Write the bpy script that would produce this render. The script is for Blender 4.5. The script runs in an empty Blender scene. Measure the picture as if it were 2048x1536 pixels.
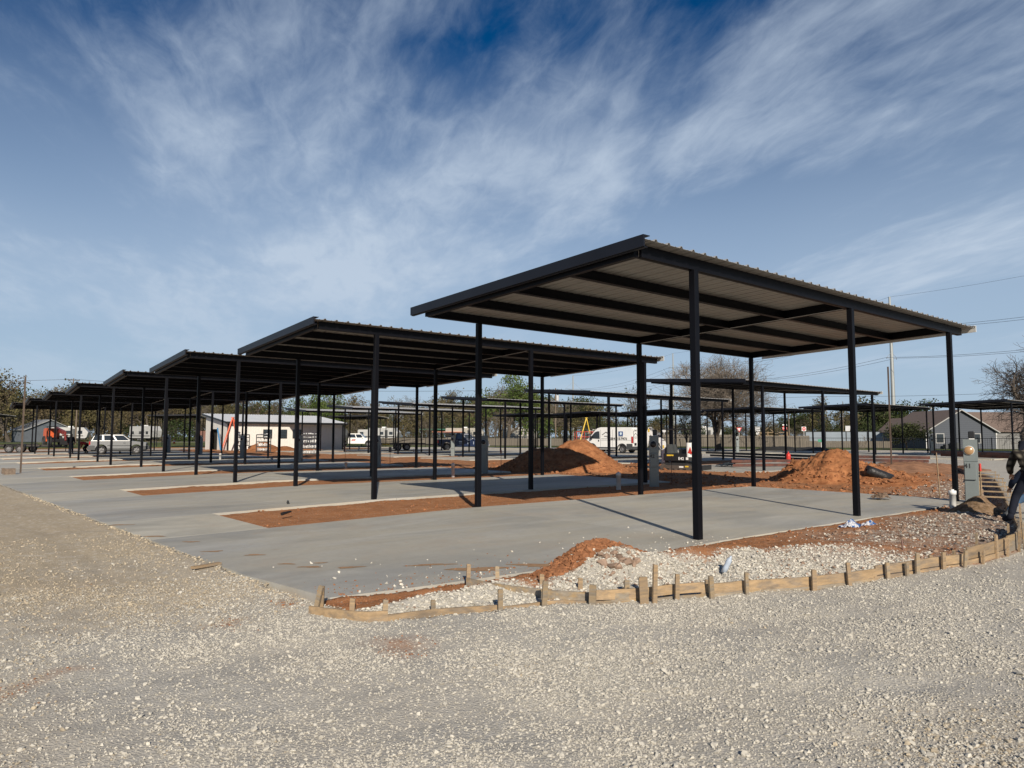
import bpy, math, random
import numpy as np
from mathutils import Vector, Matrix
D = bpy.data
sc = bpy.context.scene
COL = sc.collection
rnd = random.Random(7)
R = math.radians

# ---------------------------------------------------------------- camera
cam = D.cameras.new('camera'); camo = D.objects.new('camera', cam); COL.objects.link(camo)
cam.sensor_width = 36.0
cam.lens = 1424.84 / 2048 * 36.0
cam.clip_start = 0.1; cam.clip_end = 4000
YAW, PITCH, ROLL = -0.6873, 0.0733, 0.0022
camo.location = (0, 0, 1.6)
camo.rotation_euler = (Matrix.Rotation(YAW, 3, 'Z') @ Matrix.Rotation(math.pi/2 + PITCH, 3, 'X') @ Matrix.Rotation(ROLL, 3, 'Z')).to_euler()
sc.camera = camo

# ---------------------------------------------------------------- light
SUN_EL = R(26.6); SUN_AZ = math.atan2(-0.49, -0.87)     # azimuth of the sun, measured from +Y towards +X
sun = D.lights.new('sun', 'SUN'); sun.energy = 5.0; sun.angle = R(0.5); sun.color = (1.0, 0.90, 0.76)
suno = D.objects.new('sun', sun); COL.objects.link(suno)
tosun = Vector((math.sin(SUN_AZ)*math.cos(SUN_EL), math.cos(SUN_AZ)*math.cos(SUN_EL), math.sin(SUN_EL)))
suno.rotation_euler = tosun.to_track_quat('Z', 'Y').to_euler()
suno.location = (0, -20, 40)
world = D.worlds.new('World'); sc.world = world; world.use_nodes = True
wt = world.node_tree; wn = wt.nodes; wl = wt.links
for n in list(wn): wn.remove(n)
def N(nodes, typ, **kw):
    n = nodes.new(typ)
    for k, v in kw.items():
        if hasattr(n, k) and k not in ('inputs',): setattr(n, k, v)
    return n
def wmath(op, a=None, b=None, c=None):
    n = wn.new('ShaderNodeMath'); n.operation = op
    for i, v in enumerate((a, b, c)):
        if v is None: continue
        if isinstance(v, (int, float)): n.inputs[i].default_value = v
        else: wl.new(v, n.inputs[i])
    return n.outputs[0]
out = wn.new('ShaderNodeOutputWorld'); bg = wn.new('ShaderNodeBackground'); bg.inputs[1].default_value = 0.085
sky = wn.new('ShaderNodeTexSky'); sky.sky_type = 'NISHITA'; sky.sun_disc = False
sky.sun_elevation = SUN_EL; sky.sun_rotation = SUN_AZ; sky.air_density = 1.0; sky.dust_density = 0.2; sky.ozone_density = 3.0
hs = wn.new('ShaderNodeHueSaturation'); hs.inputs['Saturation'].default_value = 1.75; hs.inputs['Value'].default_value = 0.47
wl.new(sky.outputs[0], hs.inputs['Color'])
tc = wn.new('ShaderNodeTexCoord'); sp = wn.new('ShaderNodeSeparateXYZ'); wl.new(tc.outputs['Generated'], sp.inputs[0])
zc = wmath('MAXIMUM', sp.outputs[2], 0.0)
zz = wmath('ADD', zc, 0.10)
u = wmath('DIVIDE', sp.outputs[0], zz); v = wmath('DIVIDE', sp.outputs[1], zz)
# cloud deck coordinates, turned so that a = along the streaks
SA = R(67)
a_ = wmath('ADD', wmath('MULTIPLY', u, math.cos(SA)), wmath('MULTIPLY', v, math.sin(SA)))
b_ = wmath('SUBTRACT', wmath('MULTIPLY', v, math.cos(SA)), wmath('MULTIPLY', u, math.sin(SA)))
def cloudnoise(sa, sb, scale, detail, rough, dist, off):
    cb = wn.new('ShaderNodeCombineXYZ')
    wl.new(wmath('MULTIPLY', a_, sa), cb.inputs[0]); wl.new(wmath('MULTIPLY', b_, sb), cb.inputs[1]); cb.inputs[2].default_value = off
    n = wn.new('ShaderNodeTexNoise'); n.inputs['Scale'].default_value = scale; n.inputs['Detail'].default_value = detail
    n.inputs['Roughness'].default_value = rough; n.inputs['Distortion'].default_value = dist
    wl.new(cb.outputs[0], n.inputs['Vector']); return n.outputs[0]
SKY_SEED = 3.7
big = cloudnoise(0.75, 1.0, 0.55, 2.0, 0.45, 0.6, 5.0)
mid = cloudnoise(0.62, 1.25, 1.25, 10.0, 0.56, 0.35, SKY_SEED+4.1)
fine = cloudnoise(0.8, 1.9, 5.5, 10.0, 0.62, 0.5, SKY_SEED+8.3)
sm = wmath('ADD', wmath('ADD', wmath('MULTIPLY', big, 0.80), wmath('MULTIPLY', mid, 0.85)), wmath('MULTIPLY', fine, 0.26))
rmp = wn.new('ShaderNodeMapRange'); rmp.interpolation_type = 'SMOOTHSTEP'
wl.new(sm, rmp.inputs[0]); rmp.inputs[1].default_value = 0.895; rmp.inputs[2].default_value = 1.27; rmp.inputs[3].default_value = 0.0; rmp.inputs[4].default_value = 0.70
# pale air low in the sky, then the cloud deck over it
hz = wn.new('ShaderNodeMapRange'); hz.interpolation_type = 'SMOOTHSTEP'; wl.new(sp.outputs[2], hz.inputs[0]); hz.inputs[1].default_value = 0.50; hz.inputs[2].default_value = -0.04
hz.inputs[3].default_value = 0.0; hz.inputs[4].default_value = 0.93
m0 = wn.new('ShaderNodeMix'); m0.data_type = 'RGBA'; wl.new(hz.outputs[0], m0.inputs[0]); tint = wn.new('ShaderNodeVectorMath'); tint.operation = 'MULTIPLY'; wl.new(hs.outputs[0], tint.inputs[0]); tint.inputs[1].default_value = (0.95, 1.05, 1.22); wl.new(tint.outputs[0], m0.inputs[6]); m0.inputs[7].default_value = (4.3, 5.7, 7.3, 1)
veil = wn.new('ShaderNodeMapRange'); wl.new(zc, veil.inputs[0]); veil.inputs[1].default_value = 0.50; veil.inputs[2].default_value = 0.18
veil.inputs[3].default_value = 0.0; veil.inputs[4].default_value = 0.55
low = wn.new('ShaderNodeMapRange'); wl.new(zc, low.inputs[0]); low.inputs[1].default_value = 0.02; low.inputs[2].default_value = 0.20; low.inputs[3].default_value = 0.25; low.inputs[4].default_value = 1.0
msk = wmath('MULTIPLY', wmath('MINIMUM', wmath('ADD', rmp.outputs[0], wmath('MULTIPLY', veil.outputs[0], wmath('ADD', big, 0.25))), 0.86), low.outputs[0])
mx = wn.new('ShaderNodeMix'); mx.data_type = 'RGBA'; wl.new(msk, mx.inputs[0]); wl.new(m0.outputs[2], mx.inputs[6]); mx.inputs[7].default_value = (5.7, 6.7, 8.0, 1)
wl.new(mx.outputs[2], bg.inputs[0]); wl.new(bg.outputs[0], out.inputs[0])
sc.view_settings.view_transform = 'Standard'; sc.view_settings.look = 'None'
sc.view_settings.exposure = 0.16; sc.view_settings.gamma = 1.0

# ---------------------------------------------------------------- helpers
def link(o, parent=None):
    COL.objects.link(o)
    if parent is not None: o.parent = parent
    return o
def tag(o, label=None, cat=None, group=None, kind=None):
    if label: o['label'] = label
    if cat: o['category'] = cat
    if group: o['group'] = group
    if kind: o['kind'] = kind
    return o
def empty(name, loc=(0, 0, 0), rz=0.0, label=None, cat=None, group=None):
    o = D.objects.new(name, None); o.empty_display_size = 0.3; link(o)
    o.location = loc; o.rotation_euler = (0, 0, rz)
    return tag(o, label, cat, group)
def copy_tree(o, parent=None):
    c = o.copy(); COL.objects.link(c)
    if parent is not None: c.parent = parent
    for ch in list(o.children): copy_tree(ch, c)
    return c
class MB:
    def __init__(s): s.v = []; s.f = []; s.sm = []
    def add(s, vs, fs, smooth=False):
        b = len(s.v); s.v += [tuple(p) for p in vs]
        for f in fs: s.f.append([b + i for i in f]); s.sm.append(smooth)
        return s
    def box(s, x0, x1, y0, y1, z0, z1, M=None):
        vs = [(x, y, z) for z in (z0, z1) for y in (y0, y1) for x in (x0, x1)]
        if M is not None: vs = [M @ Vector(p) for p in vs]
        return s.add(vs, [(0, 2, 3, 1), (4, 5, 7, 6), (0, 1, 5, 4), (2, 6, 7, 3), (0, 4, 6, 2), (1, 3, 7, 5)])
    def cbox(s, c, sz, rot=None):
        M = Matrix.Translation(c)
        if rot is not None: M = M @ rot
        return s.box(-sz[0]/2, sz[0]/2, -sz[1]/2, sz[1]/2, -sz[2]/2, sz[2]/2, M)
    def beam(s, p, q, w, h, roll=0.0):
        p = Vector(p); q = Vector(q); d = (q - p); L = d.length
        if L < 1e-6: return s
        M = Matrix.Translation(p) @ d.to_track_quat('X', 'Z').to_matrix().to_4x4() @ Matrix.Rotation(roll, 4, 'X')
        return s.box(0, L, -w/2, w/2, -h/2, h/2, M)
    def tube(s, p, q, r, n=8, r2=None, caps=True, smooth=True):
        p = Vector(p); q = Vector(q); r2 = r if r2 is None else r2; d = q - p
        if d.length < 1e-6: return s
        M = d.to_track_quat('Z', 'Y').to_matrix()
        vs = []
        for c, rr in ((p, r), (q, r2)):
            for i in range(n):
                t = 2*math.pi*i/n; vs.append(c + M @ Vector((rr*math.cos(t), rr*math.sin(t), 0)))
        s.add(vs, [(i, (i+1) % n, n+(i+1) % n, n+i) for i in range(n)], smooth)
        if caps: s.add(vs, [tuple(range(n-1, -1, -1)), tuple(range(n, 2*n))])
        return s
    def path(s, pts, r, n=6):
        for a, b in zip(pts[:-1], pts[1:]): s.tube(a, b, r, n)
        return s
    def prism(s, poly, y0, y1, axis='y', M=None, smooth=False):
        # poly in (a,b); extruded along axis
        def P(a, b, t):
            p = {'y': (a, t, b), 'x': (t, a, b), 'z': (a, b, t)}[axis]
            return M @ Vector(p) if M is not None else Vector(p)
        n = len(poly); vs = [P(a, b, y0) for a, b in poly] + [P(a, b, y1) for a, b in poly]
        s.add(vs, [(i, (i+1) % n, n+(i+1) % n, n+i) for i in range(n)], smooth)
        s.add(vs, [tuple(range(n-1, -1, -1)), tuple(range(n, 2*n))]); return s
    def lathe(s, prof, n=16, M=None, smooth=True):
        vs = []
        for r, z in prof:
            for i in range(n):
                t = 2*math.pi*i/n; p = Vector((r*math.cos(t), r*math.sin(t), z)); vs.append(M @ p if M is not None else p)
        fs = []
        for k in range(len(prof)-1):
            for i in range(n): fs.append((k*n+i, k*n+(i+1) % n, (k+1)*n+(i+1) % n, (k+1)*n+i))
        return s.add(vs, fs, smooth)
    def ball(s, c, rad, n=8, m=6, M=None, jit=0):
        vs = []; rx, ry, rz = (rad,)*3 if isinstance(rad, (int, float)) else rad
        for k in range(m+1):
            ph = math.pi*k/m
            for i in range(n):
                t = 2*math.pi*i/n; j = 1 + (rnd.random()-.5)*jit
                p = Vector((c[0]+rx*j*math.sin(ph)*math.cos(t), c[1]+ry*j*math.sin(ph)*math.sin(t), c[2]+rz*j*math.cos(ph)))
                vs.append(M @ p if M is not None else p)
        return s.add(vs, [(k*n+i, (k+1)*n+i, (k+1)*n+(i+1) % n, k*n+(i+1) % n) for k in range(m) for i in range(n)], True)
    def build(s, name, mat, parent=None, bevel=0.0, loc=None):
        me = D.meshes.new(name); me.from_pydata(s.v, [], s.f); me.update()
        me.polygons.foreach_set('use_smooth', s.sm); me.validate()
        import bmesh
        bm = bmesh.new(); bm.from_mesh(me); bmesh.ops.recalc_face_normals(bm, faces=bm.faces); bm.to_mesh(me); bm.free()
        if isinstance(mat, (list, tuple)):
            for m in mat: me.materials.append(m)
        else: me.materials.append(mat)
        o = D.objects.new(name, me); link(o, parent)
        if loc is not None: o.location = loc
        if bevel:
            b = o.modifiers.new('bevel', 'BEVEL'); b.width = bevel; b.segments = 2; b.limit_method = 'ANGLE'; b.angle_limit = R(40)
        return o
def np_mesh(name, co, quads, mat, smooth=False, tri=False):
    me = D.meshes.new(name); n = len(co); k = 3 if tri else 4; m = len(quads)
    me.vertices.add(n); me.vertices.foreach_set('co', np.asarray(co, np.float32).ravel())
    me.loops.add(m*k); me.loops.foreach_set('vertex_index', np.asarray(quads, np.int32).ravel())
    me.polygons.add(m); me.polygons.foreach_set('loop_start', np.arange(0, m*k, k, dtype=np.int32))
    me.polygons.foreach_set('loop_total', np.full(m, k, np.int32)); me.polygons.foreach_set('use_smooth', np.full(m, smooth, bool))
    me.update(calc_edges=True); me.materials.append(mat)
    return me
def text_mesh(name, s, size, mat, parent, M, depth=0.004, align='CENTER'):
    cu = D.curves.new(name, 'FONT'); cu.body = s; cu.size = size; cu.extrude = depth; cu.offset = size*.02; cu.align_x = align; cu.align_y = 'CENTER'
    t = D.objects.new(name, cu); COL.objects.link(t)
    dg = bpy.context.evaluated_depsgraph_get(); me = D.meshes.new_from_object(t.evaluated_get(dg)); me.materials.clear(); me.materials.append(mat)
    COL.objects.unlink(t); D.objects.remove(t); D.curves.remove(cu)
    o = D.objects.new(name, me); link(o, parent); o.matrix_local = M; return o

# ---------------------------------------------------------------- materials
MATS = {}
def mat(name, col, rough=0.6, metal=0.0, var=0.0, vscale=4.0, bump=0.0, bscale=40.0, spec=0.5, stretch=None, col2=None, c2scale=2.0, c2thr=(0.45, 0.62), rand=0.0, detail=6.0):
    if name in MATS: return MATS[name]
    m = D.materials.new(name); m.use_nodes = True; t = m.node_tree; n = t.nodes; l = t.links
    b = n['Principled BSDF']; b.inputs['Roughness'].default_value = rough; b.inputs['Metallic'].default_value = metal
    b.inputs['Specular IOR Level'].default_value = spec; b.inputs['Base Color'].default_value = (*col, 1)
    co = n.new('ShaderNodeTexCoord').outputs['Object']
    if stretch:
        mp = n.new('ShaderNodeMapping'); mp.inputs['Scale'].default_value = stretch; l.new(co, mp.inputs[0]); co = mp.outputs[0]
    cur = None
    if col2 is not None:
        nz = n.new('ShaderNodeTexNoise'); nz.inputs['Scale'].default_value = c2scale; nz.inputs['Detail'].default_value = 8; nz.inputs['Roughness'].default_value = .65; l.new(co, nz.inputs['Vector'])
        mr = n.new('ShaderNodeMapRange'); l.new(nz.outputs[0], mr.inputs[0]); mr.inputs[1].default_value = c2thr[0]; mr.inputs[2].default_value = c2thr[1]
        mi = n.new('ShaderNodeMix'); mi.data_type = 'RGBA'; l.new(mr.outputs[0], mi.inputs[0]); mi.inputs[6].default_value = (*col, 1); mi.inputs[7].default_value = (*col2, 1)
        cur = mi.outputs[2]
    if var > 0 or rand > 0:
        nz = n.new('ShaderNodeTexNoise'); nz.inputs['Scale'].default_value = vscale; nz.inputs['Detail'].default_value = detail; nz.inputs['Roughness'].default_value = .6; l.new(co, nz.inputs['Vector'])
        mr = n.new('ShaderNodeMapRange'); l.new(nz.outputs[0], mr.inputs[0]); mr.inputs[1].default_value = .3; mr.inputs[2].default_value = .7
        mr.inputs[3].default_value = 1 - var; mr.inputs[4].default_value = 1 + var
        fac = mr.outputs[0]
        if rand > 0:
            oi = n.new('ShaderNodeObjectInfo'); mr2 = n.new('ShaderNodeMapRange'); l.new(oi.outputs['Random'], mr2.inputs[0]); mr2.inputs[3].default_value = 1-rand; mr2.inputs[4].default_value = 1+rand
            mm = n.new('ShaderNodeMath'); mm.operation = 'MULTIPLY'; l.new(fac, mm.inputs[0]); l.new(mr2.outputs[0], mm.inputs[1]); fac = mm.outputs[0]
        vm = n.new('ShaderNodeVectorMath'); vm.operation = 'SCALE'
        if cur is not None: l.new(cur, vm.inputs[0])
        else: vm.inputs[0].default_value = col
        l.new(fac, vm.inputs['Scale']); cur = vm.outputs[0]
    if cur is not None: l.new(cur, b.inputs['Base Color'])
    if bump > 0:
        nz = n.new('ShaderNodeTexNoise'); nz.inputs['Scale'].default_value = bscale; nz.inputs['Detail'].default_value = 8; l.new(co, nz.inputs['Vector'])
        bp = n.new('ShaderNodeBump'); bp.inputs['Strength'].default_value = bump; bp.inputs['Distance'].default_value = .02; l.new(nz.outputs[0], bp.inputs['Height']); l.new(bp.outputs[0], b.inputs['Normal'])
    MATS[name] = m; return m
M_frame = mat('frame_paint', (.0028, .003, .005), .5, 0, .25, 1.5, spec=.16)
M_trim = mat('trim_paint', (.008, .009, .014), .45, 0, .2, 1.0, spec=.25)
M_galv = mat('galvalume', (.44, .43, .41), .42, .25, .16, 1.2, stretch=(1, .3, 1))
M_galv_shaded = mat('galvalume_shaded', (.29, .275, .25), .5, .1, .12, 1.2)  # roof sheet underside: same galvalume, its shade painted in as a darker brownish tone
M_galvtrim = mat('galv_trim', (.62, .62, .60), .5, .2, .1, 3)
M_black = mat('black_rubber', (.018, .018, .019), .75, 0, .3, 6)
M_blackpaint = mat('black_paint', (.012, .012, .013), .4)
M_glass = mat('dark_glass', (.02, .025, .028), .07, 0, spec=.9)
M_chrome = mat('rim_metal', (.20, .20, .205), .45, .3, .1, 8)
M_white = mat('white_paint', (.72, .72, .70), .35, 0, .05, 2)
M_wood = mat('form_lumber', (.33, .23, .13), .8, 0, .22, 3.0, .35, 30, stretch=(1, 6, 10), rand=.2, col2=(.22, .17, .12), c2scale=1.4)
M_woodg = mat('weathered_lumber', (.24, .205, .16), .85, 0, .25, 3.0, .35, 30, stretch=(1, 6, 10), rand=.22, col2=(.33, .23, .12), c2scale=1.2)
M_soil = mat('red_soil_heap', (.33, .145, .064), .95, 0, .28, 1.8, .9, 9, spec=.1, col2=(.23, .092, .040), c2scale=3.5)
M_pvc = mat('pvc_white', (.78, .78, .76), .35, 0, .04, 5)
M_pvcg = mat('pvc_dusty', (.5, .5, .5), .5, 0, .12, 5)
M_grey = mat('enclosure_grey', (.17, .195, .195), .42, .1, .06, 3)
M_red = mat('red_paint', (.5, .03, .02), .4, 0, .1, 4)
M_orange = mat('orange_paint', (.62, .11, .03), .45, 0, .12, 3)
M_yellow = mat('yellow_fibreglass', (.62, .42, .04), .5, 0, .1, 4)
M_steelpr = mat('primed_steel', (.12, .045, .03), .6, .1, .3, 2, col2=(.05, .03, .028), c2scale=1.1)
M_steelbk = mat('black_steel', (.014, .013, .014), .5, .1, .3, 2)
M_redlt = mat('red_lamp', (.35, .01, .01), .2)
M_print = mat('print_black', (.02, .02, .022), .5)
# ---------------------------------------------------------------- terrain
def _h(ix, iy, s):
    a = (ix.astype(np.int64)*374761393 + iy.astype(np.int64)*668265263 + s*982451653) & 0xffffffff
    a = ((a ^ (a >> 13))*1274126177) & 0xffffffff
    return ((a ^ (a >> 16)) & 0xffff)/65535.0
def vn(x, y, s=0):
    ix = np.floor(x); iy = np.floor(y); fx = x-ix; fy = y-iy; fx = fx*fx*(3-2*fx); fy = fy*fy*(3-2*fy)
    return (_h(ix, iy, s)*(1-fx)+_h(ix+1, iy, s)*fx)*(1-fy)+(_h(ix, iy+1, s)*(1-fx)+_h(ix+1, iy+1, s)*fx)*fy
def fbm(x, y, f, o=4, s=0, g=.5):
    r = 0; a = 1; t = 0
    for k in range(o): r = r+a*(vn(x*f+17*k, y*f-9*k, s+k)-.5); t += a; a *= g; f *= 2.03
    return r/t*2
def sst(a, b, x):
    t = np.clip((x-a)/(b-a), 0, 1); return t*t*(3-2*t)
def zs(x):     # the pads fall about two per cent towards the road
    return -.02*np.clip(9.5-np.asarray(x, float), 0, 7.0)
FORM = [(2.95, 6.80), (3.10, 6.45), (3.25, 6.18), (3.45, 6.06), (3.95, 5.92), (4.50, 5.62), (5.10, 5.45), (5.35, 5.12), (5.80, 4.88), (6.15, 4.78), (6.50, 4.60), (6.9, 4.47), (7.6, 4.08), (8.1, 3.92), (8.6, 3.78), (8.95, 3.69), (9.2, 3.62), (9.75, 3.52), (10.15, 3.42), (10.7, 3.38), (11.2, 3.37), (12.2, 3.40), (13.2, 3.62), (14.6, 4.02), (16.5, 4.62), (18.5, 5.25), (20.5, 5.92), (23, 6.7), (27, 8.0), (31, 9.3), (35, 10.7), (39, 12.5), (42, 14.4), (44, 16.4), (45, 18.5)]
FX = np.array([p[0] for p in FORM]); FY = np.array([p[1] for p in FORM])
YK = [6.72, 16.43, 25.42, 34.94, 44.51, 54.40, 64.9, 75.2, 85.4]; XK = [9.35, 8.93, 8.40, 8.36, 7.95, 7.83, 7.70, 7.5, 7.3]
BK = [6.25]+[5.74]*8
SKEW1 = .053
EY = lambda x: np.interp(x, [3.4, 4.6, 6.5, 8.0], [7.24, 6.98, 6.72, 6.57])      # near edge of the first pad
def bay_y(k, x):
    """front and back edge of pad k at x"""
    f = YK[k]-.15; b = YK[k]+BK[k]+.12
    return f, b
AX = lambda y: 3.25-.045*(np.asarray(y, float)-7)*1.0          # left edge of the apron
SX = lambda y: 4.95-.013*(np.asarray(y, float)-13)             # where the soil strips start
def in_row1(x, y):
    m = np.zeros(np.broadcast(x, y).shape, bool)
    for k in range(8):
        f, b = bay_y(k, 0); m |= (y > (EY(x) if k == 0 else f)) & (y < b) & (x < 20.75) & (x > AX(y))
    m |= (x > AX(y)) & (x < SX(y)) & (y > EY(x)) & (y < YK[7]+5.86)
    return m
Y2 = [18.77, 29.37, 39.73, 49.95, 60.41, 70.8]; X2 = [30.95, 31.6, 31.99, 32.2, 32.16, 32.1]
Y3 = [18.83, 28.93, 39.55, 49.6, 59.6, 69.8]; X3 = [67.5, 66.0, 65.5, 64.2, 62.6, 61.0]
def in_row2(x, y):
    m = np.zeros(np.broadcast(x, y).shape, bool)
    for Y in Y2: m |= (y > Y-.3) & (y < Y+6.1) & (x > 28.6) & (x < 47.6)
    m |= (x > 45.2) & (x < 47.6) & (y > 18) & (y < 78)
    return m
def in_row3(x, y):
    m = np.zeros(np.broadcast(x, y).shape, bool)
    for Y, X in zip(Y3, X3): m |= (y > Y-.3) & (y < Y+6.1) & (x > X-3.6) & (x < X+13)
    m |= (x > 60.0) & (x < 63.2) & (y > 18) & (y < 78)
    return m
def zones(x, y):
    S = np.interp(x, FX, FY)
    g = np.zeros(x.shape+(4,))                     # white gravel, tan gravel, red soil, stony brown fill
    n1 = fbm(x, y, .35, 4, 5); n2 = fbm(x, y, 1.3, 4, 9)
    left = x < AX(np.maximum(y, 6.5)) + .02
    front = (y < S) & (x < 45)
    lot = left | front | (y < 6.3-0*x) & (x < 2.9)
    tan = sst(4.8, 10.5, y + 3.2*n1 + .8*n2 - .25*x) * (x < 3.4)
    tan = np.maximum(tan, .35*sst(-.1, .5, n1)*(x < 6))
    soilspot = sst(.36, .50, n2 + .35*n1)*.9*(x < 3.5)*(y > 2.5)+sst(.2, .5, n2)*np.exp(-((x-2.9)**2+(y-6.9)**2)/.8)+sst(.30, .45, n2)*.55*np.exp(-((x-3.2)**2+(y-5.4)**2)/.3)
    w = lot.astype(float)
    g[..., 0] = w*(1-tan)*(1-.35*soilspot); g[..., 1] = w*tan; g[..., 2] = w*(1-tan)*.35*soilspot
    rest = ~lot
    # between the first pad and the forms
    berm = rest & (y < EY(x)+.05) & (x < 21) | rest & (x >= 20.7) & (y < 11.5 + .25*(x-21)) & (x < 45)
    wg = sst(.05, -.12, (y-S)/(6.7-S+1e-3) - .55 + .5*n1 + .25*n2 - .0) * sst(11.2, 8.2, x + 1.2*n1)
    wg = np.maximum(wg, np.exp(-((x-6.6)**2/.5+(y-6.05)**2/.16))*1.3) ; wg = np.clip(wg*(1-.85*sst(-.55, -.2, y-EY(x)+.35*n2)*(x < 5.8)), 0, 1)
    bw = sst(9.5, 12.5, x + 1.5*n2)
    bw = np.maximum(bw, 0)*sst(.95, .6, (y-S)/(6.7-S+1e-3) + .3*n2*(x < 18))*(1-wg)
    bw = np.where(x > 20.7, sst(1.5, -1.5, y-(8.5+.22*(x-21))+1.5*n1)*(1-wg), bw)
    for c, val in ((0, wg), (3, bw), (2, np.clip(1-wg-bw, 0, 1))): g[..., c] = np.where(berm, val, g[..., c])
    soil = rest & ~berm
    g[..., 2] = np.where(soil, 1.0, g[..., 2])
    # gravel road between the second and third rows, and east of it
    rd = sst(46.5, 48, x + n1)*sst(106, 98, x)*sst(100, 92, y)*(1-.25*sst(.1, .5, n2))
    rd = np.maximum(rd, ((y < 17.5 + 1.5*n1) & (x > 40)).astype(float)*sst(40, 43, x)*sst(106, 98, x))
    rd = np.maximum(rd, sst(88, 92, y+n1)*sst(104, 98, y+n1)*.85*(x < 60))
    for c in range(4): g[..., c] = g[..., c]*(1-rd*soil)
    g[..., 0] = g[..., 0]+rd*soil
    # grass and dry turf outside the park: all weights fall to zero
    edge = np.interp(y, [-20, 8, 26, 46, 62, 92, 100], [116, 109, 101, 93, 85, 62, 50])
    gr = np.maximum(sst(104, 110, y + 3*n1 + .0*x), sst(-1, 1, x-edge))
    gr = np.maximum(gr, sst(3, -1, x+60)*0)
    return g*(1-gr[..., None])
def ruts(x, y):
    """0..1 where wheels have packed the gravel: two tracks following the kerb forms, two heading up the left road"""
    S = np.interp(x, FX, FY); d = (S-y)*np.clip(.93, 0, 1)+.25*fbm(x, y, .4, 3, 61)
    a = np.exp(-((d-1.05)/.17)**2)+np.exp(-((d-2.75)/.20)**2)
    e = x-AX(np.maximum(y, 0))+.3*fbm(x, y, .3, 3, 63); b = (np.exp(-((e+1.2)/.20)**2)+np.exp(-((e+3.0)/.22)**2)+.7*np.exp(-((e+4.4)/.2)**2))*sst(4.5, 8, y)
    return np.clip((a*(x > 1.0)+b)*np.clip(.75+.9*fbm(x, y, .8, 3, 65), 0, 1), 0, 1)
def hgt(x, y):
    x = np.asarray(x, float); y = np.asarray(y, float)
    S = np.interp(x, FX, FY)
    dist = np.hypot(x, y)
    z = zs(x) + .045*fbm(x, y, .25, 3, 1) + .022*fbm(x, y, 1.6, 4, 2) + .010*fbm(x, y, 7, 2, 3)
    lot = (x < AX(np.maximum(y, 6.5))) | (y < S)
    # lot lies flush just under the pad edge
    z = np.where(lot, z-.014*ruts(x, y)-.015-.02*sst(.0, .8, -(x-AX(y)))*(y > 7), z)
    # strip soil between pads and between the rows
    rest = ~lot
    z = np.where(rest, zs(x)-.055+.035*fbm(x, y, .9, 4, 11)+.03*np.abs(fbm(x, y, 3.2, 4, 12)), z)
    tr = (x > 21) & (x < 29) & (y > 12)
    z = np.where(tr, z+.07*fbm(x*2.2, y*.35, .8, 4, 21)+.04*np.abs(fbm(x, y, 2.5, 3, 22)), z)
    # fill between the first pad and the forms
    bm_ = rest & (y < EY(x)+.01) & (x < 21)
    t = np.clip((y-S)/(EY(x)-S+1e-3), 0, 1)
    zb = zs(x)-.05+.05*np.sin(np.pi*t)+.05*fbm(x, y, 1.4, 4, 31)+.030*fbm(x, y, 6, 3, 32)
    zb = zb+.30*np.exp(-((x-6.55)**2/.30+(y-6.42)**2/.10))+.20*np.exp(-((x-6.65)**2/.35+(y-5.95)**2/.16))
    zb = zb+.16*np.exp(-((x-8.0)**2/1.0+(y-6.0)**2/.14))+.12*np.exp(-((x-9.3)**2/1.4+(y-5.2)**2/.5))
    zb = zb+.08*np.exp(-((x-5.2)**2/.25+(y-6.35)**2/.06))+.09*np.exp(-((x-4.4)**2/.5+(y-6.35)**2/.05))
    zb = np.where((x > 5.3) | (y > 5.6), zb, zb)
    zb = np.maximum(zb, zs(x)-.02+.03*fbm(x, y, 2.5, 3, 33)-.22*np.clip(EY(x)-.15-y, 0, 1)*(x < 9))
    z = np.where(bm_, np.maximum(zb, zs(x)-.16), z)
    # right hand field of fill with the curved trench along its form
    rf = rest & (x >= 20.0) & (y < 12.0+.25*(x-21)) & (x < 45)
    z = np.where(rf, -.03+.09*fbm(x, y, .5, 4, 41)+.05*fbm(x, y, 3.5, 3, 42)+.0*x, z)
    trn = np.exp(-((y-S-.30)**2)/.035)*sst(16.5, 19.5, x)*sst(46, 40, x)
    z = z-.30*trn
    z = z+.10*np.exp(-((x-17.7)**2/.35+(y-5.6)**2/.10))
    zg = -.06+.04*fbm(x, y, .2, 3, 51)
    z = np.where((x > 46.5) | (y > 93), zg, z)
    ins = in_row1(x, y) | in_row2(x, y) | in_row3(x, y)
    z = np.where(ins, np.where(in_row1(x, y), zs(x), 0)-.12, z)
    z = z+.012*np.clip(dist-100, 0, 60)*0
    return z
def graded(segs):
    a = []
    for lo, hi, st in segs: a += list(np.arange(lo, hi-1e-6, st))
    return np.array(a+[segs[-1][1]])
gx = graded([(-400, -100, 60), (-100, -20, 8), (-20, -4, .8), (-4, 0, .12), (0, 13, .05), (13, 22, .09), (22, 46, .3), (46, 116, 1.2), (116, 200, 8), (200, 620, 60)])
gy = graded([(-400, -100, 60), (-100, -20, 10), (-20, 0, 1.0), (0, 8.6, .05), (8.6, 17, .12), (17, 46, .3), (46, 110, 1.0), (110, 260, 10), (260, 900, 80)])
GX, GY = np.meshgrid(gx, gy)
GZ = hgt(GX, GY); nx, ny = len(gx), len(gy)
ii = np.arange(nx*ny).reshape(ny, nx)
quads = np.stack([ii[:-1, :-1], ii[:-1, 1:], ii[1:, 1:], ii[1:, :-1]], -1).reshape(-1, 4)
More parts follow.
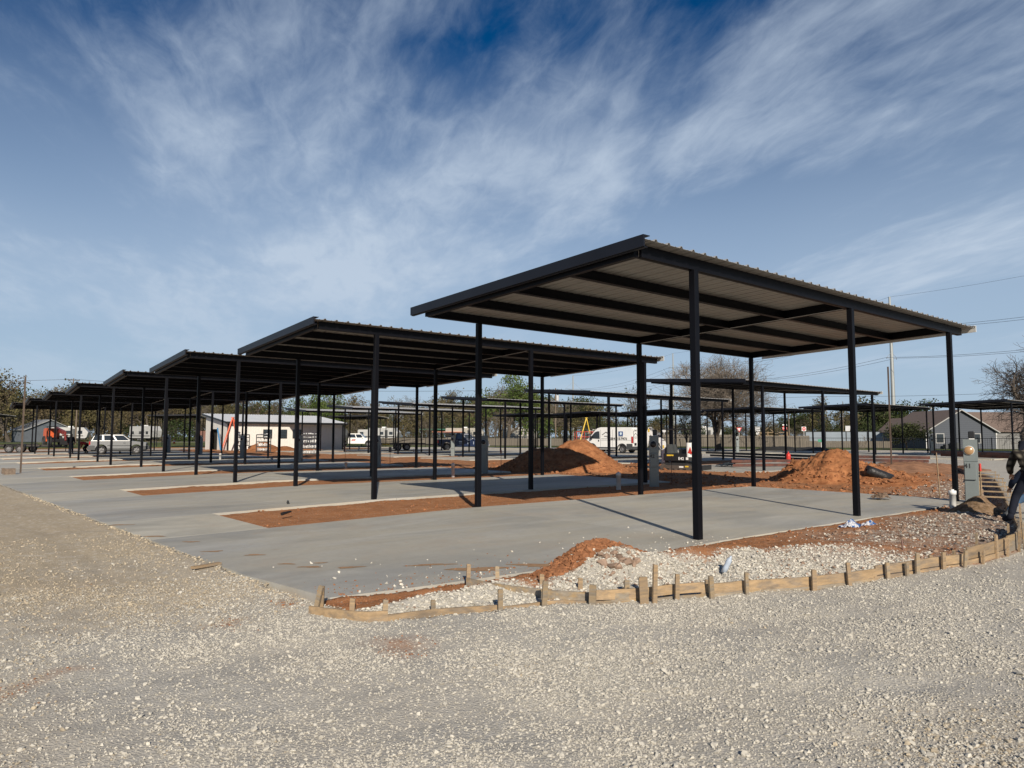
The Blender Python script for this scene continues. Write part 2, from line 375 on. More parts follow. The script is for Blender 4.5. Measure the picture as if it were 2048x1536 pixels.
def ground_material():
    m = D.materials.new('ground_mix'); m.use_nodes = True; t = m.node_tree; n = t.nodes; l = t.links
    b = n['Principled BSDF']; b.inputs['Roughness'].default_value = .95; b.inputs['Specular IOR Level'].default_value = .12
    pos = n.new('ShaderNodeNewGeometry').outputs['Position']
    at = n.new('ShaderNodeAttribute'); at.attribute_name = 'zone'
    s = n.new('ShaderNodeSeparateColor'); l.new(at.outputs['Color'], s.inputs[0])
    def noise(sc_, det=6, ro=.6):
        k = n.new('ShaderNodeTexNoise'); k.inputs['Scale'].default_value = sc_; k.inputs['Detail'].default_value = det; k.inputs['Roughness'].default_value = ro; l.new(pos, k.inputs['Vector']); return k.outputs[0]
    def ramp(f, a, bb, lo=0, hi=1):
        k = n.new('ShaderNodeMapRange'); l.new(f, k.inputs[0]); k.inputs[1].default_value = a; k.inputs[2].default_value = bb; k.inputs[3].default_value = lo; k.inputs[4].default_value = hi; return k.outputs[0]
    def mix(f, a, bb):
        k = n.new('ShaderNodeMix'); k.data_type = 'RGBA'
        if isinstance(f, (int, float)): k.inputs[0].default_value = f
        else: l.new(f, k.inputs[0])
        for i, c in ((6, a), (7, bb)):
            if isinstance(c, tuple): k.inputs[i].default_value = (*c, 1)
            else: l.new(c, k.inputs[i])
        return k.outputs[2]
    def mul(a, bb):
        k = n.new('ShaderNodeMath'); k.operation = 'MULTIPLY'; l.new(a, k.inputs[0])
        if isinstance(bb, (int, float)): k.inputs[1].default_value = bb
        else: l.new(bb, k.inputs[1])
        return k.outputs[0]
    def vor(sc_):
        k = n.new('ShaderNodeTexVoronoi'); k.inputs['Scale'].default_value = sc_; k.inputs['Randomness'].default_value = 1; l.new(pos, k.inputs['Vector']); return k
    v1 = vor(55); v2 = vor(17)
    sv = n.new('ShaderNodeSeparateColor'); l.new(v1.outputs['Color'], sv.inputs[0])
    sv2 = n.new('ShaderNodeSeparateColor'); l.new(v2.outputs['Color'], sv2.inputs[0])
    grain = ramp(sv.outputs[0], 0, 1)
    patch = ramp(noise(.55, 5), .38, .62)
    streak = ramp(noise(3.0, 6, .7), .35, .68)
    white = mix(grain, (.37, .35, .305), (.53, .505, .45)); white = mix(mul(patch, .55), white, (.43, .395, .335)); white = mix(mul(streak, .3), white, (.50, .47, .41))
    tan = mix(grain, (.36, .30, .215), (.52, .445, .33)); tan = mix(mul(patch, .5), tan, (.38, .31, .22)); tan = mix(mul(ramp(sv2.outputs[1], .8, .95), .7), tan, (.55, .50, .42))
    soil = mix(ramp(noise(2.2, 8, .7), .3, .7), (.275, .118, .05), (.41, .195, .092)); soil = mix(mul(ramp(sv.outputs[1], .93, 1), .8), soil, (.5, .42, .34))
    fill = mix(ramp(noise(1.4, 8, .7), .3, .7), (.15, .085, .055), (.29, .185, .125)); fill = mix(mul(ramp(sv2.outputs[0], .62, .75), .8), fill, (.40, .36, .30)); fill = mix(mul(ramp(sv.outputs[2], .72, .85), .85), fill, (.50, .45, .40))
    grass = mix(ramp(noise(.12, 6, .7), .35, .65), (.075, .115, .028), (.17, .155, .065)); grass = mix(mul(ramp(noise(3, 6), .4, .7), .6), grass, (.05, .075, .02))
    c = mix(s.outputs[0], grass, white); c = mix(s.outputs[1], c, tan); c = mix(s.outputs[2], c, soil); c = mix(at.outputs['Alpha'], c, fill)
    l.new(c, b.inputs['Base Color'])
    bp = n.new('ShaderNodeBump'); bp.inputs['Strength'].default_value = .5; bp.inputs['Distance'].default_value = .010
    hsum = n.new('ShaderNodeMath'); hsum.operation = 'ADD'; l.new(mul(v1.outputs['Distance'], 1.6), hsum.inputs[0]); l.new(mul(noise(95, 4, .8), 1.3), hsum.inputs[1])
    l.new(hsum.outputs[0], bp.inputs['Height']); l.new(bp.outputs[0], b.inputs['Normal'])
    return m
M_ground = ground_material()
me = np_mesh('ground', np.stack([GX, GY, GZ], -1).reshape(-1, 3), quads, M_ground, True)
zn = zones(GX, GY)
# normalise so that successive mixes give the intended weights
at = me.attributes.new('zone', 'FLOAT_COLOR', 'POINT')
w = zn.reshape(-1, 4).copy()
w[:, 2] = np.clip(w[:, 2], 0, 1); w[:, 0] = np.clip(w[:, 0], 0, 1)
tot = np.clip(w.sum(1), 0, 1)
f3 = w[:, 3]; f2 = w[:, 2]/np.maximum(1-f3, 1e-4); f1 = w[:, 1]/np.maximum((1-f3)*(1-f2), 1e-4); f0 = w[:, 0]/np.maximum((1-f3)*(1-f2)*(1-f1), 1e-4)
at.data.foreach_set('color', np.clip(np.stack([f0, f1, f2, f3], -1), 0, 1).astype(np.float32).ravel())
ground = D.objects.new('ground', me); link(ground); tag(ground, kind='structure')

# ---------------------------------------------------------------- pads
def concrete(name, base, warm, streak=(1, 1, 1), dark=.0):
    m = D.materials.new(name); m.use_nodes = True; t = m.node_tree; n = t.nodes; l = t.links
    b = n['Principled BSDF']; b.inputs['Roughness'].default_value = .62; b.inputs['Specular IOR Level'].default_value = .35
    pos = n.new('ShaderNodeNewGeometry').outputs['Position']; mp = n.new('ShaderNodeMapping'); mp.inputs['Scale'].default_value = streak; l.new(pos, mp.inputs[0])
    def noise(sc_, vec, det=6, ro=.6, dist=0):
        k = n.new('ShaderNodeTexNoise'); k.inputs['Scale'].default_value = sc_; k.inputs['Detail'].default_value = det; k.inputs['Roughness'].default_value = ro; k.inputs['Distortion'].default_value = dist; l.new(vec, k.inputs['Vector']); return k.outputs[0]
    def ramp(f, a, bb, lo=0, hi=1):
        k = n.new('ShaderNodeMapRange'); l.new(f, k.inputs[0]); k.inputs[1].default_value = a; k.inputs[2].default_value = bb; k.inputs[3].default_value = lo; k.inputs[4].default_value = hi; return k.outputs[0]
    def mix(f, a, bb):
        k = n.new('ShaderNodeMix'); k.data_type = 'RGBA'; l.new(f, k.inputs[0])
        for i, c in ((6, a), (7, bb)):
            if isinstance(c, tuple): k.inputs[i].default_value = (*c, 1)
            else: l.new(c, k.inputs[i])
        return k.outputs[2]
    c = mix(ramp(noise(.22, pos, 4), .42, .58), base, warm)
    lt = tuple(min(1, q*1.35) for q in base); dk = tuple(q*.72 for q in base)
    c = mix(ramp(noise(.8, mp.outputs[0], 8, .62, 1.5), .44, .66, 0, .85), c, lt)
    c = mix(ramp(noise(.55, mp.outputs[0], 7, .6, .8), .50, .68, 0, .75), c, dk)
    c = mix(ramp(noise(.33, pos, 7, .68, 1.4), .47, .60, 0, .5), c, warm); c = mix(ramp(noise(9, pos, 6), .3, .75, 0, .25), c, dk)
    c = mix(ramp(noise(1.3, pos, 8, .72, 1.2), .62, .70, 0, .65), c, (.36, .24, .15)); c = mix(ramp(noise(.5, pos, 9, .72, .6), .52, .72, 0, .55), c, (.44, .36, .27))
    oi = n.new('ShaderNodeObjectInfo'); vm = n.new('ShaderNodeVectorMath'); vm.operation = 'SCALE'; l.new(c, vm.inputs[0]); l.new(ramp(oi.outputs['Random'], 0, 1, .92, 1.1), vm.inputs['Scale'])
    l.new(vm.outputs[0], b.inputs['Base Color'])
    l.new(ramp(noise(.8, mp.outputs[0], 5), .3, .7, .45, .75), b.inputs['Roughness'])
    bp = n.new('ShaderNodeBump'); bp.inputs['Strength'].default_value = .25; bp.inputs['Distance'].default_value = .01; l.new(noise(60, mp.outputs[0], 4), bp.inputs['Height']); l.new(bp.outputs[0], b.inputs['Normal'])
    return m
M_conc = concrete('concrete_pad', (.36, .352, .32), (.46, .43, .355), (.35, 1.2, 1))
M_conca = concrete('concrete_apron', (.40, .38, .32), (.46, .425, .345), (.5, 1.0, 1))
def pad(name, poly, m, th=.13, sub=None):
    """poly: list of (x,y); top follows zs(x)"""
    b = MB(); n = len(poly)
    top = [(x, y, float(zs(x)) if x < 25 else 0.0) for x, y in poly]; bot = [(x, y, z-th) for x, y, z in top]
    b.add(top+bot, [tuple(range(n))]+[(i, n+i, n+(i+1) % n, (i+1) % n) for i in range(n)])
    o = b.build(name, m); tag(o, kind='structure'); return o
for k in range(8):
    f, bk = bay_y(k, 0)
    j = 5.2
    if k == 0: pl = [(3.42, 7.22), (4.6, 6.98), (6.5, 6.72), (8.0, f), (j+4.3, f), (j+4.3, bk), (SX(bk), bk), (AX(bk), bk), (AX(9), 9)]
    else: pl = [(float(AX(f)), f), (j+4.3, f), (j+4.3, bk), (float(AX(bk)), bk)]
    pad('concrete_pad', [(float(a), float(b)) for a, b in pl], M_conc)
    pad('concrete_pad', [(j+4.312, f), (15.1, f), (15.1, bk), (j+4.312, bk)], M_conc)
    pad('concrete_pad', [(15.112, f), (20.7, f), (20.7, bk), (15.112, bk)], M_conc)
    if k < 7:
        f2 = bay_y(k+1, 0)[0]
        pad('concrete_apron', [(float(AX(bk)), bk+.012), (float(SX(bk)), bk+.012), (float(SX(f2)), f2-.012), (float(AX(f2)), f2-.012)], M_conca)
for Y in Y2:
    pad('concrete_pad', [(28.7, Y-.25), (38, Y-.25), (38, Y+6.0), (28.7, Y+6.0)], M_conc)
    pad('concrete_pad', [(38.012, Y-.25), (45.3, Y-.25), (45.3, Y+6.0), (38.012, Y+6.0)], M_conc)
pad('concrete_apron', [(45.312, 18.3), (47.5, 18.3), (47.5, 77), (45.312, 77)], M_conca)
for Y, X in zip(Y3, X3):
    pad('concrete_pad', [(63.2, Y-.25), (X+12.9, Y-.25), (X+12.9, Y+6.0), (63.2, Y+6.0)], M_conc)
pad('concrete_apron', [(60.2, 18.3), (63.188, 18.3), (63.188, 77), (60.2, 77)], M_conca)

# ---------------------------------------------------------------- carports
def make_carport(a, b, H1, H2, skew, xl=1.80, xr=.75, skl=None):
    root = empty('carport')
    slope = (H2-H1)/b
    zb = lambda y: H1+slope*y                    # underside of the purlins
    s0 = skew if skl is None else skl
    P = lambda x, y: (x+(s0+(skew-s0)*(x+xl)/(xl+2*a))*y, y)
    def post(i, j):
        x, y = P(a*i, b*j); h = zb(b*j)
        m = MB(); m.box(x-.056, x+.056, y-.056, y+.056, -.02, h)
        o = m.build('post', M_frame, root, .006)
    for i in range(3):
        for j in range(2): post(i, j)
    ph = .185
    x0, x1 = -xl, 2*a+xr
    y0, y1 = -.0, b
    # purlins: C sections running the long way
    for t in range(5):
        y = y0+(y1-y0)*t/4; z = zb(y)
        m = MB()
        pA, pB = P(x0+.20, y), P(min(x1-.06, 2*a+.82) if t == 0 else 2*a+.05, y)
        e = -1 if t == 0 else 1
        m.beam((pA[0], pA[1], z+ph/2), (pB[0], pB[1], z+ph/2), .05, ph)
        m.beam((pA[0], pA[1]+.045*e*-1, z+.006), (pB[0], pB[1]+.045*e*-1, z+.006), .085, .012)
        m.build('purlin', M_frame, root)
    # rafters at the left edge, the middle posts and the right posts
    for k, xx in enumerate((x0+.14, a, 2*a)):
        m = MB(); A = P(xx, y0+.028); B = P(xx, y1-.028)
        zz_ = .003
        m.beam((A[0], A[1], zb(A[1])+ph/2-zz_), (B[0], B[1], zb(B[1])+ph/2-zz_), .10, ph)
        m.build('rafter', M_frame, root)
    # ribbed roof sheet, extruded the short way
    ya, yb = y0-.26, y1+.32
    prof = []
    pitch = .3048; nrib = int(round((x1-x0)/pitch)); pitch = (x1-x0)/nrib
    for r_ in range(nrib):
        xs = x0+pitch*r_
        prof += [(xs, 0), (xs+pitch*.36, 0), (xs+pitch*.38, .006), (xs+pitch*.44, .006), (xs+pitch*.46, 0), (xs+pitch-.075, 0), (xs+pitch-.05, .034), (xs+pitch-.022, .034), (xs+pitch-.0005, 0.0008)]
    prof.append((x1, 0)); npf = len(prof)
    vs = []
    zt = lambda y: zb(y)+ph+.002
    for y in (ya, yb):
        for (px, pz) in prof: q = P(px, y); vs.append((q[0], q[1], zt(y)+pz+.003))
        for (px, pz) in prof: q = P(px, y); vs.append((q[0], q[1], zt(y)+pz))
    fs = []
    for i in range(npf-1):
        fs.append((i, i+1, 2*npf+i+1, 2*npf+i)); fs.append((npf+i, 3*npf+i, 3*npf+i+1, npf+i+1))
        fs.append((i, npf+i, npf+i+1, i+1)); fs.append((2*npf+i, 2*npf+i+1, 3*npf+i+1, 3*npf+i))
    m = MB(); m.add(vs, fs); rs = m.build('roof_sheet', [M_galv, M_galv_shaded], root)
    rs.data.polygons.foreach_set('material_index', [1 if q % 4 == 1 else 0 for q in range(len(rs.data.polygons))])  # lower faces get the colour with the shade painted in
    # dark rake trim on the left, folded over the sheet
    m = MB()
    A = P(x0-.03, ya-.02); B = P(x0-.03, yb+.06)
    m.beam((A[0], A[1], zt(ya)-.035), (B[0], B[1], zt(yb)-.035), .03, .165)
    m.beam((A[0]+.055, A[1], zt(ya)+.051), (B[0]+.055, B[1], zt(yb)+.051), .14, .012)
    m.beam((A[0]+.045, A[1], zt(ya)-.123), (B[0]+.045, B[1], zt(yb)-.123), .06, .012)
    m.build('rake_trim', M_trim, root)
    # pale rake trim on the right
    m = MB(); A = P(x1+.02, ya-.02); B = P(x1+.02, yb+.02)
    m.beam((A[0], A[1], zt(ya)-.03), (B[0], B[1], zt(yb)-.03), .03, .15); m.beam((A[0]-.05, A[1], zt(ya)+.051), (B[0]-.05, B[1], zt(yb)+.051), .12, .012)
    m.build('end_trim', M_galvtrim, root)
    # rod brace seen as a thin line from the right post to the middle of the next rafter
    m = MB(); A = P(a, .12); B = P(a, b-.12)
    m.tube((A[0]-.06, A[1], zb(A[1])+.0), (B[0]-.06, B[1], zb(B[1])+.0), .006, 5)
    m.build('conduit', M_galvtrim, root)
    return root
c0 = make_carport(5.33, 6.25, 4.27, 4.20, .15, xl=1.50, xr=1.1, skl=.045); c0.location = (9.42, 6.88, 0)
tag(c0, 'nearest and largest looking black steel carport, over the pad beside the form boards', 'carport', 'black steel carports in the first row')
lab1 = ['black steel carport directly behind the nearest one', 'third carport back in the first row, its posts beside the pipe rack', 'fourth carport back in the first row, in line with the white site office',
        'fifth carport back, the silver SUV standing beyond its left end', 'sixth carport back, over the pad where the silver SUV stands', 'seventh carport back, close to the orange telehandler', 'farthest carport of the first row, at its left end']
p1 = make_carport(5.30, 5.74, 4.22, 4.07, .053)
for k in range(1, 8):
    o = p1 if k == 1 else copy_tree(p1)
    o.location = (XK[k], YK[k], 0); tag(o, lab1[k-1], 'carport', 'black steel carports in the first row')
p2 = make_carport(5.83, 5.71, 4.05, 4.42, .067)
lab2 = ['black carport behind the steel pile, nearest of the second row', 'second row carport in front of the white work van', 'second row carport with the van and dirt heap beside it',
        'second row carport by the dark blue pickup', 'second row carport in front of the flatbed trailer', 'second row carport with bright roof beside the white site office']
for k in range(6):
    o = p2 if k == 0 else copy_tree(p2)
    o.location = (X2[k], Y2[k], 0); tag(o, lab2[k], 'carport', 'black steel carports in the second row')
p3 = make_carport(5.82, 5.71, 4.33, 4.18, -.036)
lab3 = ['black carport in front of the grey house, at the right edge', 'third row carport in front of the corrugated metal fence', 'third row carport in front of the big bare tree',
        'third row carport between the bare tree and the white van', 'third row carport behind the yellow stepladder', 'third row carport at the left end of its row, behind the dirt heap']
for k in range(6):
    o = p3 if k == 0 else copy_tree(p3)
    o.location = (X3[k], Y3[k], .05); tag(o, lab3[k], 'carport', 'black steel carports in the third row')
lab4 = ['far carport seen over the left end of the white site office roof', 'far carport seen over the middle of the white site office roof', 'far carport right of the site office, under the trees', 'far carport at the far left, over the white shed']
for k, (x, y, rz) in enumerate([(29.5, 106, R(70)), (38.5, 97.5, R(55)), (49.5, 91.5, R(52)), (8.5, 138, R(75))]):
    o = copy_tree(p3); o.location = (x, y, .0 if k < 3 else .4); o.rotation_euler = (0, 0, rz); tag(o, lab4[k], 'carport', 'far carports along the park road')
# ---------------------------------------------------------------- loose stones
nr = np.random.RandomState(11)
_t = (1+5**.5)/2
ICO_V = np.array([(-1,_t,0),(1,_t,0),(-1,-_t,0),(1,-_t,0),(0,-1,_t),(0,1,_t),(0,-1,-_t),(0,1,-_t),(_t,0,-1),(_t,0,1),(-_t,0,-1),(-_t,0,1)])/1.902
ICO_F = np.array([(0,11,5),(0,5,1),(0,1,7),(0,7,10),(0,10,11),(1,5,9),(5,11,4),(11,10,2),(10,7,6),(7,1,8),(3,9,4),(3,4,2),(3,2,6),(3,6,8),(3,8,9),(4,9,5),(2,4,11),(6,2,10),(8,6,7),(9,8,1)])
OCT_V = np.array([(1,0,0),(-1,0,0),(0,1,0),(0,-1,0),(0,0,1),(0,0,-1)], float)
OCT_F = np.array([(0,2,4),(2,1,4),(1,3,4),(3,0,4),(2,0,5),(1,2,5),(3,1,5),(0,3,5)])
def stones(name, X, Y, S, base, jitcol, m, ico=False, sink=.25, flat=.6, zoff=0.0, Z=None, label=None):
    n = len(X); V = ICO_V if ico else OCT_V; Fc = ICO_F if ico else OCT_F; k = len(V)
    P = V[None]*(1+nr.uniform(-.38, .38, (n, k, 1)))+nr.uniform(-.18, .18, (n, k, 3))
    P = P*np.stack([nr.uniform(.75, 1.35, n), nr.uniform(.7, 1.1, n), nr.uniform(flat*.7, flat*1.3, n)], -1)[:, None]
    # tilt and spin
    a = nr.uniform(0, 2*np.pi, n); c, s = np.cos(a), np.sin(a); b = nr.uniform(-.6, .6, n); cb, sb = np.cos(b), np.sin(b)
    x, y, z = P[..., 0], P[..., 1], P[..., 2]
    x, z = x*cb[:, None]-z*sb[:, None], x*sb[:, None]+z*cb[:, None]
    x, y = x*c[:, None]-y*s[:, None], x*s[:, None]+y*c[:, None]
    if Z is None: Z = hgt(X, Y)
    co = np.stack([X[:, None]+x*S[:, None], Y[:, None]+y*S[:, None], Z[:, None]+zoff+(z+flat*(1-2*sink))*S[:, None]], -1).reshape(-1, 3)
    F = (np.arange(n)[:, None, None]*k+Fc[None]).reshape(-1, 3)
    me = np_mesh(name, co, F, m, False, True)
    cl = np.clip(base*(1+jitcol*nr.uniform(-1, 1, (n, 1))), 0, 1); cl = np.concatenate([cl, np.ones((n, 1))], 1)
    at = me.attributes.new('tone', 'FLOAT_COLOR', 'POINT'); at.data.foreach_set('color', np.repeat(cl, k, 0).astype(np.float32).ravel())
    o = D.objects.new(name, me); link(o); tag(o, label=label, kind='stuff'); return o
def stone_mat(name, rough=.9):
    m = D.materials.new(name); m.use_nodes = True; n = m.node_tree.nodes; l = m.node_tree.links
    b = n['Principled BSDF']; b.inputs['Roughness'].default_value = rough; b.inputs['Specular IOR Level'].default_value = .15
    a = n.new('ShaderNodeAttribute'); a.attribute_name = 'tone'; nz = n.new('ShaderNodeTexNoise'); nz.inputs['Scale'].default_value = 140; nz.inputs['Detail'].default_value = 3
    g = n.new('ShaderNodeNewGeometry'); l.new(g.outputs['Position'], nz.inputs['Vector']); mr = n.new('ShaderNodeMapRange'); l.new(nz.outputs[0], mr.inputs[0]); mr.inputs[3].default_value = .7; mr.inputs[4].default_value = 1.3
    vm = n.new('ShaderNodeVectorMath'); vm.operation = 'SCALE'; l.new(a.outputs['Color'], vm.inputs[0]); l.new(mr.outputs[0], vm.inputs['Scale']); l.new(vm.outputs[0], b.inputs['Base Color']); return m
M_stone = stone_mat('crushed_stone'); M_clod = stone_mat('soil_clod')
WH = np.array([.485, .457, .395]); TN = np.array([.41, .35, .26]); RD = np.array([.28, .125, .06]); BR = np.array([.27, .19, .14])
def wedge(n, r0, r1, pw, az0=-14, az1=97):
    az = np.radians(nr.uniform(az0, az1, n)); q = nr.uniform(0, 1, n); r = (r0**pw+q*(r1**pw-r0**pw))**(1/pw)
    return r*np.sin(az), r*np.cos(az)
def zone_stones(n, r0, r1, pw, smin, smax, name, ico, pk=3.0, label=None, wt=(1, .9, .10, .55), clump=True):
    X, Y = wedge(n, r0, r1, pw); z = zones(X, Y)
    p = z @ np.array(wt)
    if clump: p = p*np.clip(.62+.9*fbm(X, Y, 1.1, 4, 77), .18, 1)*(1-(.45 if smax < .011 else .80)*ruts(X, Y))
    k = (nr.uniform(0, 1, n) < p) & ~in_row1(X, Y); X, Y, z = X[k], Y[k], z[k]; m = len(X)
    ch = nr.uniform(0, 1, m); cw = np.cumsum(z/np.maximum(z.sum(1, keepdims=True), 1e-6), 1)
    base = np.where((ch < cw[:, 0])[:, None], WH, np.where((ch < cw[:, 1])[:, None], TN, np.where((ch < cw[:, 2])[:, None], RD*1.1, np.where((nr.uniform(0, 1, m) < .55)[:, None], WH*.95, BR))))
    S = smin+(smax-smin)*nr.uniform(0, 1, m)**pk
    return stones(name, X, Y, S, base, .15, M_stone, ico, label=label)
zone_stones(400000, 2.2, 10.0, 1.0, .0038, .0105, 'gravel', False, 2.0, 'small crushed white limestone covering the lot in the foreground')
zone_stones(98000, 2.2, 15.0, 1.2, .007, .019, 'gravel', True, 3.0, 'coarser crushed limestone pieces lying over the fine gravel')
zone_stones(260, 2.3, 12.0, 1.3, .020, .034, 'gravel', True, 2.5, 'largest limestone lumps scattered over the lot', wt=(.6, .5, .1, .7))
# heaps of washed stone and the stony fill inside the forms
def box_stones(n, x0, x1, y0, y1, smin, smax, name, fn, base, pk=2.0, label=None, jit=.2, m=None, zfun=None, sink=.25):
    X = nr.uniform(x0, x1, n); Y = nr.uniform(y0, y1, n); k = nr.uniform(0, 1, n) < fn(X, Y); X, Y = X[k], Y[k]
    S = smin+(smax-smin)*nr.uniform(0, 1, len(X))**pk
    return stones(name, X, Y, S, np.repeat(np.array(base)[None], len(X), 0), jit, m or M_stone, True, label=label, Z=None if zfun is None else zfun(X, Y), sink=sink)
def bermf(X, Y):
    z = zones(X, Y); S = np.interp(X, FX, FY)
    return ((Y > S+.03) & (Y < EY(X)-.02)) * z[..., 0]
box_stones(34000, 3.3, 12.5, 3.4, 6.6, .007, .024, 'gravel', bermf, WH*1.06, 2.0, 'loose white stone heaped inside the form boards', jit=.3)
box_stones(5000, 3.3, 12.5, 3.4, 6.6, .006, .026, 'rubble', lambda X, Y: bermf(X, Y)*np.clip(.35+1.5*fbm(X, Y, 1.5, 4, 91), .05, 1), BR*1.05, 2.0, 'brown soil-stained pieces among the white stone inside the forms')
def fillf(X, Y):
    z = zones(X, Y); S = np.interp(X, FX, FY); return ((Y > S+.03) & ((Y < 6.6) | (X > 20.7)) & (X > 8)) * z[..., 3]*.9
box_stones(16000, 9, 32, 3.4, 13, .008, .028, 'rubble', fillf, WH*1.0, 2.4, 'pale stones mixed in the brown fill by the curved forms')
box_stones(9000, 9, 32, 3.4, 13, .010, .045, 'rubble', fillf, BR, 2.4, 'brown clods mixed in the fill by the curved forms', m=M_clod)
def soilf(X, Y):
    z = zones(X, Y); return (~in_row1(X, Y))*z[..., 2]*np.clip(.3+1.3*fbm(X, Y, 1.2, 4, 88), .04, 1)
box_stones(9000, 4.5, 21, 5.5, 17, .006, .030, 'soil_crumbs', soilf, RD*1.05, 3, 'crumbs of red soil on the strips and along the pad edge', m=M_clod)
box_stones(9000, 20, 34, 5.5, 34, .02, .09, 'soil_crumbs', soilf, RD*1.0, 3, 'clods of red soil over the rutted ground behind the pads', m=M_clod)
box_stones(3800, 5.7, 7.4, 6.15, 6.62, .012, .050, 'soil_crumbs', lambda X, Y: np.clip(1.25-np.abs(X-6.5)/.9, 0, 1), RD*.95, 2.0, 'red clods on the small heap at the pad corner', m=M_clod)
box_stones(350, 6.0, 7.2, 5.7, 6.1, .03, .075, 'soil_crumbs', lambda X, Y: np.clip(1-np.abs(X-6.5)/.5, 0, 1)*.25, BR*1.05, 2.0, 'brown lumps half way up the white stone heap', m=M_clod)
# stones kicked onto the first pad
def padst(X, Y): return in_row1(X, Y)*np.clip(np.exp(-(Y-6.7)/.55)*.9+np.exp(-np.hypot(X-4.2, Y-7.2)/.5)*.8, 0, 1)
box_stones(1100, 3.5, 10, 6.6, 10, .006, .026, 'pebbles', padst, WH*1.25, 3.5, 'white pebbles kicked onto the near corner of the first pad', zfun=lambda X, Y: zs(X)+.0, sink=.1)
def crumbf(X, Y): return (in_row1(X, Y) | (Y > EY(X)-.5))*np.clip(np.exp(-np.abs(Y-EY(X))/.35), 0, 1)*(X < 8)*.8
box_stones(2600, 3.4, 8.5, 6.4, 8.2, .004, .016, 'soil_crumbs', crumbf, RD*1.0, 3.0, 'red crumbs spilled over the near edge of the first pad', m=M_clod, zfun=lambda X, Y: np.where(in_row1(X, Y), zs(X), hgt(X, Y)), sink=.2)
# thin films of red soil washed onto the pads
sm_b = MB()
for (x, y, a_s, b_s, r_s) in [(3.97, 8.99, .16, .05, 0), (4.34, 8.60, .17, .055, .3), (4.19, 9.16, .09, .03, .2), (3.0, 15.6, .22, .06, .1), (3.12, 13.46, .2, .06, 0), (3.41, 12.36, .14, .05, 0), (3.4, 11.15, .15, .05, .2), (3.75, 10.41, .14, .05, .1), (3.83, 9.4, .11, .04, 0), (5.2, 8.02, .3, .05, .2), (5.5, 7.35, .35, .12, .1), (6.3, 6.95, .5, .10, 0)]:
    n_s = 22; ring = []
    for k in range(n_s):
        t = 2*math.pi*k/n_s; q = 1+.35*(rnd.random()-.5)+.2*math.sin(3*t+x*9); px_, py_ = a_s*q*math.cos(t), b_s*q*math.sin(t); cr_, sr_ = math.cos(-.75+r_s), math.sin(-.75+r_s)
        X_, Y_ = x+px_*cr_-py_*sr_, y+px_*sr_+py_*cr_; ring.append((X_, Y_, float(zs(X_))+.004))
    sm_b.add(ring+[(x, y, float(zs(x))+.006)], [(k, (k+1) % n_s, n_s) for k in range(n_s)])
tag(sm_b.build('soil_film', mat('soil_film', (.33, .21, .125), .95, 0, .2, 14, spec=.1)), 'thin smears of red soil on the near pad and apron', kind='stuff')
def edgef(X, Y):
    e = AX(Y); return np.clip(1-np.abs(X-e+.05)/.14, 0, 1)*(X < e+.06)
box_stones(9000, 1.5, 3.6, 7.4, 26, .010, .026, 'gravel', edgef, TN*1.05, 2.0, 'tan stones banked against the edge of the concrete apron', zfun=lambda X, Y: hgt(AX(Y)-.06, Y)+0)

# ---------------------------------------------------------------- red soil heaps
def heap(name, peaks, mtl, label, cat, n=90, pad=.4, rough=.06, seed=3, base=-.08, clods=0):
    xs = [p[0] for p in peaks]; ys = [p[1] for p in peaks]; rm = max(p[3] for p in peaks)+pad
    ax = np.linspace(min(xs)-rm, max(xs)+rm, n); ay = np.linspace(min(ys)-rm, max(ys)+rm, n); X, Y = np.meshgrid(ax, ay)
    Z = np.zeros_like(X)
    for (cx, cy, h, r, flat) in peaks:
        rr = np.hypot(X-cx, Y-cy)*(1+.12*fbm(X, Y, .6, 3, seed)); q = h*(1-(rr-flat)/(r-flat)); q = np.minimum(q, h-.03*rr*rr*.2)
        q = np.minimum(q, h); Z = np.maximum(Z, np.maximum(q, 0) - .0)
    sm_ = Z.copy()
    for _ in range(2): sm_[1:-1, 1:-1] = (sm_[1:-1, 1:-1]*2+sm_[:-2, 1:-1]+sm_[2:, 1:-1]+sm_[1:-1, :-2]+sm_[1:-1, 2:])/6
    amp = np.clip(sm_/.3, 0, 1)
    Z = sm_+amp*(rough*1.5*fbm(X, Y, 1.3, 5, seed+3)+rough*np.abs(fbm(X, Y, 4.5, 4, seed+5))+rough*.5*fbm(X, Y, 11, 3, seed+7))
    edge = sm_ < .004
    Z = np.where(edge, base, Z+hgt(X, Y)*.8-.0)
    i2 = np.arange(n*n).reshape(n, n); q = np.stack([i2[:-1, :-1], i2[:-1, 1:], i2[1:, 1:], i2[1:, :-1]], -1).reshape(-1, 4)
    keep = (sm_.ravel()[q] > .001).any(1); q = q[keep]
    me = np_mesh(name, np.stack([X, Y, Z], -1).reshape(-1, 3), q, mtl, True)
    o = D.objects.new(name, me); link(o); tag(o, label, cat)
    if clods:
        k = nr.randint(0, n*n, clods); k = k[sm_.ravel()[k] > .03]; jx = nr.uniform(-.5, .5, len(k))*(ax[1]-ax[0]); cx_ = X.ravel()[k]+jx; cy_ = Y.ravel()[k]; cz_ = Z.ravel()[k]
        S_ = .010+.06*nr.uniform(0, 1, len(k))**3.5*(1.25-np.clip(sm_.ravel()[k], 0, 1)); stones('soil_crumbs', cx_, cy_, S_, np.repeat((RD*1.05)[None], len(k), 0), .2, M_clod, True, Z=cz_, label='clods of soil resting on the '+label.split(',')[0])
    return o
heap('dirt_heap', [(24.7, 25.0, 1.36, 2.55, .42), (23.35, 26.1, 1.0, 2.4, .5)], M_soil, 'larger smooth red dirt heap between the first two carport rows, left of the mini excavator', 'dirt heap', 110, rough=.08, clods=5000)
